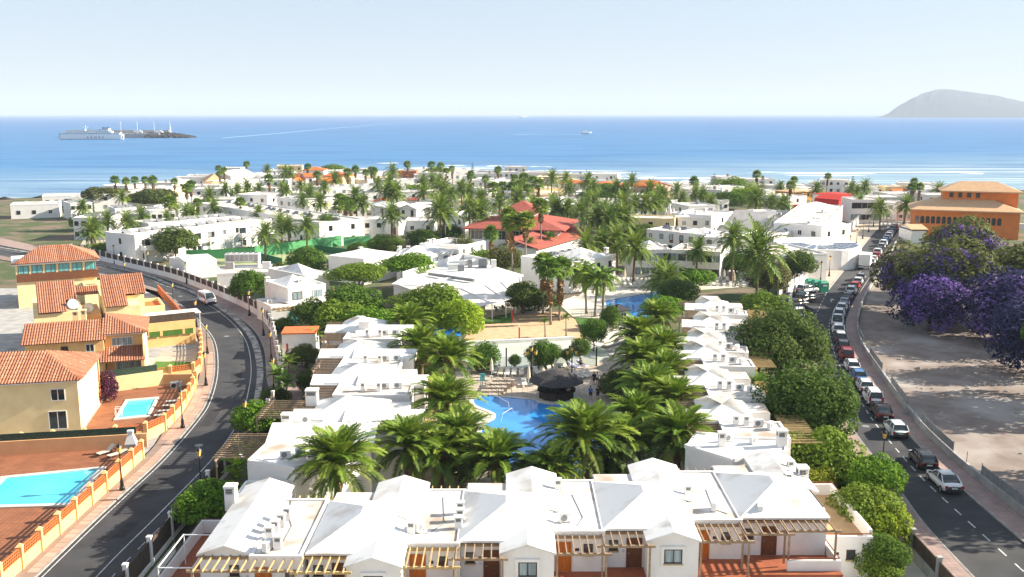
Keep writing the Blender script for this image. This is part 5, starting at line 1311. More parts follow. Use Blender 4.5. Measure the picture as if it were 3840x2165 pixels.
# ================================================================== the town between the courtyard and the sea
def bk(label, k, ax, ay, bx, by, depth, h, **kw):
    return block(label, P(k, ax, ay, h), P(k, bx, by, h), depth, h, **kw)
def bw(label, a, b_, depth, h, **kw):
    return block(label, (a[0], a[1], h), (b_[0], b_[1], h), depth, h, **kw)
# hotel rows on the left
bw('long two-storey white hotel block with rows of balconies facing the tennis courts', (-83.6, 210), (-61.4, 243), 11, 6.2, nwin=9, rows=2, nleft=1, balc=((0.07, 1), (0.42, 1), (0.52, 1), (0.76, 1), (0.95, 1), (0.42, 0), (0.76, 0)), solar=10, wsz=(0.9, 1.3))
bw('long white hotel block with a line of solar heaters on its roof', (-95, 290), (-48, 236.5), 13, 6.0, nwin=12, rows=2, nside=2, solar=16, wsz=(1.2, 1.3))
bw('shorter white hotel block between the two long ones', (-91, 238), (-73.5, 255), 9, 5.6, nwin=6, rows=2, solar=8)
bw('white block with corner windows left of the date palms', (-92.7, 322), (-81, 316), 12, 6, nwin=3, nside=2)
bw('white two-storey block beside the shaggy fan palms', (-76, 309), (-64, 299), 14, 6, nwin=4, nside=3, solar=4)
bw('long low white row running towards the beach', (-70, 350), (-42, 366), 10, 6, nwin=9, nside=1, solar=8)
bw('white terrace row with square windows behind the palms', (-52, 330), (-24, 342), 9, 5.6, nwin=9)
bk('white flat-roofed block at the left end of the hotel gardens', 'a', -40, 985, 265, 985, 12, 5.6, nwin=5, nside=2, solar=4)
bk('low white hotel block behind the wide conifers', 'a', -60, 860, 130, 850, 10, 5, nwin=4, solar=3)
bk('white block behind the pale feathery palm', 'a', 330, 905, 520, 895, 9, 5, nwin=4, solar=4)
bk('low white block half hidden by hotel palms', 'a', 330, 950, 640, 955, 8, 4.2, nwin=5, rows=1)
bk('white block between conifers and solar rows', 'a', 870, 800, 1090, 790, 9, 4.5, nwin=3, rows=1)
bk('white bungalow row near the fan palms', 'a', 640, 935, 860, 925, 8, 5, nwin=4)
# beach houses on the left
bk('large white beach house with a broad low gable', 'a', 1350, 615, 1560, 600, 12, 6, roof='gable_x', rise=2.4, nwin=3, nside=2)
bk('white wing of the gabled beach house', 'a', 1300, 665, 1640, 640, 10, 4.5, nwin=4, rows=1)
bk('beach house with a tan hipped roof', 'a', 1135, 660, 1300, 655, 12, 4, roof='hip', roofm='tan_roof', rise=3.0, over=0.8, nwin=2, rows=1)
bk('low white house with a tan tiled edge', 'a', 1165, 690, 1350, 680, 8, 3.6, roof='hip', roofm='tan_roof', rise=1.4, nwin=3, rows=1)
bk('white villa with an orange roof patch nearest the sea', 'a', 1975, 560, 2165, 560, 9, 7, roof='hip', roofm='orange_roof', rise=1.4, nwin=3)
bk('cream villa with a wide orange hipped roof', 'a', 2140, 610, 2330, 615, 10, 6.5, roof='hip', roofm='orange_roof', rise=1.6, nwin=3, wall='cream_wall')
bk('narrow white house with an orange roof and arched end', 'a', 2005, 620, 2080, 618, 9, 6, roof='gable_x', roofm='orange_roof', rise=1.4, nwin=1)
bk('white house with an orange lean-to roof', 'a', 1870, 620, 1995, 640, 8, 5, roof='gable_x', roofm='orange_roof', rise=1.8, nwin=2)
bk('small white gabled house below the orange roofs', 'a', 1860, 660, 1950, 660, 9, 4.6, roof='gable_y', roofm='orange_roof', rise=1.4, nwin=1)
bk('pink walled house with an orange gable', 'a', 2075, 660, 2200, 665, 8, 5, roof='gable_y', roofm='orange_roof', rise=1.5, wall='wall_pink', nwin=1)
bk('white house with orange ridge beside the big gable', 'a', 1520, 620, 1620, 625, 8, 4, roof='hip', roofm='orange_roof', rise=1.5, nwin=1, rows=1)
bk('small white seafront cabin with dark openings', 'a', 880, 650, 985, 645, 8, 4, nwin=2, rows=1)
bk('little glass-fronted cabin on the seafront', 'a', 780, 710, 850, 706, 8, 3, nwin=2, rows=1)
bk('brown timber-clad house above the shore', 'b', 240, 150, 400, 150, 8, 4.5, wall='orange_block', nwin=3, rows=1)
# middle shore
bk('red-brick roofed terrace beyond the fan palms', 'b', 1655, 250, 1880, 250, 9, 5, roof='hip', roofm='orange_roof', rise=1.2, nwin=4)
bk('white house with a long red-orange parapet by the sea', 'b', 1960, 255, 2105, 260, 9, 5, roof='hip', roofm='orange_roof', rise=0.8, nwin=2)
bk('beach house with a bright orange gable', 'b', 2130, 285, 2210, 290, 8, 4, roof='gable_y', roofm='orange_roof', rise=1.6, nwin=1, rows=1)
bk('beach house with a wide orange hipped roof right of the grove', 'b', 2350, 290, 2500, 285, 9, 4, roof='hip', roofm='orange_roof', rise=1.5, nwin=3, rows=1)
bk('beach house with red ridge tiles behind the orange one', 'b', 2350, 250, 2560, 250, 8, 5, roof='hip', roofm='orange_roof', rise=1.0, nwin=3)
# houses left and right of the pavilion
bk('row of white gabled cottages with brown doors behind the courts', 'b', 0, 440, 130, 470, 7, 5, roof='gable_x', rise=1.2, nwin=2, doors=((0.8, 1),), chim=((0.4, 0.4),))
bk('white gabled cottage second in the row behind the courts', 'b', 130, 465, 260, 470, 7, 5, roof='gable_y', rise=1.3, nwin=2, doors=((0.85, 1),), chim=((0.5, 0.4),))
bk('white gabled cottage with a red-tiled ridge behind it', 'b', 255, 470, 400, 480, 7, 5, roof='gable_y', rise=1.3, nwin=2, doors=((0.75, 1),), chim=((0.4, 0.4),))
bk('white end cottage of the row with a long blank wall', 'b', 395, 470, 515, 470, 9, 5, roof='gable_x', rise=1.4)
bk('white house with outside stair below the tall twin palm', 'b', 300, 590, 560, 590, 9, 3.4, nwin=2, rows=1)
bk('white two-storey house right of the tall twin palm', 'b', 640, 530, 830, 560, 9, 5.6, roof='gable_y', rise=1.4, nwin=2, nleft=1)
bk('dark red tiled roof glimpsed between palms', 'b', 290, 400, 500, 410, 8, 4.4, roof='hip', roofm='red_roof', rise=1.3)
bk('small red tiled roof at the back of the cottages', 'b', 20, 410, 110, 412, 6, 4.4, roof='hip', roofm='red_roof', rise=1.0)
bk('white house with pyramid roof beyond the pavilion', 'b', 1350, 430, 1560, 425, 10, 5, pyr=((0.0, 0.5, 0.1, 0.9, 1.8),), nwin=4, chim=((0.7, 0.3), (0.9, 0.4)))
bk('white low house with stepped roofs beyond the pavilion', 'b', 1560, 410, 1840, 400, 12, 5, nwin=4, chim=((0.2, 0.3), (0.8, 0.5)), pyr=((0.3, 0.7, 0.1, 0.9, 1.2),))
bk('white house with dark plant boxes in the palm grove', 'b', 2060, 460, 2300, 440, 10, 5, nwin=4, chim=((0.3, 0.4),), pyr=((0.1, 0.5, 0.1, 0.9, 1.4),))
bk('white house glimpsed behind the palm grove', 'b', 2300, 400, 2520, 420, 10, 5, nwin=3)
bk('white long wall house on the left of the courts', 'b', 0, 580, 245, 600, 5, 3.4, nwin=0, doors=((0.85, 0),), rows=1)
# red pavilion
pv = thing('pavilion', 'large pavilion with a two-tier red pyramid roof and glazed sides', 'pavilion', (1.0, 226.5, 0), R(-12))
part('hip_roof', hip(B(), -12.6, 12.2, -3.5, 20.5, 6.2, 9.2, (-0.6, 0.6), (8.5, 8.5), 0.25), 'red_roof', pv)
part('upper_wall', B().box(-3.6, 3.4, 4.6, 12.2, 7.4, 9.6), 'frame_white', pv)
part('upper_roof', hip(B(), -5.2, 5.0, 3.0, 13.8, 9.6, 12.0), 'red_roof', pv)
for x in (-2.6, -0.9, 0.9, 2.6):
    window(pv, x, 4.6, 8.4, 1.3, 1.0, 0, 'frame_white', 'glass')
wb = B().box(-10.8, 10.4, -1.6, 18.5, 0, 6.0); part('wall', wb, 'stucco', pv)
for k in range(5): window(pv, -9.3 + 3.3 * k, -1.6, 3.4, 2.8, 2.2, 0, 'frame_white', 'glass', mull=2)
for k in range(5): window(pv, 10.4, 0.3 + 3.6 * k, 2.6, 3.2, 3.0, R(90), 'frame_white', 'curtain_aqua', mull=2)
for k in range(4): window(pv, -10.8, 0.8 + 4.4 * k, 2.4, 4.0, 3.0, R(-90), 'frame_white', 'curtain_aqua', mull=2)
pr = thing('pavilion', 'lower red lean-to roof along the right side of the pavilion', 'pavilion', (5.3, 207.4, 0), R(62))
part('wall', B().box(0, 31, 0, 6.5, 0, 3.8), 'stucco', pr)
rb = B().add([(-0.6, -0.8, 3.9), (31.6, -0.8, 3.9), (31.6, 7.0, 5.8), (-0.6, 7.0, 5.8), (-0.6, -0.8, 3.7), (31.6, -0.8, 3.7), (31.6, 7.0, 5.6), (-0.6, 7.0, 5.6)], [(0, 1, 2, 3), (7, 6, 5, 4), (0, 4, 5, 1), (1, 5, 6, 2), (2, 6, 7, 3), (3, 7, 4, 0)])
part('lean_to_roof', rb, 'red_roof', pr)
# pyramid-roofed houses in front of the pavilion
bk('white house with a weathered pyramid roof, leftmost of three before the pavilion', 'b', -60, 930, 230, 870, 9, 4.8, pyr=((0.05, 0.95, 0.0, 0.95, 1.5),), chim=((0.85, 0.9),))
bk('white house with a grey pyramid roof and small pergola', 'b', 225, 905, 530, 905, 10, 4.8, pyr=((0.05, 0.95, 0.0, 0.95, 1.8),), chim=((0.2, 0.95), (0.95, 0.9)), nwin=2, rows=2, wsz=(1.3, 1.2))
bk('white house with pyramid roof nearest the pavilion', 'b', 530, 890, 780, 850, 10, 4.8, pyr=((0.0, 0.8, 0.0, 0.95, 1.8),), chim=((0.1, 1.0), (0.9, 0.9)), nwin=3, rows=2, wsz=(1.2, 1.2))
bk('white flat-roofed house with wooden doors under the fan palms', 'b', 770, 820, 1010, 765, 10, 4.8, nwin=3, rows=2, chim=((0.2, 0.9), (0.35, 0.9)), ac=((0.5, 0.5),))
bk('low white house with a weathered roof behind the flat-topped trees', 'd', 2000, 330, 2210, 300, 12, 4.6, pyr=((0.1, 0.9, 0.1, 0.9, 1.6),))
# street-side houses behind the fence
bk('white house with ribbed pergola and upstairs window on the curving street', 'd', 1850, 440, 2180, 400, 9, 5.2, pyr=((0.1, 0.9, 0.2, 0.95, 1.5),), nwin=2, rows=2, wsz=(1.7, 1.5), chim=((0.02, 0.9), (0.5, 0.3)), pane='curtain')
hs = bk('low white flat with a patio pergola behind the street fence', 'd', 1700, 600, 1880, 580, 7, 3.0, rows=1, nwin=0, ac=((0.3, 0.5),))
window(hs, 3.6, 0, 0.1, 2.0, 2.0, 0, 'frame_white', 'curtain_aqua', mull=1)
pergola(hs, 0.3, 6.0, -2.2, 0, 2.9, 8, wood='wood_warm', posts=(0, 1), zf=0)
# restaurant with canopy
rs = thing('restaurant', 'flat white restaurant with rooftop machinery and a fan-shaped canvas canopy', 'restaurant', (0, 0, 0))
part('wall', B().prism([(-20.5, 162.5), (-8.0, 158.5), (1.7, 171.5), (-4.5, 183), (-10, 191), (-19.3, 168)], 0, 3.8), 'stucco', rs)
part('flat_roof', B().prism([(-20.8, 162.2), (-8.0, 158.0), (2.1, 171.5), (-4.4, 183.3), (-10, 191.4), (-19.8, 168)], 3.8, 4.05), 'roof_white', rs)
part('parapet', B().bar((-19.5, 167.9, 4.6), (-9.9, 191.3, 4.6), 0.3, 1.2).bar((-9.9, 191.2, 4.6), (-4.4, 183.2, 4.6), 0.3, 1.1), 'stucco', rs)
fanp = [(-7.6, 145.6), (-5.2, 147.8), (-3.2, 150.2), (-1.0, 152.9), (0.6, 155.4), (1.7, 157.6)]
fanb = [(-19.5, 161.6), (-13.5, 159.6), (-8.6, 158.5), (-4.6, 161.5), (-2.0, 165.5), (1.4, 171)]
for i in range(5):
    b = B()
    b.add([(*fanb[i], 3.9), (*fanp[i], 3.0), (*fanp[i + 1], 3.0), (*fanb[i + 1], 3.9), (*fanb[i], 3.84), (*fanp[i], 2.94), (*fanp[i + 1], 2.94), (*fanb[i + 1], 3.84)], [(0, 1, 2, 3), (7, 6, 5, 4), (1, 5, 6, 2)])
    part('canopy_panel', b, 'canvas_white', rs)
for i in range(6):
    part('canopy_rib', B().bar((*fanb[i], 3.97), (*fanp[i], 3.07), 0.16, 0.14), 'white_metal', rs)
    part('canopy_post', B().box(fanp[i][0] - 0.08, fanp[i][0] + 0.08, fanp[i][1] + 0.1, fanp[i][1] + 0.26, 0, 2.95), 'white_metal', rs)
for i, (x, y, sx, sy, sz) in enumerate(((-8.5, 183, 1.4, 1.0, 1.5), (-5.6, 180.5, 1.6, 1.6, 1.7), (-11, 178, 2.0, 1.0, 1.0), (-9.5, 176, 1.2, 1.2, 1.2), (-3.5, 179.5, 1.0, 1.0, 1.6), (-8, 179.5, 0.8, 0.8, 1.6))):
    part('roof_machine', B().box(x - sx / 2, x + sx / 2, y - sy / 2, y + sy / 2, 4.05, 4.05 + sz).box(x - sx / 2 + 0.1, x + sx / 2 - 0.1, y - sy / 2 - 0.05, y - sy / 2 - 0.002, 4.3, 4.05 + sz * 0.8), 'grey_metal' if i % 2 else 'plastic_white', rs)
part('duct', B().bar((-15, 170, 4.5), (-6.5, 163, 4.5), 0.5, 0.5), 'grey_metal', rs)
part('duct', B().bar((-13, 165, 4.35), (-3, 171, 4.35), 0.3, 0.3), 'white_metal', rs)
part('duct', B().tube([(-12, 181, 4.6), (-9, 180, 5.0), (-7, 180.6, 5.2)], 0.5, 8), 'plastic_white', rs)
for k in range(4): window(rs, -0.2 + 0.5 * k - 1.5, 167.6 + 0.68 * k + 0.2, 1.6, 0.8, 1.6, R(53), 'frame_white', 'glass', mull=0)
bk('white corner house with a big curved wall and roof boxes behind the restaurant', 'b', 1320, 905, 1740, 965, 14, 5.5, nwin=0, nside=4, pyr=((0.35, 1.0, 0.25, 0.9, 2.0),), chim=((0.45, 0.05), (0.55, 0.6), (0.9, 0.9)), ac=((0.15, 0.5), (0.22, 0.5), (0.29, 0.5), (0.36, 0.5)), chim_h=1.8)
# right-hand rows
bk('two-storey white row with dark ground-floor openings behind the sunbeds', 'c', -150, 850, 155, 845, 10, 5.6, nwin=5, rows=2, wsz=(1.6, 1.5), chim=((0.9, 0.2), (0.3, 0.3)), pyr=((0.3, 0.8, 0.1, 0.9, 1.6),))
bk('two-storey white row right of the small date palm', 'c', 150, 845, 590, 870, 10, 5.6, nwin=6, rows=2, wsz=(1.5, 1.4), chim=((0.2, 0.5), (0.85, 0.7)))
bk('white row with brown doors above the shrub terrace', 'c', -60, 665, 200, 690, 9, 5, nwin=3, rows=2, doors=((0.85, 1),), chim=((0.6, 0.4), (0.95, 0.2)), solar=3)
bk('white row with brown doors and a grey domed roof', 'c', 195, 690, 470, 720, 9, 5, nwin=3, rows=2, doors=((0.2, 1), (0.8, 1)), pyr=((0.2, 0.9, 0.1, 0.9, 1.4),), chim=((0.9, 0.3),))
bk('white row ending beside the curved building', 'c', 440, 735, 720, 745, 9, 5, nwin=3, rows=2, doors=((0.2, 1),), chim=((0.5, 0.5),))
bk('white stepped house behind the grey rooftop plant', 'c', 220, 560, 520, 560, 12, 5.5, nwin=3, rows=2, chim=((0.2, 0.3), (0.3, 0.4)), pyr=((0.0, 0.5, 0.2, 0.9, 1.5),))
bk('white house with recessed loggia right of the stepped house', 'c', 510, 545, 700, 510, 12, 6, nwin=3, nside=2, chim=((0.2, 0.5), (0.8, 0.6)))
bk('grey-roofed hotel hall with rooftop cooling units', 'c', 740, 545, 1100, 570, 20, 5.5, nwin=4, roof_flat='asphalt_grey', ac=((0.5, 0.5), (0.57, 0.52), (0.64, 0.55)))
bk('small white plant room on the grey roof', 'c', 900, 510, 1080, 505, 5, 7.2, nwin=0)
bk('tall white block with narrow windows facing the right street', 'c', 1110, 610, 1480, 650, 12, 6.2, nwin=3, nside=2, chim=((0.5, 0.3),), pyr=((0.4, 0.9, 0.2, 1.0, 1.6),))
bw('white street block with stepped gables and rows of small windows', (75.5, 229.5), (97.0, 279.5), 12, 6.2, nwin=12, rows=2, wsz=(0.8, 1.2), chim=((0.2, 0.3), (0.4, 0.4), (0.6, 0.3), (0.8, 0.5)), pyr=((0.05, 0.2, 0.2, 1, 1.8), (0.3, 0.45, 0.2, 1, 1.8), (0.6, 0.75, 0.2, 1, 1.8), (0.85, 0.98, 0.2, 1, 1.6)))
bk('white low building with a flat rim behind the dark spreading tree', 'c', 1070, 900, 1530, 880, 14, 5.2, nwin=0, nside=2)
bk('white curved hall beside the solar roof', 'c', 760, 720, 1060, 740, 16, 4.6, nwin=2, rows=1)
# round roof with solar panels
sr = thing('round_building', 'round white building with a fan of dark solar panels on its roof', 'building', (68.5, 212, 0))
part('wall', B().prism([(9.0 * math.cos(a), 11.0 * math.sin(a)) for a in np.linspace(0, 2 * math.pi, 33)[:-1]], 0, 4.2), 'stucco', sr)
part('flat_roof', B().prism([(8.9 * math.cos(a), 10.9 * math.sin(a)) for a in np.linspace(0, 2 * math.pi, 33)[:-1]], 4.2, 4.4), 'roof_white', sr)
for k in range(11):
    for q in range(3):
        a = R(-170 + k * 16.5); r_ = (4.2, 5.9, 7.6)[q]
        new_obj('solar_panel', shared(('sp', q), lambda: B().box(-0.8, 0.8, -0.42 - 0.22 * q, 0.42 + 0.22 * q, 0, 0.06).mesh('solar_panel', ['solar'])), sr, (r_ * math.cos(a), r_ * 1.2 * math.sin(a), 4.5), a)
s2 = bk('low white wing with a tilted solar field beside the street', 'c', 1080, 835, 1440, 850, 12, 4.0, nwin=0)
for k in range(8):
    for q in range(2):
        new_obj('solar_panel', shared(('sp2',), lambda: B().box(-0.75, 0.75, -1.1, 1.1, 0, 0.06).mesh('solar_panel', ['solar'])), s2, (3 + 1.65 * k, 3.5 + 3.2 * q, 4.15), 0, None, (0.12, 0, 0))
# three white spires and sail
for i, (k, x, y, h, r_) in enumerate((('c', 140, 590, 8.5, 1.1), ('c', 108, 595, 7.5, 0.9), ('c', 175, 595, 7.6, 0.9), ('c', 870, 660, 9.0, 1.2), ('c', 700, 660, 7.6, 1.0))):
    q = P(k, x, y, 3.5)
    t = thing('folded_parasol', ('white closed parasol spire, tallest of three', 'white closed parasol spire, leftmost of three', 'white closed parasol spire, right of three', 'tall white closed parasol beside the round building', 'small white closed parasol beside the sail roof')[i], 'parasol', (q.x, q.y, 0))
    part('pole', B().tube([(0, 0, 0), (0, 0, 4)], 0.1, 6), 'white_metal', t)
    part('canopy', B().lathe([(0.25, 3.0), (r_, 3.4), (r_ * 0.7, h * 0.65), (r_ * 0.25, h * 0.9), (0.05, h)], 10), 'canvas_white', t)
q = P('c', 790, 660, 4)
sl = thing('shade_sail', 'tall white shade sail beside the closed parasols', 'shade sail', (q.x, q.y, 0))
part('canopy', B().add([(-5, -2, 3.4), (5, -2, 3.4), (5.5, 3, 3.4), (-5.5, 3, 3.4), (-2.2, 0.5, 9.0), (2.4, 0.5, 9.0), (-5, -2, 3.2), (5, -2, 3.2)], [(0, 1, 5, 4), (1, 2, 5), (2, 3, 4, 5), (3, 0, 4), (0, 6, 7, 1)]), 'canvas_white', sl)
part('pole', B().tube([(-2.2, 0.5, 0), (-2.2, 0.5, 9)], 0.1, 6), 'white_metal', sl)
part('pole', B().tube([(2.4, 0.5, 0), (2.4, 0.5, 9)], 0.1, 6), 'white_metal', sl)
# seaside houses on the right
bk('white seaside house with stepped chimneys', 'c', 975, 360, 1190, 380, 9, 5, nwin=2, nside=1, chim=((0.6, 0.3), (0.8, 0.3), (0.9, 0.3)))
bk('mustard house with a red hipped roof by the sea', 'c', 1245, 335, 1390, 325, 9, 5, roof='hip', roofm='tan_roof', rise=0.9, wall='wall_mustard', nwin=3)
bk('bright red rounded house', 'c', 1415, 385, 1630, 400, 10, 6.2, roof='gable_x', roofm='wall_red', rise=1.4, wall='wall_red', over=0.05, nwin=0, nside=1)
bk('red wall house with a blue door', 'c', 1220, 450, 1400, 470, 9, 4.2, wall='wall_red', nwin=1, rows=1)
bk('white house with a wide glazed front across the far junction', 'c', 1750, 405, 2010, 405, 10, 7, nwin=3, rows=2, wsz=(3.6, 2.0), pane='glass')
bk('white wing right of the glazed house', 'c', 2010, 430, 2145, 435, 10, 5, nwin=1, nside=1)
bk('white and orange house behind the junction palms', 'c', 2140, 440, 2290, 445, 9, 5, wall='wall_pink', nwin=2)
bk('white low house near the right surf', 'c', 2060, 350, 2330, 345, 9, 4, nwin=3, rows=1)
bk('white house with a red striped parapet by the red house', 'c', 1570, 360, 1760, 350, 9, 5, nwin=2, roofm='wall_red', roof='hip', rise=0.7)
bk('white bungalow below the slender palms of the right shore', 'c', 310, 310, 470, 305, 9, 4, nwin=3, rows=1)
bk('white and red house at the left of the right shore', 'c', 0, 290, 150, 275, 9, 6, roof='gable_y', roofm='orange_roof', rise=1.5, wall='wall_pink', nwin=2)
bk('white seaside house behind the norfolk pine', 'c', 990, 320, 1100, 315, 8, 4, nwin=2, rows=1)
bw('white boundary house with a pink gate at the far junction', (110, 311), (128, 307), 6, 3.2, rows=1, doors=((0.15, 0),), nwin=0)
# orange arcaded building on the right
ob = thing('arcaded_building', 'orange building with a row of arched windows under a tiled hipped roof', 'building', (109.7, 260, 0), R(-20))
part('wall', B().box(0, 26, 0, 16, 0, 7.2), 'wall_orange', ob)
part('hip_roof', hip(B(), -0.9, 26.9, -0.9, 16.9, 7.4, 10.6, (8, 18), (8, 8), 0.3), 'tan_roof', ob)
part('upper_wall', B().box(7.5, 26, 6, 15, 7.5, 12.2), 'wall_orange', ob)
part('upper_roof', hip(B(), 6.6, 27, 5.1, 15.9, 12.2, 14.6, (12, 21), (10.5, 10.5), 0.3), 'tan_roof', ob)
for k in range(4): window(ob, 9.5 + 2.2 * k, 6, 10.4, 1.0, 1.3, 0)
ab = B(); pts = [(-0.5, 0), (0.5, 0)] + [(0.5 * math.cos(a), 1.5 + 0.5 * math.sin(a)) for a in np.linspace(0, math.pi, 9)]
ab.add([(x, -0.04, z) for x, z in pts] + [(x, 0.02, z) for x, z in pts], [tuple(range(len(pts)))] + [(i, i + len(pts), (i + 1) % len(pts) + len(pts), (i + 1) % len(pts)) for i in range(len(pts))])
am = ab.mesh('arched_window', ['glass'])
for k in range(16): new_obj('arched_window', am, ob, (0.9 + 1.35 * k, -0.002, 3.6))
bk('low tiled white shed in front of the orange building', 'c', 2270, 660, 2400, 660, 8, 3.6, roof='gable_x', roofm='tan_roof', rise=1.0)
# fill of plain white houses down to the beach
def taken(x, y, r):
    for t in BLK:
        if (t.location.x - x) ** 2 + (t.location.y - y) ** 2 < r * r: return True
    return False
rr = random.Random(21); nfill = 0
cx_ = [p.x for p in COAST]; cy_ = [p.y for p in COAST]
kinds = ('plain white flat-roofed house in the crowded seaside quarter', 'white seaside house with a small roof terrace and chimney', 'low white bungalow in the rows near the beach', 'cream-walled house with an awning in the seaside quarter', 'white seaside house with a round water tank on its roof')
for k in range(2500):
    x = rr.uniform(-170, 175); y = rr.uniform(246, 508)
    if y > np.interp(x, cx_, cy_) - 16 or abs(x) > 0.56 * y: continue
    if x > 60 and y < 318: continue
    if x < -60 and y < 300: continue
    if -22 < x < 24 and y < 275: continue
    if taken(x, y, 12.5 if y > 330 else 14): continue
    w_ = rr.uniform(8, 15); h = rr.choice((3.4, 3.6, 4.2, 5.6)); a = rr.choice((0.35, -0.3, 0.1)) + rr.uniform(-.08, .08); kd = rr.choice((0, 0, 1, 1, 2, 2, 3, 4, 4))
    bw(kinds[kd], (x, y), (x + w_ * math.cos(a), y + w_ * math.sin(a)), rr.uniform(7, 11), h, nwin=rr.choice((2, 3, 4)), rows=2 if h > 5 else 1, nside=rr.choice((0, 1, 2)), nleft=1, group='plain white seaside houses ' + str(kd), chim=((0.3, 0.4),) if kd == 1 else (), wall='cream_wall' if kd == 3 else 'stucco', awn=rr.choice(('canvas_cream', 'blue_sheet', 'orange_block')) if kd == 3 else None, tank=kd == 4)
    nfill += 1
    if nfill > 130: break
print('fill', nfill)
# ================================================================== ochre villas left of the road
def tile_face(parent, E0, E1, R0, R1, sp=0.30):
    """roof plane laid with columns of barrel tiles; E0-E1 eave, R0-R1 ridge"""
    E0, E1, R0, R1 = map(Vector, (E0, E1, R0, R1))
    u = (E1 - E0).normalized(); n_ = u.cross((R0 - E0) if (R0 - E0).length > 0.1 else (R1 - E0)).normalized()
    if n_.z < 0: n_ = -n_
    v = n_.cross(u).normalized(); L_ = (E1 - E0).length
    f2 = lambda p: ((p - E0).dot(u), (p - E0).dot(v))
    prof = [(0.0, 0.0), f2(R0), f2(R1), (L_, 0.0)]
    poly = [E0, E1] + ([R1] if (R0 - R1).length < 0.05 else [R1, R0])
    dn = n_ * 0.05
    b = B().add([p for p in poly] + [p - dn for p in poly], [tuple(range(len(poly))), tuple(range(2 * len(poly) - 1, len(poly) - 1, -1))])
    base = part('roof_deck', b, 'tile_gap', parent)
    def tm():
        b = B(); m = 7; r_ = 0.125; vs = []
        for k in range(m):   # overlapping courses, each a little raised at its lower end
            for yy, up in ((k / m, 0.035), ((k + 1) / m, 0.0)):
                for a in (0, 45, 90, 135, 180): vs.append((r_ * math.cos(R(a)), yy, r_ * 0.8 * math.sin(R(a)) + up))
        fs = [(5 * i + a, 5 * i + a + 1, 5 * (i + 1) + a + 1, 5 * (i + 1) + a) for i in range(2 * m - 1) for a in range(4)]
        b.add(vs, fs); return b.mesh('tile_row', ['barrel_tile'])
    me = shared(('tilerow',), tm)
    M = Matrix((u, v, n_)).transposed().to_4x4()
    s = sp / 2
    while s < L_ - 0.05:
        xs = [p[0] for p in prof]; ys = [p[1] for p in prof]
        t0, t1 = 0.0, float(np.interp(s, xs, ys)) if all(a <= b_ + 1e-6 for a, b_ in zip(xs, xs[1:])) else prof[1][1]
        if t1 > 0.2:
            o = new_obj('tile_row', me, base); o.matrix_local = Matrix.Translation(E0 + u * s + n_ * 0.01) @ M @ Matrix.Diagonal((1, t1 + 0.12, 1, 1)) @ Matrix.Translation((0, -0.12 / (t1 + 0.12), 0))
        s += sp
def villa_rect(parent, A, yaw, L_, D_, h, wall='ochre_wall', z0=0.0):
    part('wall', B().box(0, L_, 0, D_, z0, h), wall, parent, (A[0], A[1], 0), yaw)
def T2(A, yaw):
    c, s = math.cos(yaw), math.sin(yaw)
    return lambda x, y, z=0.0: Vector((A[0] + x * c - y * s, A[1] + x * s + y * c, z))
# villa with the pool yard (front, cut by the edge of the picture)
va = thing('villa', 'white-sided ochre villa with pale tiled roof beside the terracotta pool yard', 'villa')
ya = R(12); A = (-58.5, 93.9); T = T2(A, ya)
villa_rect(va, A, ya, 13.2, 10.6, 5.6, 'cream_wall')
tile_face(va, T(-.4, -.4, 5.6), T(13.6, -.4, 5.6), T(4, 5.3, 7.6), T(9, 5.3, 7.6)); tile_face(va, T(13.6, -.4, 5.6), T(13.6, 11, 5.6), T(9, 5.3, 7.6), T(9, 5.3, 7.6)); tile_face(va, T(13.6, 11, 5.6), T(-.4, 11, 5.6), T(9, 5.3, 7.6), T(4, 5.3, 7.6))
part('downpipe', B().tube([T(13.28, 9.6, 0), T(13.28, 9.6, 5.5)], 0.09, 7), 'orange_block', va)
part('eave', B().box(13.2, 13.5, -.3, 10.9, 5.42, 5.56).box(-.3, 13.5, -.35, 0, 5.42, 5.56), 'frame_white', va, (A[0], A[1], 0), ya)
window(va, *T(11.2, 0)[:2], 3.4, 1.4, 1.3, ya, 'frame_white'); window(va, *T(11.0, 0)[:2], 0.3, 1.8, 2.0, ya, 'frame_white')
# villa with the porch
vb = thing('villa', 'ochre villa with hipped tile roof and a tiled porch over its glass doors', 'villa')
yb = R(19); A = (-51.4, 117.3); T = T2(A, yb)
villa_rect(vb, A, yb, 4.5, 8.6, 5.6)
part('wall', B().box(4.5, 4.62, -2.6, 8.6, 0, 5.4), 'cream_wall', vb, (A[0], A[1], 0), yb)
part('eave', B().box(-.3, 4.9, -.35, 8.9, 5.45, 5.6), 'frame_white', vb, (A[0], A[1], 0), yb)
tile_face(vb, T(-.4, -.4, 5.62), T(5.0, -.4, 5.62), T(-.2, 4.4, 7.5), T(-.2, 4.4, 7.5)); tile_face(vb, T(5.0, -.4, 5.62), T(5.0, 9.1, 5.62), T(-.2, 4.4, 7.5), T(-.2, 4.4, 7.5)); tile_face(vb, T(5.0, 9.1, 5.62), T(-.4, 9.1, 5.62), T(-.2, 4.4, 7.5), T(-.2, 4.4, 7.5))
villa_rect(vb, T(-9, -.9), yb, 8.9, 8.0, 5.2)
tile_face(vb, T(-9.4, -1.4, 5.2), T(0.2, -1.4, 5.2), T(-9.4, 3.2, 6.9), T(0.2, 3.2, 6.9)); tile_face(vb, T(0.2, 7.4, 5.2), T(-9.4, 7.4, 5.2), T(0.2, 3.2, 6.9), T(-9.4, 3.2, 6.9))
part('porch', B().box(4.2, 4.5, -2.6, -2.2, 0, 2.7).box(-.6, -.3, -2.6, -2.2, 0, 2.7).box(-.6, 4.5, -2.6, -2.25, 2.5, 2.75), 'ochre_wall', vb, (A[0], A[1], 0), yb)
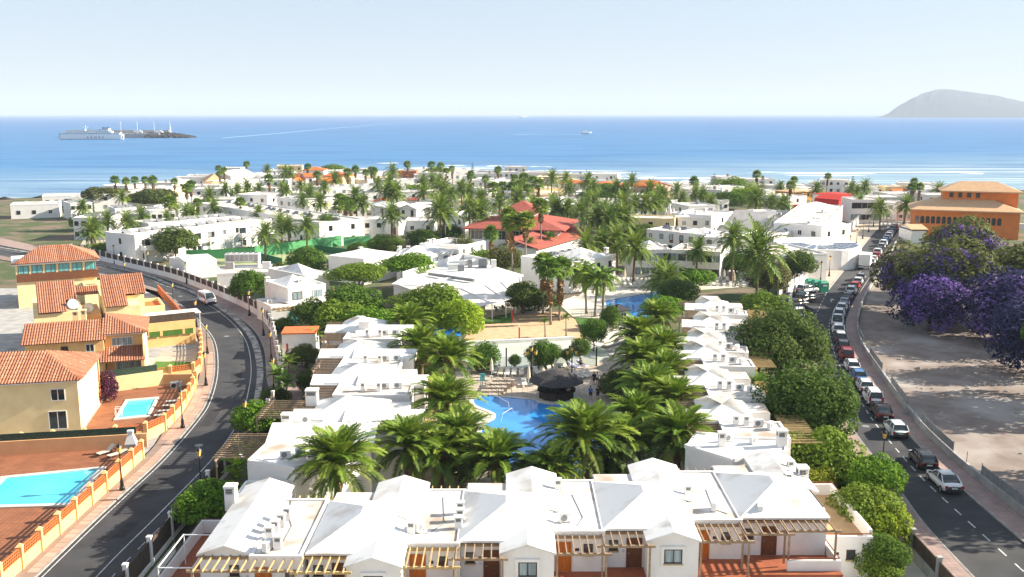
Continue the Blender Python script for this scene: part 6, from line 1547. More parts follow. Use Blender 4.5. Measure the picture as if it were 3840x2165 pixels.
tile_face(vb, T(-.9, -3.0, 2.7), T(4.7, -3.0, 2.7), T(-.9, 0, 3.9), T(4.7, 0, 3.9))
window(vb, *T(2.0, 0)[:2], 4.0, 2.5, 1.1, yb, 'frame_white', 'curtain', mull=3); window(vb, *T(-1.7, -.9)[:2], 3.7, 1.0, 1.0, yb, 'frame_white'); window(vb, *T(-4.6, -.9)[:2], 3.4, 0.8, 1.2, yb)
window(vb, *T(2.6, 0)[:2], 0.1, 3.2, 2.1, yb, 'frame_white', 'curtain', mull=3); window(vb, *T(-1.5, -.9)[:2], 0.4, 1.6, 1.6, yb, 'frame_white')
chimney(vb, *T(-2.6, 4.0)[:2], 6.6, 0.6, 0.6, 1.6, yb, 'louvre', 'cream_wall'); chimney(vb, *T(-3.6, 4.0)[:2], 6.6, 0.6, 0.6, 1.5, yb, 'louvre', 'cream_wall')
# pair of white houses with single-pitch tile roofs
vc = thing('villa', 'white villa with two steep orange tile roofs stepping down to the road', 'villa')
yc = R(27); A = (-57.6, 132.6); T = T2(A, yc)
villa_rect(vc, A, yc, 4.6, 15.5, 5.9, 'cream_wall'); tile_face(vc, T(-.1, -.3, 6.0), T(3.0, -.3, 6.0), T(-.1, 8.5, 9.2), T(3.0, 8.5, 9.2))
part('gable_wall', B().add([T(0, 0, 5.8), T(0, 8.5, 5.8), T(0, 8.5, 9.1), T(3, 0, 5.8), T(3, 8.5, 5.8), T(3, 8.5, 9.1)], [(0, 1, 2), (5, 4, 3), (1, 4, 5, 2)]), 'cream_wall', vc)
villa_rect(vc, T(3.0, 4.4), yc, 2.6, 10, 6.6, 'cream_wall'); tile_face(vc, T(2.9, 4.1, 6.9), T(5.8, 4.1, 6.9), T(2.9, 8.5, 9.2), T(5.8, 8.5, 9.2))
part('gable_wall', B().add([T(3.05, 4.4, 6.6), T(3.05, 8.5, 6.6), T(3.05, 8.5, 9.1), T(5.6, 4.4, 6.6), T(5.6, 8.5, 6.6), T(5.6, 8.5, 9.1)], [(0, 1, 2), (5, 4, 3), (1, 4, 5, 2)]), 'cream_wall', vc)
villa_rect(vc, T(4.6, 7.6), yc, 4.2, 7.0, 3.6, 'cream_wall'); part('parapet', parapet_roof(B(), 4.6, 8.8, 7.6, 14.6, 3.6, 0.5, 0.25), 'cream_wall', vc, (A[0], A[1], 0), yc)
part('terrace_floor', B().box(4.8, 8.6, 7.8, 14.4, 3.58, 3.63), 'orange_block', vc, (A[0], A[1], 0), yc)
vd = thing('villa', 'white villa with one orange tile roof and a satellite dish on its flat roof', 'villa')
A = (-65.6, 128.0); T = T2(A, yc)
villa_rect(vd, A, yc, 6.2, 14, 5.8, 'cream_wall'); tile_face(vd, T(0.6, -.3, 6.0), T(4.2, -.3, 6.0), T(0.6, 8, 9.0), T(4.2, 8, 9.0)); tile_face(vd, T(4.2, 3.6, 6.9), T(5.6, 3.6, 6.9), T(4.2, 8, 9.0), T(5.6, 8, 9.0))
part('gable_wall', B().add([T(0.6, 0, 5.8), T(0.6, 8, 5.8), T(0.6, 8, 8.9), T(5.6, 0, 5.8), T(5.6, 8, 5.8), T(5.6, 8, 8.9)], [(0, 1, 2), (5, 4, 3), (1, 4, 5, 2)]), 'cream_wall', vd)
villa_rect(vd, T(6.2, 4.5), yc, 2.6, 9, 4.2, 'peach_wall'); tile_face(vd, T(5.4, 9.8, 6.4), T(9.0, 9.8, 6.4), T(5.4, 12, 7.3), T(9.0, 12, 7.3))
dish = B().lathe([(0.05, 0.0), (0.35, 0.06), (0.6, 0.2), (0.62, 0.22), (0.36, 0.1), (0.05, 0.04)], 14)
for i, (q, lb) in enumerate(((T(7.3, 6.0, 4.4), 'white satellite dish on the peach flat roof'), (T(5.0, 1.2, 6.0), 'white satellite dish beside the orange tile roof'))):
    t = thing('satellite_dish', lb, 'satellite dish', q, 0)
    part('mast', B().tube([(0, 0, -0.3), (0, 0, 0.6)], 0.04, 6), 'grey_metal', t)
    part('dish', dish.mesh('dish', ['plastic_white'], True), None, t, (0, -0.1, 0.6), rot=(R(65), 0, R(30)), scale=1.25)
    part('feed_arm', B().bar((0, -0.2, 0.4), (0.25, -0.8, 0.75), 0.04, 0.04), 'grey_metal', t)
# tower villa with timber balcony
ve = thing('villa', 'tall cream villa with brown tiled roof and a timber balcony band', 'villa')
yd = R(28); A = (-84.6, 160.5); T = T2(A, yd)
villa_rect(ve, A, yd, 12.6, 10, 7.6, 'cream_wall')
tile_face(ve, T(-.6, -.8, 7.8), T(13.2, -.8, 7.8), T(4, 5, 10), T(8.8, 5, 10)); tile_face(ve, T(13.2, -.8, 7.8), T(13.2, 10.8, 7.8), T(8.8, 5, 10), T(8.8, 5, 10))
part('eave', B().box(-.5, 13.1, -.7, 10.7, 7.55, 7.78), 'frame_white', ve, (A[0], A[1], 0), yd)
part('balcony', B().box(0, 12.9, -.35, 0, 4.6, 5.9).box(12.6, 12.95, 0, 8, 4.6, 5.9), 'door_brown', ve, (A[0], A[1], 0), yd)
for k in range(6): window(ve, *T(1.2 + 2.1 * k, 0)[:2], 5.95, 1.7, 1.4, yd, 'door_brown', 'curtain_aqua', mull=1)
for k in range(3): window(ve, *T(5.0 + 3.2 * k, 0)[:2], 1.6, 1.8, 1.8, yd, 'door_brown', 'curtain', mull=1)
vf = thing('villa', 'low white walled patio house beside the tower villa', 'villa'); A = (-73.6, 161.5); T = T2(A, yd)
villa_rect(vf, A, yd, 8.0, 5.0, 3.2, 'cream_wall'); part('parapet', parapet_roof(B(), 0, 8, 0, 5, 3.2, 0.6, 0.25), 'cream_wall', vf, (A[0], A[1], 0), yd)
# terraced ground of the yards
struct('villa_ground', B().add([(x, y, 0.06) for x, y in [(-36.3, 60)] + [(p.x - 0.2, p.y) for p in VW if 62 < p.y < 180] + [(-140, 180), (-110, 60)]][::1], [tuple(range(len([p for p in VW if 62 < p.y < 180]) + 2, -1, -1))]).mesh('villa_ground', ['concrete']))
struct('yard_paving', B().add([(x, y, 0.075) for x, y in [(-45.2, 96.2), (-44, 91.2), (-37.6, 93.6), (-36.9, 96), (-37.2, 102), (-38.6, 110), (-40, 113.5), (-43, 113.8), (-48.4, 110.4), (-47.4, 106.3)]], [tuple(range(10))]).mesh('yard_paving', ['tile_floor']))
struct('yard_paving', B().add([(x, y, 0.075) for x, y in [(-36.2, 60), (-36.1, 89), (-37.6, 93), (-60, 86.5), (-60, 60)]], [tuple(range(5))]).mesh('yard_paving', ['tile_floor']))
struct('lawn', B().add([(x, y, 0.08) for x, y in [(-47.4, 120.0), (-44, 116.0), (-40.6, 117.5), (-41.0, 121), (-43.3, 127.6), (-48.2, 126.5)]], [tuple(range(6))]).mesh('lawn', ['lawn']))
struct('stone_terrace', B().add([(x, y, 0.085) for x, y in [(-48.2, 124.9), (-42.6, 124.6), (-44.6, 131.6), (-49.6, 131.2)]], [tuple(range(4))]).mesh('stone_terrace', ['deck_stone']))
def rect_pool(name, label, c4, m, cop='deck_pale', z=0.09):
    c = [Vector((p[0], p[1])) for p in c4]; ctr = sum(c, Vector((0, 0))) / 4
    inn = [p + (ctr - p).normalized() * 0.75 for p in c]
    t = thing(name, label, 'swimming pool')
    part('water', B().add([(p.x, p.y, z + 0.02) for p in inn], [(0, 1, 2, 3)]), m, t)
    b = B()
    for i in range(4):
        j = (i + 1) % 4
        b.add([(c[i].x, c[i].y, z + 0.1), (c[j].x, c[j].y, z + 0.1), (inn[j].x, inn[j].y, z + 0.1), (inn[i].x, inn[i].y, z + 0.1), (c[i].x, c[i].y, z - 0.1), (c[j].x, c[j].y, z - 0.1), (inn[j].x, inn[j].y, z - 0.1), (inn[i].x, inn[i].y, z - 0.1)], [(0, 1, 2, 3), (0, 4, 5, 1), (3, 2, 6, 7)])
    part('coping', b, cop, t)
    return t
tp = rect_pool('swimming_pool', 'small aqua pool with pale coping in the terracotta yard', [(-43.4, 99.6), (-39.9, 100.9), (-41.6, 108.3), (-45.1, 107.2)], 'pool_aqua')
part('ladder', B().tube([(-43.9, 101.3, 0.1), (-43.9, 101.3, 0.9), (-43.3, 101.3, 0.9), (-43.2, 101.3, 0.1)], 0.05, 6).tube([(-44.1, 102.0, 0.1), (-44.1, 102.0, 0.9), (-43.5, 102.0, 0.9), (-43.4, 102.0, 0.1)], 0.05, 6), 'white_metal', tp)
rect_pool('swimming_pool', 'aqua pool cut by the picture edge, behind the lattice wall', [(-46, 76), (-37.4, 76.6), (-38.4, 85.8), (-47, 83.2)], 'pool_aqua')
t3 = rect_pool('swimming_pool', 'tiny plunge pool behind the lattice wall of the lawn yard', [(-44.3, 117.2), (-41.4, 118.0), (-41.7, 119.4), (-44.5, 118.6)], 'pool_blue')
def lattice_wall(label, pts, zb=1.05, zl=1.75, post=2.9, posts=True, base='ochre_wall', curve_panel='lattice'):
    t = thing('lattice_wall', label, 'wall')
    pts = resample(pts, post)
    for i, (a, b_) in enumerate(zip(pts, pts[1:])):
        d = b_ - a; L_ = d.length; an = math.atan2(d.y, d.x)
        new_obj('wall', shared(('lwb', round(L_, 2), zb, base), lambda: B().box(-0.02, L_ + 0.02, -0.12, 0.12, -0.1, zb).mesh('wall', [base])), t, (a.x, a.y, 0), an)
        def lm():
            b = B(); n = max(2, int(L_ / 0.24))
            for k in range(n + 1): b.box(L_ * k / n - 0.03, L_ * k / n + 0.03, -0.05, 0.05, zb, zl)
            for z in np.linspace(zb + 0.03, zl, 4): b.box(0, L_, -0.055, 0.055, z - 0.03, z + 0.03)
            return b.mesh('lattice', ['orange_block'])
        new_obj('lattice', shared(('lat', round(L_, 2), zb, zl), lm), t, (a.x, a.y, 0), an)
    for p in pts:
        new_obj('post', shared(('lpost', zl, base), lambda: B().box(-0.2, 0.2, -0.2, 0.2, -0.1, zl + 0.12).add([(-.26, -.26, zl + .12), (.26, -.26, zl + .12), (.26, .26, zl + .12), (-.26, .26, zl + .12), (0, 0, zl + .38)], [(0, 1, 4), (1, 2, 4), (2, 3, 4), (3, 0, 4), (3, 2, 1, 0)]).mesh('post', [base])), t, (p.x, p.y, 0), 0.2)
    return t
vwl = lambda y0, y1: [(p.x, p.y) for p in VW if y0 <= p.y <= y1]
lattice_wall('ochre wall topped with orange lattice blocks beside the nearest pool yard', vwl(50, 89.5))
lattice_wall('ochre lattice wall round the terracotta pool yard', [(-60, 88.2), (-48, 90.2), (-41.2, 92.0), (-37.6, 93.4)] + vwl(95, 113) + [(-39.2, 114.2)])
lattice_wall('orange lattice wall crossing behind the terracotta yard', [(-50.2, 111.2), (-47.5, 113.2), (-44.2, 115.3), (-40.8, 116.8)] + vwl(118, 138))
wl = lambda nm, lb, p, q, z0, z1, m, th=0.24: tag(new_obj(nm, B().bar((*p, (z0 + z1) / 2), (*q, (z0 + z1) / 2), th, z1 - z0).mesh(nm, [m])), lb, 'wall')
wl('garden_wall', 'plain ochre wall with a dark screen at the back of the pool yard', (-48.6, 110.3), (-43.0, 113.7), 0, 1.9, 'cream_wall')
wl('garden_wall', 'short ochre wall beside the pool pump', (-43.0, 113.75), (-39.4, 113.9), 0, 1.4, 'peach_wall')
wl('garden_wall', 'yellow wall at the back of the lawn yard', (-52.0, 132.4), (-46.2, 135.6), 0, 1.6, 'ochre_wall')
wl('garden_wall', 'tall yellow wall with brown screen above the lawn yard', (-53.0, 135.6), (-47.2, 138.9), 0, 2.9, 'ochre_wall')
wl('garden_wall', 'wall of the near yard with a green screen', (-60, 87.0), (-36.6, 91.4), 0, 1.5, 'peach_wall')
wl('garden_wall', 'brown kerbside wall running up to the white villa', (-49.0, 142.6), (-66.0, 175.0), 0, 1.6, 'orange_block')
def screen(label, p, q, z0, z1, m): tag(new_obj('fence_screen', B().bar((*p, (z0 + z1) / 2), (*q, (z0 + z1) / 2), 0.08, z1 - z0).mesh('fence_screen', [m])), label, 'fence')
screen('dark green mesh screen on the back wall of the pool yard', (-48.4, 110.55), (-43.6, 113.5), 1.9, 2.7, 'screen_green')
screen('brown wicker screen on the tall yellow wall', (-53.0, 135.7), (-47.2, 139.0), 2.9, 4.0, 'wicker')
screen('green mesh screen on the wall of the near yard', (-55, 88.05), (-37.6, 91.3), 1.5, 2.2, 'screen_green')
for i, (p, q) in enumerate((((-51.6, 132.3), (-50.3, 133.0)), ((-50.0, 133.2), (-47.6, 134.5)), ((-47.3, 134.65), (-46.3, 135.2)))): screen('clipped green screen panel on the yellow wall, ' + ('shortest by the villa', 'longest in the middle', 'last before the pavement')[i], p, q, 1.6, 2.4, 'lawn')
# white awning
aw = thing('awning', 'white canvas awning over the patio by the yellow wall', 'awning', (-51.6, 141.0, 0), R(29))
part('canopy', B().box(-4.4, 4.2, -1.7, 1.7, 3.3, 3.4), 'canvas_white', aw)
for x in (-4.2, 4.0): part('post', B().box(x - .05, x + .05, -1.6, -1.5, 0, 3.3), 'white_metal', aw)
# barbecue chimney, pump and loungers
bc = thing('barbecue', 'white concrete barbecue with pyramid chimney hood against the green screen', 'barbecue', (-37.6, 89.9, 0), R(10))
part('base', B().box(-.5, .5, -.4, .4, 0, 1.0), 'concrete', bc); part('hood', B().add([(-.55, -.45, 1.0), (.55, -.45, 1.0), (.55, .45, 1.0), (-.55, .45, 1.0), (-.2, -.18, 2.0), (.2, -.18, 2.0), (.2, .18, 2.0), (-.2, .18, 2.0)], [(0, 1, 5, 4), (1, 2, 6, 5), (2, 3, 7, 6), (3, 0, 4, 7), (4, 5, 6, 7)]), 'plastic_white', bc); part('cap', B().box(-.28, .28, -.25, .25, 2.0, 2.3), 'plastic_white', bc)
pm = thing('pool_pump', 'dark pool pump box with round fan by the pump wall', 'pump', (-41.0, 112.4, 0.08), R(25))
part('casing', B().box(-.7, .7, -.35, .35, 0, .75), 'graphite' if False else 'grey_metal', pm); part('fan_grille', B().add([(-.3 + .28 * math.cos(a), -.36, .38 + .28 * math.sin(a)) for a in np.linspace(0, 6.28, 13)[:-1]], [tuple(range(12))]), 'black_metal', pm)
def lounger_parts(t, frame='plastic_white', sling='sling_grey', back=35):
    new_obj('frame', shared(('lf', frame), lambda: B().box(-.32, -.27, -.95, .95, .28, .34).box(.27, .32, -.95, .95, .28, .34).box(-.27, .27, -.95, -.9, .28, .34).box(-.27, .27, .9, .95, .28, .34).mesh('frame', [frame])), t)
    for x in (-.29, .29):
        for y in (-.8, .75): new_obj('leg', shared(('ll', frame), lambda: B().box(-.03, .03, -.03, .03, 0, .28).mesh('leg', [frame])), t, (x, y, 0))
    new_obj('seat', shared(('ls', sling), lambda: B().box(-.3, .3, -.95, .25, .341, .37).mesh('seat', [sling])), t)
    new_obj('backrest', shared(('lb', sling), lambda: B().box(-.3, .3, 0, .75, 0, .035).mesh('backrest', [sling])), t, (0, .25, .36), rot=(R(back), 0, 0))
def lounger(x, y, z, rz, label, group=None, frame='plastic_white', sling='plastic_white', back=38, s=1.0):
    t = thing('sun_lounger', label, 'sun lounger', (x, y, z), rz, group, s); lounger_parts(t, frame, sling, back); return t
for i, (x, y, lb) in enumerate(((-38.9, 105.9, 'farthest of four beside the lattice wall'), (-38.7, 104.3, 'second of four beside the lattice wall'), (-38.6, 102.2, 'third of four beside the lattice wall'), (-38.4, 100.7, 'nearest the lattice corner post'))):
    lounger(x, y, 0.08, R(-75), 'dark framed lounger in the pool yard, ' + lb, 'loungers of the pool yard', 'sling_dark', 'sling_grey', 8)
lounger(-39.8, 89.2, 0.08, R(-35), 'cream lounger with raised back in the near terracotta yard', None, 'sling_dark', 'canvas_cream', 40)
lounger(-38.5, 88.6, 0.08, R(-38), 'cream flat lounger near the lattice wall of the near yard', None, 'sling_dark', 'canvas_cream', 12)
# ================================================================== courtyard: pools, decks, bar, furniture
def sheet(name, pts, z, m, kind='structure', lb=None): return struct(name, B().add([(p[0], p[1], z) for p in pts], [tuple(range(len(pts)))]).mesh(name, [m]), kind, lb)
sheet('pool_deck', [(-12, 74), (14, 74), (17, 84), (19, 100), (22, 118), (24, 132), (16, 133), (-10, 118.5), (-11, 108)], 0.0, 'deck_stone')
main = smooth_line([(-4.6, 107.4), (-3.4, 109.1), (-0.6, 108.4), (2.8, 107.4), (6.5, 106.6), (9.6, 104), (10.6, 99), (10.2, 93), (8.8, 87), (5.5, 83.4), (1.0, 83.0), (-2.2, 86.5), (-3.4, 91.0), (-3.3, 95.5), (-3.0, 98.4), (-2.0, 100.2), (-1.9, 102.0), (-3.0, 103.6), (-4.2, 105.2), (-4.6, 107.4)], 0.8)[:-1]
mp_ = thing('swimming_pool', 'big free-form blue pool in the courtyard with a round pale peninsula', 'swimming pool')
part('water', B().add([(p.x, p.y, 0.05) for p in main], [tuple(range(len(main) - 1, -1, -1))]), 'pool_blue', mp_)
cl_ = main + [main[0], main[1]]; l0, l1 = offset(cl_, -0.45)[:-1], offset(cl_, 0.06)[:-1]
cb = ribbon(l0, l1, 0.12); n_ = len(l0)
for q in (l0, l1): cb.add([(p.x, p.y, z) for z in (0.0, 0.12) for p in q], [(i, i + 1, i + 1 + n_, i + n_) for i in range(n_ - 1)])
part('coping', cb, 'deck_pale', mp_)
part('handrail', B().tube([(-2.6, 107.6, 0.1), (-2.6, 107.4, 1.0), (-0.4, 104.0, 0.8), (-0.3, 103.8, 0.1)], 0.02, 6).tube([(0.2, 102.4, 0.1), (0.0, 101.6, 0.9), (-1.0, 99.6, 0.9), (-1.2, 99.2, 0.1)], 0.02, 6), 'white_metal', mp_)
sheet('round_terrace', [(-4.3 + 2.3 * math.cos(a), 101.2 + 2.6 * math.sin(a)) for a in np.linspace(0, 6.283, 25)[:-1]], 0.06, 'deck_pale')
# shallow play pool behind glass screens
sp = [P('f', x, y, 0.0) for x, y in ((1000, 575), (1300, 560), (1600, 548), (1990, 528), (2250, 600), (2330, 660), (2180, 745), (1950, 760), (1500, 775), (1220, 770), (1010, 710))]
t = thing('swimming_pool', 'drained pale shallow pool with clipped trees round it', 'swimming pool')
part('basin', B().add([(p.x, p.y, 0.03) for p in sp], [tuple(range(len(sp) - 1, -1, -1))]), 'pool_pale', t)
rim = [Vector((p.x, p.y)) for p in sp[:4]]
rim = smooth_line(rim, 1.0); b = B(); l_, r_ = offset(rim, -0.25), offset(rim, 0.25); n_ = len(rim); ribbon(l_, r_, 0.55, b)
b.add([(p.x, p.y, z) for z in (0, 0.55) for p in r_], [(i, i + 1, i + 1 + n_, i + n_) for i in range(n_ - 1)])
part('rim_wall', b, 'stucco', t)
sheet('pale_paving', [P('f', x, y) for x, y in ((2230, 590), (2500, 330), (2400, 300), (2330, 380), (2080, 530))][::-1], 0.015, 'deck_pale')
b = B()
for k in range(7):
    a = P('f', 2200 + k * 22, 470 + k * 40); c = P('f', 2400 + k * 4, 400 + k * 42); b.bar((a.x, a.y, 0.1), (c.x + 1.2, c.y, 0.1), 0.8, 0.1 + 0.05 * (7 - k))
st_ = part('flight', b, 'deck_pale', thing('garden_steps', 'broad pale steps descending beside the date palms', 'steps')); st_.name = 'flight'
for i, x in enumerate((1215, 1402, 1790, 1955, 2192)):
    p = P('f', x, (785, 765, 750, 745, 755)[i])
    t = thing('screen_post', 'dark glass-screen post at the play pool edge', 'post', (p.x, p.y, 0), 0, 'glass screen posts')
    part('shaft', B().box(-.09, .09, -.06, .06, 0, 2.6), 'black_metal', t)
    part('base_plate', B().box(-.16, .16, -.12, .12, 0, 0.05), 'black_metal', t)
gl = bpy.data.materials.new('clear_glass'); gl.use_nodes = True
g_ = gl.node_tree.nodes['Principled BSDF']; g_.inputs['Base Color'].default_value = (0.75, 0.92, 0.88, 1); g_.inputs['Roughness'].default_value = 0.02; g_.inputs['Alpha'].default_value = 0.22; MT['clear_glass'] = gl
for i, (x0, x1) in enumerate(((1225, 1395), (1410, 1780), (1800, 1950), (1965, 2185))):
    a, c = P('f', x0, 780 - i * 9), P('f', x1, 765 - i * 5)
    tag(new_obj('glass_screen', B().bar((a.x, a.y, 0.75), (c.x, c.y, 0.75), 0.03, 1.4).mesh('glass_screen', ['clear_glass'])), 'clear glass screen ' + ('beside the striped towels', 'behind the row of white loungers', 'beside the triple lantern', 'beside the seated guest')[i], 'glass screen')
# sand court
sheet('sand_court', [P('f', x, y) for x, y in ((1000, 565), (1110, 400), (1430, 375), (1470, 305), (1900, 280), (2010, 350), (2080, 515), (1900, 530), (1500, 545))][::-1], 0.012, 'sand')
sheet('lawn', [P('f', x, y) for x, y in ((1200, 390), (1180, 345), (1440, 290), (1455, 375))][::-1], 0.016, 'lawn')
sheet('lawn', [P('f', x, y) for x, y in ((2000, 330), (2260, 350), (2270, 430), (2090, 470))][::-1], 0.016, 'lawn')
sheet('path', [P('f', x, y) for x, y in ((1850, 200), (2000, 140), (2290, 240), (2260, 340), (1990, 330))][::-1], 0.01, 'deck_pale')
sheet('restaurant_terrace', [(-12, 142), (4, 150), (8, 170), (2, 172), (-8, 158)], 0.008, 'deck_pale')
logs = [((1465, 312), (1838, 306)), ((1838, 306), (1902, 350)), ((1902, 350), (1512, 366)), ((1512, 366), (1465, 312)), ((1490, 335), (1870, 325))]
t = thing('petanque_court', 'boxed pitch of low timber edging on the sand', 'pitch')
for a, c in logs:
    p, q = P('f', *a), P('f', *c); part('edging', B().bar((p.x, p.y, 0.1), (q.x, q.y, 0.1), 0.14, 0.2), 'wood_grey', t)
for x, y, lb in ((1455, 378, 'red padded volleyball post at the grassy corner of the sand'), (1516, 540, 'red padded volleyball post by the white rim wall')):
    p = P('f', x, y); t = thing('net_post', lb, 'post', (p.x, p.y, 0)); part('shaft', B().tube([(0, 0, 0), (0, 0, 2.6)], 0.05, 8), 'white_metal', t); part('padding', B().tube([(0, 0, 0.2), (0, 0, 2.1)], 0.11, 8), 'cloth_red' if False else 'paint_red', t)
# blue shelter
p = P('f', 885, 590); t = thing('shelter', 'small shelter under a bright blue sheet roof', 'shelter', (p.x, p.y, 0), R(-2))
part('canopy', B().add([(-1.9, -1.0, 1.9), (2.0, -1.0, 1.9), (1.8, 1.4, 2.6), (-1.8, 1.4, 2.6), (-1.9, -1.0, 1.8), (2.0, -1.0, 1.8), (-1.9, -1.0, 0.8), (-0.6, -1.0, 0.8), (-0.6, -1.0, 1.85)], [(0, 1, 2, 3), (0, 4, 5, 1), (6, 7, 8, 4)]), 'blue_sheet', t)
for x, y in ((-1.8, -.9), (1.9, -.9), (-1.7, 1.3), (1.7, 1.3)): part('post', B().box(x - .05, x + .05, y - .05, y + .05, 0, 2.4 if y > 0 else 1.85), 'white_metal', t)
part('counter', B().box(-.4, 1.8, -.6, 0, 0, 1.0), 'bar_dark', t)
# bar in the pool
p = P('f', 1850, 1085, 0.1); bx, by = p.x, p.y + 2.4
t = thing('pool_bar', 'octagonal bar with a dark thatched roof standing in the pool', 'bar', (bx, by, 0), R(12))
n8 = 10
def ngon(r, z, n=n8): return [(r * math.cos(2 * math.pi * k / n), r * math.sin(2 * math.pi * k / n), z) for k in range(n)]
def lath(prof, n=n8): return B().lathe(prof, n)
part('plinth', lath([(2.75, -0.05), (2.75, 0.18), (2.3, 0.19)], 24), 'deck_pale', t)
part('counter', lath([(2.1, 0.15), (2.1, 1.05), (2.35, 1.06), (2.35, 1.14), (1.7, 1.14)], n8), 'bar_dark', t)
for k in range(n8): part('post', B().box(-.06, .06, -.06, .06, 0.15, 2.3), 'bar_dark', t, (1.9 * math.cos(6.283 * k / n8), 1.9 * math.sin(6.283 * k / n8), 0))
part('core', lath([(1.0, 0.15), (1.0, 2.3)], 8), 'bar_dark', t)
th = lath([(3.25, 2.12), (3.32, 2.22), (2.4, 2.75), (1.2, 3.22), (0.35, 3.45), (0.0, 3.5)], n8)
part('thatched_roof', th, 'thatch', t)
# steps with railings
t = thing('garden_steps', 'tan steps with black railings beside the pool bar', 'steps')
b = B(); a, c = P('f', 1380, 930), P('f', 1250, 1015)
for k in range(5):
    f = k / 4; x = a.x + (c.x - a.x) * f; y = a.y + (c.y - a.y) * f
    b.box(x - 1.4, x + 1.3, y - 0.35 - 0.1, y + 0.35, 0, 0.85 - 0.16 * k)
part('flight', b, 'deck_stone', t)
def railing(parent, pts, h=0.95, n=4, m='black_metal'):
    b = B()
    for z in (h, h * 0.66, h * 0.33): b.tube([(p[0], p[1], p[2] + z) for p in pts], 0.03, 5)
    part('railing', b, m, parent)
    for i in range(len(pts)):
        part('railing_post', B().tube([(pts[i][0], pts[i][1], pts[i][2]), (pts[i][0], pts[i][1], pts[i][2] + h)], 0.035, 5), m, parent)
q = [P('f', *x) for x in ((1060, 860), (1100, 868), (1185, 880), (1270, 895), (1365, 915))]
railing(t, [(v.x, v.y, 0.3) for v in q] + [(P('f', 1450, 990).x, P('f', 1450, 990).y, 0.0)])
q = [P('f', *x) for x in ((1178, 1000), (1220, 985))]
railing(t, [(v.x, v.y, 0.5) for v in q] + [(P('f', 1335, 1025).x, P('f', 1335, 1025).y, 0.0)])
t = thing('wooden_railing', 'low brown railing between the path and the farther pool', 'railing')
q = [P('f', *x) for x in ((1978, 320), (2060, 325), (2150, 335), (2250, 345))]; railing(t, [(v.x, v.y, 0) for v in q], 0.9, 4, 'wood_grey')
p = P('f', 1193, 925); t = thing('notice_board', 'turquoise notice board on a post beside the steps', 'sign', (p.x, p.y, 0)); part('board', B().box(-.3, .3, -.03, .03, 0.5, 1.5), 'teal_board', t); part('post', B().box(-.04, .04, .03, .08, 0, 1.4), 'grey_metal', t)
# loungers round the pool
LG = [(1350, 850, -8), (1408, 852, -5), (1470, 852, -3), (1535, 850, 0), (1300, 838, -10), (1670, 845, 14), (1730, 840, 18), (1795, 835, 20), (1850, 828, 24), (1940, 808, 38), (1250, 815, -14), (1700, 790, 12)]
for i, (x, y, a) in enumerate(LG):
    p = P('f', x, y); lounger(p.x, p.y + 0.8, 0.02, R(a + 180 - 180), 'white lounger in the curved row along the glass screens', 'white loungers along the glass screens', 'plastic_white', 'sling_grey' if i % 3 else 'canvas_cream', 42)
for i, (x, y, a, lb) in enumerate(((1560, 945, 5, 'white lounger nearest the pool bar roof'), (1640, 935, 0, 'white lounger half hidden by the bar roof'), (2030, 880, 35, 'shaded lounger right of the bar roof'), (2090, 872, 38, 'shaded lounger left of the standing couple'), (2140, 860, 38, 'shaded lounger behind the standing couple'))):
    p = P('f', x, y); lounger(p.x, p.y + 0.8, 0.02, R(a), lb, None, 'plastic_white', 'sling_grey', 30)
for i, (x, y, a, lb) in enumerate(((2000, 790, 40, 'lounger covered with a lilac towel beside the triple lantern'), (2070, 780, 42, 'lounger covered with a lilac towel under the seated guest'))):
    p = P('f', x, y); lounger(p.x, p.y + 0.6, 0.02, R(a), lb, None, 'plastic_white', 'cloth_lilac', 40)
for i, (x, y, lb, m) in enumerate(((1090, 800, 'lounger with an aqua towel at the end of the row', 'cloth_aqua'), (1130, 815, 'lounger with a red striped towel at the end of the row', 'cloth_red'), (1170, 795, 'lounger with a red and white towel below the parasol', 'cloth_red'))):
    p = P('f', x, y); lounger(p.x, p.y + 0.4, 0.02, R(-50), lb, None, 'plastic_white', m, 30)
def parasol(x, y, label, group=None, h=2.5, z=0.0):
    t = thing('folded_parasol', label, 'parasol', (x, y, z), 0, group)
    new_obj('pole', shared(('pp',), lambda: B().tube([(0, 0, 0), (0, 0, 2.3)], 0.03, 6).box(-.25, .25, -.25, .25, 0, .08).mesh('pole', ['plastic_white'])), t)
    new_obj('canopy', shared(('pc',), lambda: B().lathe([(0.10, 0.75), (0.24, 0.85), (0.22, 1.4), (0.13, 2.1), (0.02, 2.5)], 9).mesh('canopy', ['canvas_cream'])), t)
for i, (x, y, lb) in enumerate(((1158, 780, 'folded parasol beside the striped towels'), (1272, 850, 'folded parasol between loungers near the steps'), (1598, 920, 'folded parasol beside the pool bar'), (1640, 800, 'folded parasol behind the triple lantern'), (1832, 850, 'folded parasol behind the bar roof'), (2045, 730, 'folded parasol by the lilac towels'))):
    p = P('f', x, y); parasol(p.x, p.y, lb)
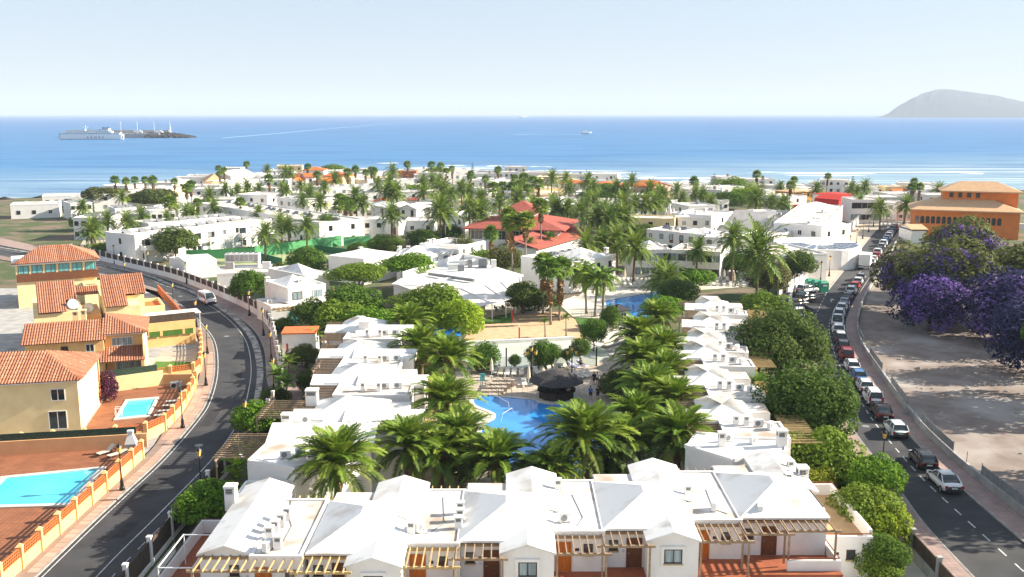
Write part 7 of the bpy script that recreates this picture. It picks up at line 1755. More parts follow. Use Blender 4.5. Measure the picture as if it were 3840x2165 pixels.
# farther pool with its sun deck
sheet('pool_deck', [P('b', x, y) for x, y in ((1760, 1300), (1900, 1180), (2120, 1060), (2300, 1030), (2580, 1010), (3400, 1020), (3300, 1160), (2900, 1190), (2600, 1190), (2560, 1450), (2300, 1450))][::-1], 0.006, 'deck_pale')
p2 = smooth_line([tuple(P('b', x, y)[:2]) for x, y in ((2060, 1290), (2150, 1270), (2300, 1245), (2480, 1215), (2600, 1215), (2680, 1260), (2640, 1330), (2560, 1400), (2400, 1440), (2200, 1400), (2080, 1350), (2060, 1290))], 1.0)[:-1]
t = thing('swimming_pool', 'farther bright blue pool behind the royal palms', 'swimming pool')
part('water', B().add([(p.x, p.y, 0.05) for p in p2], [tuple(range(len(p2) - 1, -1, -1))]), 'pool_blue', t)
cl_ = p2 + [p2[0], p2[1]]; cb = ribbon(offset(cl_, -0.5)[:-1], offset(cl_, 0.05)[:-1], 0.1); part('coping', cb, 'deck_pale', t)
rr = random.Random(8)
for r_ in range(5):
    for k in range(13):
        x, y = 2150 + k * 38 + r_ * 26 + rr.uniform(-5, 5), 1078 + r_ * 22 + rr.uniform(-3, 3)
        if x > 2660: continue
        p = P('b', x, y); lounger(p.x, p.y, 0.02, R(20 + rr.uniform(-6, 6)), 'grey-white lounger in the rows of the farther sun deck', 'loungers of the farther sun deck', 'plastic_white', 'sling_grey', 36)
for r_ in range(3):
    for k in range(14):
        x, y = -20 + k * 58 + r_ * 30, 1050 + r_ * 40 + k * 2
        if 330 < x < 420 and r_ == 0: continue
        p = P('c', x + 380 if False else x, y); lounger(p.x, p.y, 0.02, R(-14 + rr.uniform(-6, 6)), 'shaded grey lounger on the lower lawn deck', 'loungers of the lower lawn deck', 'plastic_white', 'sling_grey', 36)
for i, (k, x, y) in enumerate((('b', 2122, 1075), ('b', 2237, 1065), ('b', 2232, 1110), ('b', 2372, 1120), ('b', 2455, 1108), ('b', 2427, 1045), ('c', 82, 1055), ('c', 125, 1110), ('c', 295, 1125), ('c', 465, 1150), ('c', 490, 1100), ('c', 620, 1115), ('c', 708, 1140))):
    p = P(k, x, y); parasol(p.x, p.y, 'folded cream parasol among the sun deck loungers', 'parasols of the sun deck')
# terrace tables
def table_set(x, y, label, m='plastic_white', n=3, group=None):
    t = thing('patio_table', label, 'table', (x, y, 0.02), 0, group)
    new_obj('tabletop', shared(('tt',), lambda: B().lathe([(0.42, 0.7), (0.42, 0.74)], 12).mesh('tabletop', ['plastic_white'])), t); new_obj('leg', shared(('tl',), lambda: B().tube([(0, 0, 0), (0, 0, 0.7)], 0.05, 6).box(-.25, .25, -.04, .04, 0, .05).box(-.04, .04, -.25, .25, 0, .049).mesh('leg', ['white_metal'])), t)
    for k in range(n):
        a = 6.283 * k / n + x; c = thing('patio_chair', ('teal' if 'teal' in m else 'white') + ' plastic chair ' + label.split(' ', 2)[2].replace('table ', ''), 'chair', (x + 0.75 * math.cos(a), y + 0.75 * math.sin(a), 0.02), a + R(90), 'chairs ' + (group or label))
        new_obj('seat', shared(('cs', m), lambda: B().box(-.22, .22, -.22, .22, .42, .46).mesh('seat', [m])), c); new_obj('backrest', shared(('cb', m), lambda: B().box(-.22, .22, -.25, -.2, .46, .9).mesh('backrest', [m])), c)
        for u in (-.19, .19):
            for v in (-.19, .19): new_obj('leg', shared(('cl', m), lambda: B().box(-.02, .02, -.02, .02, 0, .42).mesh('leg', [m])), c, (u, v, 0))
for i, (x, y) in enumerate(((1130, 1375), (1215, 1340), (1010, 1330), (1120, 1290), (1330, 1330), (960, 1370))):
    p = P('b', x, y); table_set(p.x, p.y, 'white round table on the restaurant terrace under the canopy', 'plastic_teal' if i % 2 == 0 else 'plastic_white', 4, 'restaurant terrace tables')
p = P('d', 1808, 690); table_set(p.x, p.y, 'white round table on the street-side patio', 'plastic_white', 3)
# bench, kiosk, bins, hut
p = P('b', 1000, 1395); t = thing('bench', 'long white bench at the edge of the restaurant lawn', 'bench', (p.x, p.y, 0), R(8)); part('seat', B().box(-1.6, 1.6, -.25, .25, .5, .58), 'plastic_white', t)
for x in (-1.2, 1.2): part('leg', B().box(x - .06, x + .06, -.2, .2, 0, .5), 'plastic_white', t)
p = P('f', 2390, 400); t = thing('garden_kiosk', 'small white kiosk with a dark pyramid roof beside the farther pool', 'kiosk', (p.x, p.y, 0), R(20)); part('wall', B().box(-1.1, 1.1, -1.0, 1.2, 0, 2.6), 'stucco', t); part('pyramid_roof', hip(B(), -1.5, 1.5, -1.4, 1.6, 2.65, 3.5), 'thatch', t); window(t, 1.1, 0.1, 1.0, 1.2, 1.2, R(90), 'frame_white'); window(t, 0.3, -1.0, 1.0, 1.0, 1.2, 0, 'frame_white')
for i, (x, y) in enumerate(((2232, 955), (2255, 940))):
    p = P('f', x, y); t = thing('litter_bin', 'grey litter bin, ' + ('nearer the standing couple' if i == 0 else 'against the dark shrub'), 'bin', (p.x, p.y, 0)); part('body', B().box(-.28, .28, -.28, .28, 0, 1.0), 'grey_metal', t); part('lid', B().box(-.3, .3, -.3, .3, 1.0, 1.12), 'black_metal', t)
p = P('d', 1790, 1030); t = thing('utility_hut', 'white hut with an orange flat roof and double doors beside the street fence', 'hut', (p.x + 0.2, p.y, 0), R(6)); part('wall', B().box(0, 4.6, 0, 4.2, 0, 3.2), 'stucco', t); part('flat_roof', B().box(-.1, 4.7, -.1, 4.3, 3.2, 3.36), 'orange_block', t); door(t, 1.9, 0, 0.05, 0.75, 1.9, m='frame_white', panels=False); door(t, 2.75, 0, 0.05, 0.75, 1.9, m='frame_white', panels=False)
part('fire_hose_box', B().box(.55, .8, -.06, .02, .8, 1.9), 'paint_red', t)
sheet('garden_path', [P('d', x, y) for x, y in ((1800, 1040), (2010, 1060), (2000, 1300), (1930, 1560), (1790, 1560), (1860, 1250))][::-1], 0.0, 'paving_pink')
# tennis courts
cA, cB, cC, cD = P('a', 1000, 1350), P('a', 1560, 1500), P('a', 2700, 1180), P('a', 2230, 1130)
sheet('tennis_court', [P('a', 1000, 1350), P('a', 1230, 1450), P('a', 1760, 1450), P('a', 2576, 1280), P('a', 2480, 1190), P('a', 1560, 1310)], 0.01, 'court_floor')
sheet('lawn', [P('a', x, y) for x, y in ((900, 1310), (1000, 1330), (2400, 1180), (2200, 1130))], 0.008, 'lawn')
def court_wall(label, a, c, h, m):
    p, q = P('a', *a), P('a', *c); t = thing('court_fence', label, 'fence'); part('panel', B().bar((p.x, p.y, h / 2), (q.x, q.y, h / 2), 0.1, h), m, t)
    n = max(2, int((q - p).length / 5))
    for k in range(n + 1):
        r_ = p.lerp(q, k / n); part('post', B().tube([(r_.x, r_.y, 0), (r_.x, r_.y, 3.6)], 0.05, 5), 'net_green', t)
    part('rail', B().bar((p.x, p.y, 3.6), (q.x, q.y, 3.6), 0.05, 0.05), 'net_green', t)
court_wall('green windscreen along the far side of the tennis courts', (960, 1345), (1560, 1325), 2.2, 'court_green')
court_wall('long green windscreen in front of the hotel lawn', (1560, 1325), (2320, 1222), 2.6, 'court_green')
court_wall('dark green padel wall on the near side of the courts', (1540, 1330), (1800, 1395), 1.6, 'net_green')
court_wall('dark green padel wall farther along the courts', (2090, 1270), (2370, 1310), 1.6, 'net_green')
court_wall('bright green end wall of the courts', (2340, 1230), (2576, 1215), 2.4, 'court_green')
t = thing('hedge', 'long clipped hedge between the hotel and the courts', 'hedge', (0, 0, 0))
hp = [P('a', x, y) for x, y in ((1150, 1320), (1400, 1300), (1580, 1285), (1800, 1250), (2000, 1220), (2200, 1190))]
Q = []
for a, c in zip(hp, hp[1:]):
    n = 900; g = np.random.default_rng(int(a.x * 10) % 1000); u = g.random((n, 1)); base = np.array(a)[None] * (1 - u) + np.array(c)[None] * u
    base = base + np.stack([g.uniform(-.8, .8, n), g.uniform(-.8, .8, n), g.uniform(0.1, 1.5, n)], 1); d1 = g.normal(size=(n, 3)); d1 /= np.linalg.norm(d1, axis=1)[:, None]; d2 = np.cross(d1, g.normal(size=(n, 3))); d2 /= np.linalg.norm(d2, axis=1)[:, None]; s = 0.3
    Q.append(np.stack([base - d1 * s, base - d2 * s * .6, base + d1 * s, base + d2 * s * .6], 1))
part('foliage', quads_mesh('foliage', np.concatenate(Q), 'leaf_bright'), None, t)
# white tank building and cooling plant by the street
bk('windowless white tank house behind the street fence', 'd', 945, 190, 1225, 170, 9, 3.6, nwin=0, parap=0.0, roof_flat='roof_white')
bk('low white annex beside the tank house', 'd', 805, 160, 930, 175, 5, 3.3, nwin=0, parap=0.15)
pb = bk('white plant house with a flat roof beside the tank house', 'd', 1225, 310, 1740, 290, 9, 2.8, nwin=0, rows=1)
p = P('d', 1440, 250, 2.8)
t = thing('cooling_plant', 'large grey rooftop cooling plant with a row of fans', 'cooling plant', (p.x, p.y + 1.5, 2.8), R(4))
part('frame', B().box(-3.2, 3.2, -1.2, 1.2, 0, 0.3).box(-3.2, -3.0, -1.2, 1.2, 0.3, 1.3).box(3.0, 3.2, -1.2, 1.2, 0.3, 1.3), 'white_metal', t)
part('casing', B().box(-3.3, 3.3, -1.2, 1.2, 1.3, 2.8), 'plastic_white', t)
for k in range(7): part('coil_panel', B().box(-3.1 + .9 * k, -2.3 + .9 * k, -1.24, -1.2, 1.4, 2.6), 'concrete', t)
for k in range(6): part('fan', B().lathe([(0.42, 2.8), (0.42, 3.0), (0.36, 3.0), (0.3, 2.9)], 10, (-2.7 + 1.08 * k, 0)), 'grey_metal', t)
for i, x in enumerate((-2.9, 4.2)): part('condenser', B().box(x, x + 1.6, -2.8, -2.0, 0, 1.4).box(x + .1, x + .75, -2.83, -2.8, .2, 1.2).box(x + .85, x + 1.5, -2.83, -2.8, .2, 1.2), 'plastic_white' if i else 'concrete', t)
# small pool and parasol by the hotel
sheet('hotel_terrace', [P('a', x, y) for x, y in ((20, 1230), (60, 1160), (390, 1140), (395, 1290), (200, 1290))], 0.004, 'deck_stone')
t = thing('swimming_pool', 'small rectangular blue pool beside the hotel end wall', 'swimming pool'); q = [P('a', x, y) for x, y in ((190, 1210), (375, 1185), (350, 1240), (230, 1250))]; part('water', B().add([(v.x, v.y, 0.03) for v in q], [(0, 3, 2, 1)]), 'pool_blue', t)
part('coping', B().bar((q[0].x, q[0].y, .05), (q[1].x, q[1].y, .05), .5, .12).bar((q[1].x, q[1].y, .05), (q[2].x, q[2].y, .05), .5, .12).bar((q[2].x, q[2].y, .05), (q[3].x, q[3].y, .05), .5, .12).bar((q[3].x, q[3].y, .05), (q[0].x, q[0].y, .05), .5, .12), 'deck_pale', t)
p = P('a', 275, 1150); t = thing('parasol', 'wide open cream parasol beside the small blue pool', 'parasol', (p.x, p.y, 0)); part('pole', B().tube([(0, 0, 0), (0, 0, 3.4)], 0.06, 6), 'wood_grey', t); part('canopy', B().lathe([(3.0, 2.7), (3.0, 2.76), (1.5, 3.2), (0.0, 3.7)], 8), 'canvas_cream', t)
p = P('a', 630, 1080); t = thing('gazebo', 'dark pyramid-roofed gazebo behind the hotel block', 'gazebo', (p.x, p.y, 0)); part('pyramid_roof', hip(B(), -3.4, 3.4, -3, 3, 2.6, 4.4), 'thatch', t)
for x in (-3, 3):
    for y in (-2.6, 2.6): part('post', B().box(x - .1, x + .1, y - .1, y + .1, 0, 2.5), 'stucco', t)
# yellow parasol on the solar roof
p = P('a', 2208, 905, 6.2); t = thing('parasol', 'small yellow parasol on the long white roof', 'parasol', (p.x, p.y, 6.0)); part('pole', B().tube([(0, 0, 0), (0, 0, 1.6)], 0.04, 6), 'white_metal', t); part('canopy', B().lathe([(1.0, 1.3), (0.5, 1.7), (0, 1.9)], 8), 'lantern', t)
# ================================================================== street furniture, cars, people
def fence(label, pts, sp, zp, zpan, zpost, panel='wicker', post='stucco', plinth='stucco', pw=0.3, name='boundary_fence'):
    t = thing(name, label, 'fence')
    pts = resample(pts, sp)
    for a, c in zip(pts, pts[1:]):
        d = c - a; L_ = d.length; an = math.atan2(d.y, d.x)
        new_obj('plinth', shared(('fpl', round(L_, 1), zp, plinth), lambda: B().box(-.05, round(L_, 1) + .05, -.11, .11, -.05, zp).mesh('plinth', [plinth])), t, (a.x, a.y, 0), an)
        if panel: new_obj('panel', shared(('fpn', round(L_, 1), zp, zpan, panel), lambda: B().box(pw / 2 + .02, round(L_, 1) - pw / 2 - .02, -.04, .04, zp + .004, zpan).mesh('panel', [panel])), t, (a.x, a.y, 0), an)
    for p in pts:
        new_obj('post', shared(('fps', zpost, post, pw), lambda: B().box(-pw / 2, pw / 2, -pw / 2, pw / 2, -.05, zpost).box(-pw / 2 - .04, pw / 2 + .04, -pw / 2 - .04, pw / 2 + .04, zpost, zpost + .09).mesh('post', [post])), t, (p.x, p.y, 0), random.uniform(-.05, .05))
    return t
xy = lambda l, y0, y1: [(p.x, p.y) for p in l if y0 <= p.y <= y1]
fence('white-posted fence with dark wicker panels along the straight of the left road', xy(FN, 48, 100), 4.4, 0.35, 1.9, 2.2)
fence('white street wall with tall posts and dark panels round the bend', xy(FN, 100, 226), 3.1, 1.15, 2.2, 2.35)
fence('stone and wicker fence with pale posts beside the right road', xy(FR, 48, 118), 4.6, 0.9, 2.0, 2.25, plinth='concrete', post='concrete')
fence('white street wall with rows of slim posts along the far right pavement', [(p.x, p.y) for p in FR2], 3.2, 1.5, 2.2, 2.6, panel='stucco')
fence('white wall with pale posts beside the car park', [tuple(P('c', x, y)[:2]) for x, y in ((1095, 1260), (1130, 1210), (1180, 1150), (1245, 1100))], 3.0, 1.2, 2.4, 3.0)
fence('short white fence with slim posts at the near end of the car park', [tuple(P('h', x, y)[:2]) for x, y in ((1190, 330), (1195, 270), (1205, 230))], 2.4, 0.9, 1.6, 2.4, panel='stucco')
t = thing('retaining_wall', 'grey concrete wall between the right pavement and the vacant lot', 'wall')
ws = offset(RW, 0.25)
b = B(); n_ = len(RW)
for q in (RW, ws): b.add([(p.x, p.y, z) for z in (-.05, 0.85) for p in q], [(i, i + 1, i + 1 + n_, i + n_) for i in range(n_ - 1)])
ribbon(RW, ws, 0.85, b); part('wall', b, 'concrete', t)
pp = resample([(p.x, p.y) for p in offset(RW, 0.12) if p.y < 150], 3.0)
for i, p in enumerate(pp): part('post', shared(('rwp',), lambda: B().tube([(0, 0, 0.8), (0, 0, 1.9)], 0.035, 5).mesh('post', ['grey_metal'])), None, t, (p.x, p.y, 0))
for i, (a, c) in enumerate(zip(pp, pp[1:])):
    if i % 5 in (1, 2, 3): part('mesh_panel', B().bar((a.x, a.y, 1.32), (c.x, c.y, 1.32), 0.03, 0.86), 'grey_metal', t)
# street lamps
def lamp(x, y, label, z=0.12, h=4.1, group=None):
    t = thing('street_lamp', label, 'street lamp', (x, y, z), 0, group)
    new_obj('base', shared(('lb_',), lambda: B().lathe([(0.26, 0), (0.26, 0.25), (0.18, 0.35), (0.15, 0.9), (0.09, 1.1)], 8).mesh('base', ['black_metal'])), t)
    new_obj('pole', shared(('lp_',), lambda: B().tube([(0, 0, 1.0), (0, 0, 3.5)], [0.07, 0.045], 8).mesh('pole', ['black_metal'])), t)
    o = new_obj('lantern', shared(('lg_',), lambda: B().lathe([(0.12, 3.5), (0.22, 4.0), (0.2, 4.02)], 6).mesh('lantern', ['lantern'])), t)
    new_obj('cap', shared(('lc_',), lambda: B().lathe([(0.27, 4.0), (0.2, 4.14), (0.07, 4.26), (0.02, 4.42)], 6).mesh('cap', ['black_metal'])), o)
for x, y in ((-34.6, 80.1), (-35.0, 97.1), (-37.6, 113.2), (-42.4, 129.0), (-49.4, 145.9), (-58.5, 161.6), (-76, 184.8)): lamp(x, y, 'black street lamp with amber lantern on the ochre villas pavement', group='lamps of the villa pavement')
for x, y in ((-27.3, 79.2), (-27.2, 93.3), (-32.4, 124.6), (-37.4, 140.0), (-43.4, 154.4), (-63.9, 184.6), (-77.0, 199.6), (-88.3, 209.6), (-28.6, 110.6)): lamp(x, y, 'black street lamp with amber lantern before the white street fence', group='lamps before the white fence')
lamp(*P('i', 2005, 560)[:2], 'single amber lantern lamp at the edge of the near right road')
lamp(*P('h', 1268, 380)[:2], 'amber lantern lamp at the mouth of the car park')
for x, y in ((1232, 1245), (1467, 1130), (1543, 1075), (1645, 960), (1722, 870), (1782, 805), (1838, 745), (1890, 685), (1932, 635), (2140, 670), (2193, 620)):
    p = P('c', x, y); lamp(p.x, p.y, 'black street lamp along the long white street wall', group='lamps of the far right street')
for x, y, lb in ((1622, 862, 'triple amber lantern behind the pool bar'), (1977, 857, 'triple amber lantern beside the lilac towels')):
    p = P('f', x, y); t = thing('street_lamp', lb, 'street lamp', (p.x, p.y, 0)); part('pole', B().lathe([(0.2, 0), (0.2, .3), (0.09, .6), (0.06, 3.2)], 8).bar((-.55, 0, 3.0), (.55, 0, 3.0), .06, .06), 'black_metal', t)
    for dx, dz in ((-.55, 0), (.55, 0), (0, .45)):
        o = part('lantern', B().lathe([(0.13, 3.05), (0.22, 3.5), (0.2, 3.52)], 6), 'lantern', t, (dx, 0, dz)); part('cap', B().lathe([(0.25, 3.5), (0.1, 3.68), (0.02, 3.8)], 6), 'black_metal', o)
p = P('h', 1052, 175); t = thing('globe_lamp', 'slim post lamp with a white globe behind the car park wall', 'street lamp', (p.x, p.y, 0)); part('pole', B().tube([(0, 0, 0), (0, 0, 3.4)], .05, 6), 'grey_metal', t); part('globe', B().lathe([(0.05, 3.4), (0.2, 3.55), (0.2, 3.7), (0.05, 3.85)], 8), 'plastic_white', t)
# bottle banks
for i, (x, y, lb) in enumerate(((1372, 1185, 'rounded green recycling container farthest from the road'), (1430, 1195, 'green recycling container in the middle of three'), (1488, 1205, 'tall green recycling container beside the road'))):
    p = P('c', x, y); t = thing('recycling_container', lb, 'container', (p.x, p.y, 0), R(15)); part('body', B().box(-.85, .85, -.6, .6, 0.05, 1.7), 'bin_green', t); part('lid', B().add([(-.9, -.65, 1.7), (.9, -.65, 1.7), (.9, .65, 1.7), (-.9, .65, 1.7), (-.6, -.3, 2.1), (.6, -.3, 2.1), (.6, .3, 2.1), (-.6, .3, 2.1)], [(0, 1, 5, 4), (1, 2, 6, 5), (2, 3, 7, 6), (3, 0, 4, 7), (4, 5, 6, 7)]), 'bin_green', t); part('slot', B().box(-.45, .45, -.63, -.6, 1.1, 1.4), 'plastic_white', t)
# ---- cars: x across, y along (front towards +y)
def loft(st, prof):
    b = B(); n = len(prof); vs = []
    for (y, zb, zt, hw) in st:
        for (fx, fz) in prof: vs.append((fx * hw, y, zb + (zt - zb) * fz))
    fs = [(i * n + k, i * n + (k + 1) % n, (i + 1) * n + (k + 1) % n, (i + 1) * n + k) for i in range(len(st) - 1) for k in range(n)]
    fs += [tuple(range(n)), tuple(range(len(st) * n - 1, (len(st) - 1) * n - 1, -1))]
    return b.add(vs, [f[::-1] for f in fs])
PROF = [(-.82, 0), (-.97, .18), (-1, .5), (-.96, .86), (-.82, 1), (0, 1.04), (.82, 1), (.96, .86), (1, .5), (.97, .18), (.82, 0)]
PCAB = [(-1, 0), (-.93, .45), (-.80, .95), (-.70, 1), (0, 1.04), (.70, 1), (.80, .95), (.93, .45), (1, 0)]
CAR = {  # L, W, H, belt, cabin (rear bottom, rear top, front top, front bottom), bonnet z, tail z
    'hatch': (4.0, 1.74, 1.47, 0.92, (-1.92, -1.55, 0.35, 1.0), 0.88, 0.95),
    'sedan': (4.5, 1.78, 1.45, 0.90, (-1.75, -0.95, 0.35, 1.15), 0.85, 0.96),
    'suv': (4.4, 1.82, 1.66, 1.03, (-2.1, -1.8, 0.45, 1.15), 1.0, 1.06),
    'mpv': (4.3, 1.78, 1.78, 1.02, (-2.08, -1.95, 0.55, 1.35), 0.98, 1.05),
    'van': (5.0, 1.94, 1.97, 1.12, (-2.45, -2.4, 1.2, 2.05), 1.15, 1.15),
    'pickup': (5.2, 1.84, 1.78, 1.05, (-0.75, -0.55, 0.75, 1.4), 1.02, 1.02)}
def car_mesh(kind):
    L_, W, H, zb, cab, zbon, ztail = CAR[kind]; h = L_ / 2; w2 = W / 2
    st = [(-h, .42, .8, w2 * .86), (-h + .06, .30, ztail, w2 * .94), (-h + .5, .24, ztail + .01, w2), (cab[0] + .3, .24, zb + .02, w2), (cab[2], .24, zb, w2), (cab[3], .24, zbon + .03, w2), (h - .55, .26, zbon - .06, w2 * .97), (h - .12, .28, zbon - .2, w2 * .86), (h, .36, .62, w2 * .74)]
    body = loft(st, PROF).mesh('body', ['paint_white'], True)
    r0, r1, f1, f0 = cab
    cst = [(r0, zb - .03, zb + .02, w2 * .90), ((r0 + r1) / 2, zb - .03, zb + (H - zb) * .55, w2 * .90), (r1, zb - .03, H - .03, w2 * .89), ((r1 + f1) / 2, zb - .03, H - .015, w2 * .91), (f1, zb - .03, H - .045, w2 * .89), ((f1 + f0) / 2, zb - .03, zb + (H - zb) * .52, w2 * .89), (f0, zb - .03, zb + .02, w2 * .86)]
    glass = loft(cst, PCAB).mesh('windows', ['glass'], True)
    rf = [(r1 + .02, H - .09, H - .005, w2 * .70), ((r1 + f1) / 2, H - .09, H + .02, w2 * .73), (f1 - .02, H - .10, H - .015, w2 * .70)]
    roof = loft(rf, PCAB).mesh('roof', ['paint_white'], True)
    pb = B()
    for s in (-1, 1):
        def q(y, z): return (s * w2 * np.interp(z, [zb, H], [.905, .73]), y, z)
        for (a, c) in (((r0 + .02, zb), (r1, H - .03)), ((f0 - .02, zb), (f1, H - .05)), (((r1 + f1) / 2 - .1, zb), ((r1 + f1) / 2 - .1, H - .04))): pb.bar(q(*a), q(*c), .07, .09)
        if kind in ('mpv', 'suv', 'van'): pb.bar(q((r0 * 3 + f1) / 4, zb), q((r1 * 3 + f1) / 4, H - .04), .07, .3)
        pb.bar(q(r0 + .05, zb + .02), q(f0 - .05, zb + .02), .06, .07)
        if kind == 'van': pb.bar(q(r1 + .1, H - .12), q(f1, H - .12), .06, .2)
    pil = pb.mesh('pillars', ['paint_white'])
    bmp = B().box(-w2 * .9, w2 * .9, -h - .03, -h + .2, .32, .55).box(-w2 * .78, w2 * .78, h - .2, h + .02, .3, .5).mesh('bumper', ['bumper'])
    return dict(body=body, windows=glass, roof=roof, pillars=pil, bumper=bmp)
wheel_m = B().tube([(-.11, 0, 0), (.11, 0, 0)], .32, 14).mesh('wheel', ['tyre'])
rim_m = B().tube([(-.115, 0, 0), (.115, 0, 0)], .2, 10).mesh('rim', ['rim'])
def car(kind, x, y, an, paint, label, group=None, roof=None, z=0.0):
    L_, W, H, zb, cab, zbon, ztail = CAR[kind]; h = L_ / 2; w2 = W / 2
    ms = shared(('car', kind), lambda: car_mesh(kind))
    t = thing('parked_car' if kind != 'van' else 'van', label, 'van' if kind == 'van' else 'pickup' if kind == 'pickup' else 'car', (x, y, z), an, group)
    for nm in ('body', 'windows', 'roof', 'pillars', 'bumper'):
        o = new_obj(nm, ms[nm], t)
        if nm in ('body', 'roof', 'pillars'): recolor(o, 'paint_' + (paint if nm != 'roof' else roof or paint))
    for sx in (-1, 1):
        for sy in (-h + .78, h - .82):
            o = new_obj('wheel', wheel_m, t, (sx * (w2 - .10), sy, .32)); new_obj('rim', rim_m, o)
        new_obj('tail_light', shared(('tl_', kind in ('van', 'mpv')), lambda: B().box(-.12, .12, -.03, .05, 0, .22 if kind not in ('van', 'mpv') else .5).mesh('tail_light', ['lamp_red'])), t, (sx * w2 * .78, -h + .0, ztail - .3))
        new_obj('headlight', shared(('hl_',), lambda: B().box(-.17, .17, -.1, .05, 0, .15).mesh('headlight', ['lamp_clear'])), t, (sx * w2 * .62, h - .10, zbon - .3))
        new_obj('mirror', shared(('mi_',), lambda: B().box(-.1, .1, -.06, .06, 0, .14).mesh('mirror', ['bumper'])), t, (sx * (w2 + .05), cab[3] - .25, zb + .02))
    new_obj('number_plate', shared(('np_',), lambda: B().box(-.26, .26, -.02, .01, 0, .11).mesh('number_plate', ['plate'])), t, (0, -h - .03, .6))
    if kind == 'pickup': new_obj('load_bed', shared(('bed_',), lambda: B().box(-.75, .75, -2.45, -.85, 1.06, 1.09).mesh('load_bed', ['bumper'])), t)
    return t
def along(pts, y):
    for a, c in zip(pts, pts[1:]):
        if a.y <= y <= c.y:
            f = (y - a.y) / (c.y - a.y); return a.lerp(c, f), math.atan2(c.y - a.y, c.x - a.x)
    return pts[-1], 1.2
ROWC = offset(RD, 1.22)
cars = [(81.3, 'sedan', 'white', None, 'white saloon at the near end of the parked row'), (86.7, 'hatch', 'graphite', None, 'dark grey hatchback behind the white saloon'),
        (95.6, 'hatch', 'mint', None, 'pale mint hatchback with red tail lights in the parked row'), (101.4, 'sedan', 'brown', None, 'dark brown saloon behind the white people carrier'),
        (106.6, 'mpv', 'white', None, 'boxy white people carrier in the parked row'), (111.6, 'hatch', 'white', None, 'white hatchback between the people carrier and the blue car'),
        (116.2, 'hatch', 'blue', None, 'mid blue car in the parked row'), (120.9, 'hatch', 'white', None, 'white hatchback just behind the red van'),
        (126.4, 'mpv', 'maroon', None, 'boxy dark red van in the parked row'), (131.5, 'suv', 'black', None, 'black off-roader ahead of the red van'),
        (136.6, 'suv', 'graphite', 'silver', 'dark off-roader with a pale roof in the parked row'), (141.8, 'suv', 'white', None, 'white off-roader between the pickup and the dark one'),
        (147.6, 'pickup', 'white', None, 'white pickup truck with an open bed'), (153.4, 'suv', 'white', None, 'white off-roader ahead of the pickup'),
        (158.8, 'hatch', 'white', None, 'white hatchback ahead of the two off-roaders'), (163.4, 'sedan', 'navy', None, 'navy saloon in the middle of the parked row'),
        (168.4, 'sedan', 'graphite', None, 'grey saloon behind the tall white car'), (174.2, 'suv', 'white', None, 'tall white car behind the small red one'),
        (179.6, 'hatch', 'red', None, 'small red car near the violet tree'), (184.6, 'hatch', 'white', None, 'white car half hidden by the violet tree'), (189.4, 'hatch', 'grey', None, 'grey car half hidden by the violet tree')]
far = ['white', 'white', 'red', 'white', 'graphite', 'silver', 'white', 'blue', 'white', 'silver', 'white', 'graphite', 'navy', 'maroon']
for i, pc in enumerate(far): cars.append((208.5 + i * 5.2, 'hatch' if i % 3 else 'suv', pc, None, pc.replace('maroon', 'dark red').replace('graphite', 'dark grey').replace('navy', 'dark blue') + ' car parked beyond the white box truck'))
for y, kd, pc, rf, lb in cars:
    p, an = along(ROWC, y); car(kd, p.x, p.y, an - R(90) + random.uniform(-.015, .015), pc, lb, 'cars parked along the right kerb', rf)
for i, (x, y, kd, pc, lb) in enumerate(((1365, 1215, 'suv', 'silver', 'silver off-roader nose-out by the recycling containers'), (1330, 1270, 'sedan', 'teal', 'dark teal car in the car park bay'), (1330, 1300, 'suv', 'black', 'black off-roader in the car park bay'), (1275, 1335, 'hatch', 'graphite', 'dark grey hatchback in the car park bay'), (1295, 1385, 'sedan', 'black', 'black saloon in the car park bay'))):
    p = P('c', x, y); car(kd, p.x - .2, p.y, R(-62), pc, lb, 'cars in the bay')
p = P('h', 1305, 350); car('mpv', p.x, p.y + 1.6, R(-18), 'white', 'small white van parked at the near end of the bay', 'cars in the bay')
# box truck
p = P('c', 1868, 1015); q, an = along(ROWC, p.y)
t = thing('box_truck', 'white box delivery truck standing in the right road', 'truck', (p.x + .9, p.y + 3.0, 0), an - R(90))
part('cargo_box', B().box(-1.15, 1.15, -3.0, 1.6, .9, 3.3), 'paint_white', t); part('rear_door', B().box(-1.08, -.02, -3.05, -3.004, 1.0, 3.2).box(.02, 1.08, -3.05, -3.004, 1.0, 3.2), 'plastic_white', t)
part('cab', loft([(1.7, .5, 2.3, 1.02), (2.2, .45, 2.35, 1.02), (2.9, .42, 1.5, 1.02), (3.3, .45, 1.2, .95)], PROF), 'paint_white', t, smooth=True); part('windscreen', B().add([(-.85, 2.42, 2.2), (.85, 2.42, 2.2), (.9, 2.93, 1.55), (-.9, 2.93, 1.55)], [(0, 3, 2, 1)]), 'glass', t)
part('chassis', B().box(-.5, .5, -2.9, 2.6, .45, .88), 'bumper', t); part('bumper', B().box(-1.1, 1.1, -3.1, -2.95, .45, .75), 'road_paint', t)
for sx in (-1, 1):
    for sy in (-1.7, 2.4): o = part('wheel', wheel_m, None, t, (sx * .92, sy, .42), scale=(1.3, 1.3, 1.3)); new_obj('rim', rim_m, o)
    part('tail_light', B().box(-.1, .1, -.03, .02, 0, .2), 'lamp_red', t, (sx * .95, -3.1, .8))
# white van driving round the bend
p = P('d', 1120, 575); car('van', p.x - .3, p.y + 2.2, math.atan2(-24, 8) - R(90) + R(18), 'white', 'white minibus driving round the bend of the left road')
bpy.data.objects[[o.name for o in bpy.data.objects if o.get('label', '').startswith('white minibus')][0]].name = 'minibus'
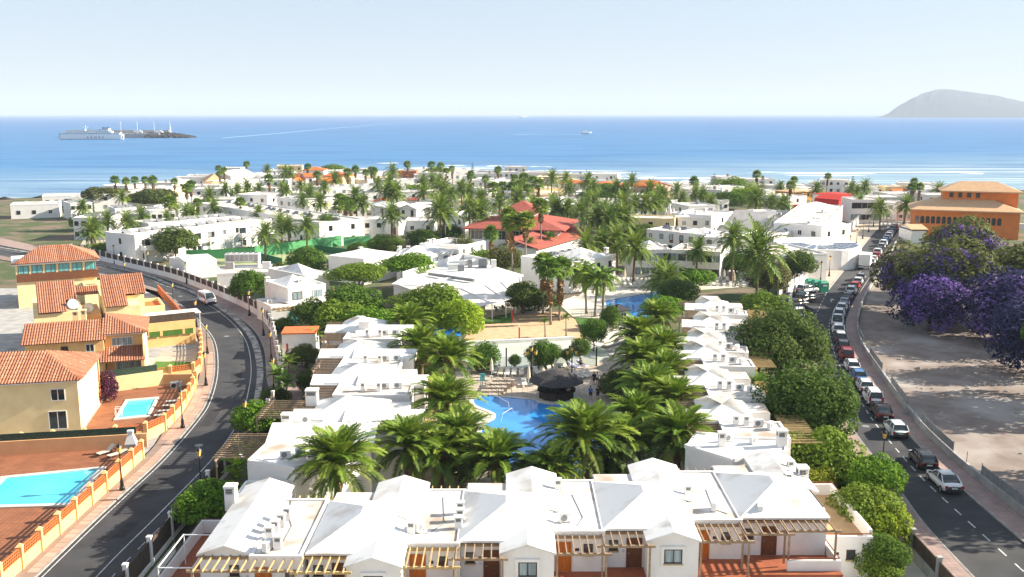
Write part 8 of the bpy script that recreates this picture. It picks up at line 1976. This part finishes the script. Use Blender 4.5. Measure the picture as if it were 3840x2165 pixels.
# ---- people
def skin_mesh(name, parent, verts, edges, radii, m, lvl=1):
    me = bpy.data.meshes.new(name); me.from_pydata(verts, edges, []); me.materials.append(MT[m])
    o = new_obj(name, me, parent)
    md = o.modifiers.new('skin', 'SKIN'); md.use_smooth_shade = True
    for i, r_ in enumerate(radii):
        me.skin_vertices[0].data[i].radius = (r_, r_) if not isinstance(r_, tuple) else r_
    me.skin_vertices[0].data[0].use_root = True
    s = o.modifiers.new('subd', 'SUBSURF'); s.levels = s.render_levels = lvl
    return o
def person(x, y, z, rz, label, pose='stand', top='cloth_black', low='cloth_black', hair='hair', h=1.7):
    t = thing('person', label, 'person', (x, y, z), rz, None, h / 1.72)
    if pose == 'stand':
        J = dict(pel=(0, 0, .92), sp=(0, .01, 1.12), ch=(0, .02, 1.32), nk=(0, .02, 1.48), hd=(0, 0, 1.60), tp=(0, 0, 1.70), hl=(-.09, 0, .88), hr=(.09, 0, .88), kl=(-.10, -.03, .49), kr=(.10, -.02, .49), al=(-.10, .02, .09), ar=(.11, .06, .09), tl=(-.11, -.14, .03), trr=(.12, -.10, .03),
                 sl=(-.18, .02, 1.40), sr=(.18, .02, 1.40), el=(-.25, .03, 1.13), er=(.25, .02, 1.13), wl=(-.25, -.08, .90), wr=(.22, -.12, .96))
    else:   # sitting on a lounger, legs stretched forward (-y)
        J = dict(pel=(0, .2, .47), sp=(0, .27, .66), ch=(0, .30, .86), nk=(0, .28, 1.02), hd=(0, .22, 1.14), tp=(0, .22, 1.25), hl=(-.09, .16, .45), hr=(.09, .16, .45), kl=(-.11, -.24, .60), kr=(.11, -.24, .56), al=(-.11, -.58, .44), ar=(.11, -.58, .44), tl=(-.12, -.66, .55), trr=(.12, -.66, .55),
                 sl=(-.17, .30, .95), sr=(.17, .30, .95), el=(-.23, .16, .74), er=(.23, .16, .74), wl=(-.10, -.06, .74), wr=(.12, -.06, .72))
    ks = list(J); ix = {k: i for i, k in enumerate(ks)}
    E_ = [('pel', 'sp'), ('sp', 'ch'), ('ch', 'nk'), ('nk', 'hd'), ('hd', 'tp'), ('pel', 'hl'), ('pel', 'hr'), ('hl', 'kl'), ('hr', 'kr'), ('kl', 'al'), ('kr', 'ar'), ('al', 'tl'), ('ar', 'trr'), ('ch', 'sl'), ('ch', 'sr'), ('sl', 'el'), ('sr', 'er'), ('el', 'wl'), ('er', 'wr')]
    Rr = dict(pel=.13, sp=.115, ch=.13, nk=.055, hd=.095, tp=.075, hl=.09, hr=.09, kl=.058, kr=.058, al=.04, ar=.04, tl=.035, trr=.035, sl=.06, sr=.06, el=.042, er=.042, wl=.032, wr=.032)
    skin_mesh('body', t, [J[k] for k in ks], [(ix[a], ix[c]) for a, c in E_], [Rr[k] for k in ks], 'skin')
    def sub(name, keys, m, grow):
        e2 = [(keys.index(a), keys.index(c)) for a, c in E_ if a in keys and c in keys]
        skin_mesh(name, t, [J[k] for k in keys], e2, [Rr[k] + grow for k in keys], m)
    sub('shirt', ['sp', 'ch', 'sl', 'sr', 'el', 'er', 'pel'], top, .022); sub('shorts', ['pel', 'hl', 'hr', 'kl', 'kr'], low, .02)
    hd = J['tp']; part('hair', B().add(*blob((hd[0], hd[1] + .02, hd[2] - .03), (.11, .115, .09), 5, 10, 7)), hair, t, smooth=True)
    for s, kk in ((-1, 'wl'), (1, 'wr')):
        w_ = J[kk]; hb = B().add(*blob((w_[0], w_[1] - .03, w_[2] - .05), (.04, .03, .05), 3, 8, 5))
        for f in range(4): hb.tube([(w_[0] + (f - 1.5) * .018, w_[1] - .04, w_[2] - .09), (w_[0] + (f - 1.5) * .02, w_[1] - .05, w_[2] - .15 - .012 * (1.5 - abs(f - 1.5)))], [.010, .007], 5)
        hb.tube([(w_[0] - s * .03, w_[1] - .04, w_[2] - .06), (w_[0] - s * .055, w_[1] - .06, w_[2] - .10)], [.011, .008], 5); part('hand', hb, 'skin', t, smooth=True)
    n_ = J['hd']; part('face', B().add(*blob((n_[0], n_[1] - .10, n_[2] - .01), (.014, .025, .025), 2, 6, 5)).box(n_[0] - .045, n_[0] - .02, n_[1] - .1, n_[1] - .085, n_[2] + .02, n_[2] + .032).box(n_[0] + .02, n_[0] + .045, n_[1] - .1, n_[1] - .085, n_[2] + .02, n_[2] + .032).box(n_[0] - .03, n_[0] + .03, n_[1] - .1, n_[1] - .085, n_[2] - .065, n_[2] - .055), 'hair', t)
    return t
for k, x, y, rz, lb, ps, tp_, lo in (('f', 2172, 925, 20, 'person in dark top and shorts standing beside the litter bins', 'stand', 'cloth_black', 'cloth_black'), ('f', 2200, 925, -30, 'person with a white-patterned top standing next to the one in black', 'stand', 'cloth_white', 'cloth_black'),
                                     ('f', 2142, 1055, 150, 'person in a bright blue shirt walking near the pool bar', 'stand', 'cloth_blue', 'cloth_black'), ('f', 2205, 1055, 190, 'person in brown walking beside the one in blue', 'stand', 'bar_dark', 'cloth_black')):
    p = P(k, x, y); person(p.x, p.y, 0.02, R(rz), lb, ps, tp_, lo)
p = P('f', 2070, 780); person(p.x, p.y + .7, 0.0, R(42), 'guest in black seated on a lilac-towelled lounger', 'sit', 'cloth_black', 'cloth_black')
p = P('f', 1130, 815); person(p.x, p.y + .5, 0.0, R(-50), 'sunbather in red on the striped-towel lounger', 'sit', 'cloth_red', 'cloth_red')
p = P('f', 1090, 800); person(p.x, p.y + .5, 0.0, R(-50), 'sunbather in blue on the aqua-towel lounger', 'sit', 'cloth_aqua', 'cloth_white')
# ================================================================== harbour, boats, island, air
def SP(k, x, y): return P(k, x, y, SEA_Z)
# quay with rubble mound
a, c = SP('a', -200, 278), SP('a', 1000, 275)
qx0, qx1, qy = a.x, c.x, (a.y + c.y) / 2 + 4
t = thing('breakwater', 'long harbour breakwater with a dark rubble head and light posts', 'breakwater')
part('quay', B().box(qx0, qx1 - 46, qy, qy + 26, SEA_Z - 1, SEA_Z + 6.5), 'concrete', t)
part('sea_wall', B().box(qx0, qx1 - 40, qy + 26, qy + 32, SEA_Z - 1, SEA_Z + 11), 'concrete', t)
b = B(); rr = random.Random(5)
for k in range(260):
    x = qx1 - rr.random() ** 1.2 * 66; w_ = min(1, (qx1 - x) / 30 + .1); y = qy + rr.uniform(-6, 30); zc = (0.2 + 6.5 * w_ * (1 - abs((y - qy - 12) / 24)))
    s_ = rr.uniform(1.6, 3.2); b.add(*blob((x, y, SEA_Z + max(0, zc)), (s_, s_, s_ * .8), k, 6, 4))
o = part('rubble_mound', b, 'rock', t); o['kind'] = 'stuff'
for px in (435, 578, 724): q = SP('a', px, 270); part('light_mast', B().tube([(q.x, qy + 20, SEA_Z + 6), (q.x, qy + 20, SEA_Z + 24)], .3, 6), 'white_metal', t)
q = SP('a', 877, 270); part('beacon', B().lathe([(1.6, SEA_Z + 6), (1.2, SEA_Z + 12), (.6, SEA_Z + 17), (.2, SEA_Z + 24)], 8, (q.x, qy + 12)), 'white_metal', t)
for i, (px, lb) in enumerate(((527, 'white van standing on the breakwater quay'), (706, 'white truck standing farther out on the quay'))):
    q = SP('a', px, 275); m = thing('quay_vehicle', lb, 'vehicle', (q.x, qy + 8, SEA_Z + 6.5)); part('body', B().box(-5, 5, -1.5, 1.5, 1, 4.5), 'paint_white', m); part('cab', B().box(5, 7.5, -1.4, 1.4, 1, 3.4), 'paint_white', m); part('wheel', B().box(-3.6, -2.4, -1.6, 1.6, 0, 1.2).box(3.4, 4.6, -1.6, 1.6, 0, 1.2), 'tyre', m)
# ferry
q0, q1 = SP('a', -140, 288), SP('a', 425, 288); L_ = q1.x - q0.x; u = L_ / 565.0
t = thing('ferry', 'white car ferry with dark funnels and lettering moored at the breakwater', 'ferry', (q0.x, q0.y, SEA_Z))
def ship(st, m, nm): return part(nm, loft(st, [(-1, .25), (-1, 1), (1, 1), (1, .25), (.7, 0), (-.7, 0)]), m, t)
b = B()
def hull(b, z0, z1, x0, x1, hw, rake=0.0, stern=0.0):
    b.add([(x0, -hw, z0), (x1 - rake, -hw, z0), (x1 - rake * .2, -hw * .1, z0), (x1 - rake, hw, z0), (x0, hw, z0), (x0 - stern, -hw, z1), (x1 - rake * .55, -hw, z1), (x1, 0, z1), (x1 - rake * .55, hw, z1), (x0 - stern, hw, z1)],
          [(0, 1, 6, 5), (1, 2, 7, 6), (2, 3, 8, 7), (3, 4, 9, 8), (4, 0, 5, 9), (5, 6, 7, 8, 9), (4, 3, 2, 1, 0)]); return b
part('hull', hull(B(), 0.0, 42 * u, 0, L_ * .985, 26 * u, 26 * u), 'paint_white', t)
part('boot_stripe', hull(B(), -1, 3.5 * u, -.3, L_ * .975, 26.3 * u, 20 * u), 'paint_navy', t)
part('deck_house', B().box(20 * u, L_ * .93, -25 * u, 25 * u, 42.2 * u, 56 * u), 'paint_white', t)
part('deck_house', B().box(40 * u, L_ * .80, -24 * u, 24 * u, 56.2 * u, 72 * u), 'paint_white', t)
part('bridge', B().box(L_ * .62, L_ * .76, -27 * u, 27 * u, 72.2 * u, 92 * u), 'paint_white', t)
part('radar_mast', B().box(208 * u, 222 * u, -4 * u, 4 * u, 72.2 * u, 118 * u).box(192 * u, 240 * u, -3 * u, 3 * u, 100 * u, 106 * u), 'paint_white', t)
for x in (380, 412): part('funnel', B().box((x - 11) * u, (x + 11) * u, -9 * u, 9 * u, 92 * u, 103 * u), 'paint_navy', t)
for z0, x0, x1 in ((46, 30, 520), (61, 60, 440), (80, 352, 425)):
    n = int((x1 - x0) / 22)
    for k in range(n): part('porthole_window', B().box((x0 + k * 22) * u, (x0 + k * 22 + 14) * u, -25.4 * u if z0 < 60 else (-24.5 * u if z0 < 70 else -27.5 * u), -24 * u, z0 * u, (z0 + 6) * u), 'glass', t)
part('lifeboat', B().tube([(275 * u, -28 * u, 60 * u), (285 * u, -28 * u, 58 * u), (305 * u, -28 * u, 58 * u), (315 * u, -28 * u, 60 * u)], [1.5 * u, 5 * u, 5 * u, 1.5 * u], 8), 'paint_white', t)
part('bow_fender', B().box(L_ * .93, L_ * .975, -20 * u, -18 * u, 8 * u, 30 * u), 'wood_warm', t)
for k, ch in enumerate('ARMAS'):
    cu = bpy.data.curves.new('letter', 'FONT'); cu.body = ch; cu.size = 27 * u; cu.extrude = .15; cu.align_x = 'CENTER'
    tmp = bpy.data.objects.new('letter', cu); me_ = bpy.data.meshes.new_from_object(tmp); bpy.data.objects.remove(tmp); me_.materials.clear(); me_.materials.append(MT['paint_maroon'])
    o = new_obj('letter', me_, t, ((244 + k * 34) * u, -26.6 * u, 9 * u), 0, None, (R(90), 0, 0))
# motor boats and wakes
def boat(k, x, y, s, label, wl_, an):
    q = SP(k, x, y); t = thing('motor_boat', label, 'boat', (q.x, q.y, SEA_Z), an, None, s)
    part('hull', loft([(-4, .2, 1.4, 1.4), (0, 0, 1.5, 1.6), (3, .2, 1.7, 1.1), (5, .9, 1.9, .15)], [(-1, 1), (-.8, .3), (0, 0), (.8, .3), (1, 1)]), 'paint_white', t)
    part('cabin', B().box(-.9, .9, -1.8, 1.5, 1.5, 2.7), 'paint_white', t); part('windscreen', B().box(-.8, .8, 1.5, 1.56, 1.8, 2.6), 'glass', t)
    return q
q = boat('o', 1314, 297, 8.0, 'distant white boat at the head of a long wake near the horizon', 0, R(-70))
pts = [SP('o', x, y) for x, y in ((1310, 297), (1240, 300), (1150, 304), (1040, 309), (940, 315), (820, 325), (700, 336), (560, 348))]
def wake(name, pts, w0, w1, label):
    l2 = [Vector((p.x, p.y)) for p in pts]; n = len(l2); b = B(); vs = []
    l2 = smooth_line(l2, 30); n = len(l2)
    for i, p in enumerate(l2):
        w_ = w0 + (w1 - w0) * i / n; vs += [(p.x, p.y - w_ * random.uniform(.7, 1.2), SEA_Z + .08), (p.x, p.y, SEA_Z + .3), (p.x, p.y + w_ * random.uniform(.7, 1.2), SEA_Z + .08)]
    b.add(vs, [(3 * i + k, 3 * i + k + 1, 3 * i + k + 4, 3 * i + k + 3) for i in range(n - 1) for k in (0, 1)])
    struct(name, b.mesh(name, ['wake_foam']), 'stuff', label)
m = mat('wake_foam', (0.25, 0.42, 0.60), 0.7, (0.45, 0.6, 0.72), 0.05)
wake('wake', pts, 26, 3.5, 'long pale wake of the distant boat')
boat('o', 1473, 338, 2.2, 'white motor boat leaving a short wake off the reef', 0, R(-80))
wake('wake', [SP('o', x, y) for x, y in ((1470, 339), (1440, 338.5), (1400, 338), (1350, 338), (1290, 340))], 2.5, 0.8, 'short pale wake of the nearer motor boat')
# island on the right
D_ = 9000.0
prof = [(2190, 297), (2225, 291), (2240, 283), (2262, 268), (2280, 256), (2296, 247), (2310, 240), (2330, 232), (2352, 226), (2380, 224), (2410, 228), (2450, 233), (2500, 240), (2560, 252), (2620, 266), (2700, 280), (2800, 292), (2850, 297)]
hs = []
for x, y in prof:
    xx = (x * 1.4907 - CX) / F_PX; b_ = (y * 1.4907 - CY) / F_PX; tt = D_ / (cp_ - b_ * sp_); hs.append((xx * tt, CAM_H + (-sp_ - b_ * cp_) * tt))
n = len(hs); rows = 9; b = B(); vs = []; rr = random.Random(2)
base = -14.0
fx = np.linspace(hs[0][0], hs[-1][0], 60); fz = np.interp(fx, [h[0] for h in hs], [h[1] for h in hs])
for r_ in range(rows):
    f = r_ / (rows - 1); env = math.sin(math.pi * min(1, f * 1.0)) ** .7 if 0 < f < 1 else 0
    for x, z in zip(fx, fz):
        yy = D_ - 900 + 1800 * f
        vs.append((x * yy / D_ + rr.uniform(-15, 15) * env, yy, base + max(0, z - base) * (env if f != .5 else 1) * (1 + (rr.uniform(-.05, .05) if f != .5 else 0))))
b.add(vs, [(r_ * 60 + k, r_ * 60 + k + 1, (r_ + 1) * 60 + k + 1, (r_ + 1) * 60 + k) for r_ in range(rows - 1) for k in range(59)])
struct('island_hill', b.mesh('island_hill', ['island']))
# hazy sea air
hz = bpy.data.materials.new('haze'); hz.use_nodes = True; nt = hz.node_tree
for n_ in list(nt.nodes):
    if n_.type != 'OUTPUT_MATERIAL': nt.nodes.remove(n_)
pv_ = nt.nodes.new('ShaderNodeVolumePrincipled'); pv_.inputs['Color'].default_value = (0.70, 0.83, 1.0, 1); pv_.inputs['Density'].default_value = 1.0e-4; pv_.inputs['Anisotropy'].default_value = 0.0
nt.links.new(pv_.outputs[0], nt.nodes['Material Output'].inputs['Volume'])
MT['haze'] = hz
o = struct('haze', B().box(-15400, 15400, -420, 20400, -16, 300).mesh('haze', ['haze']), 'stuff')
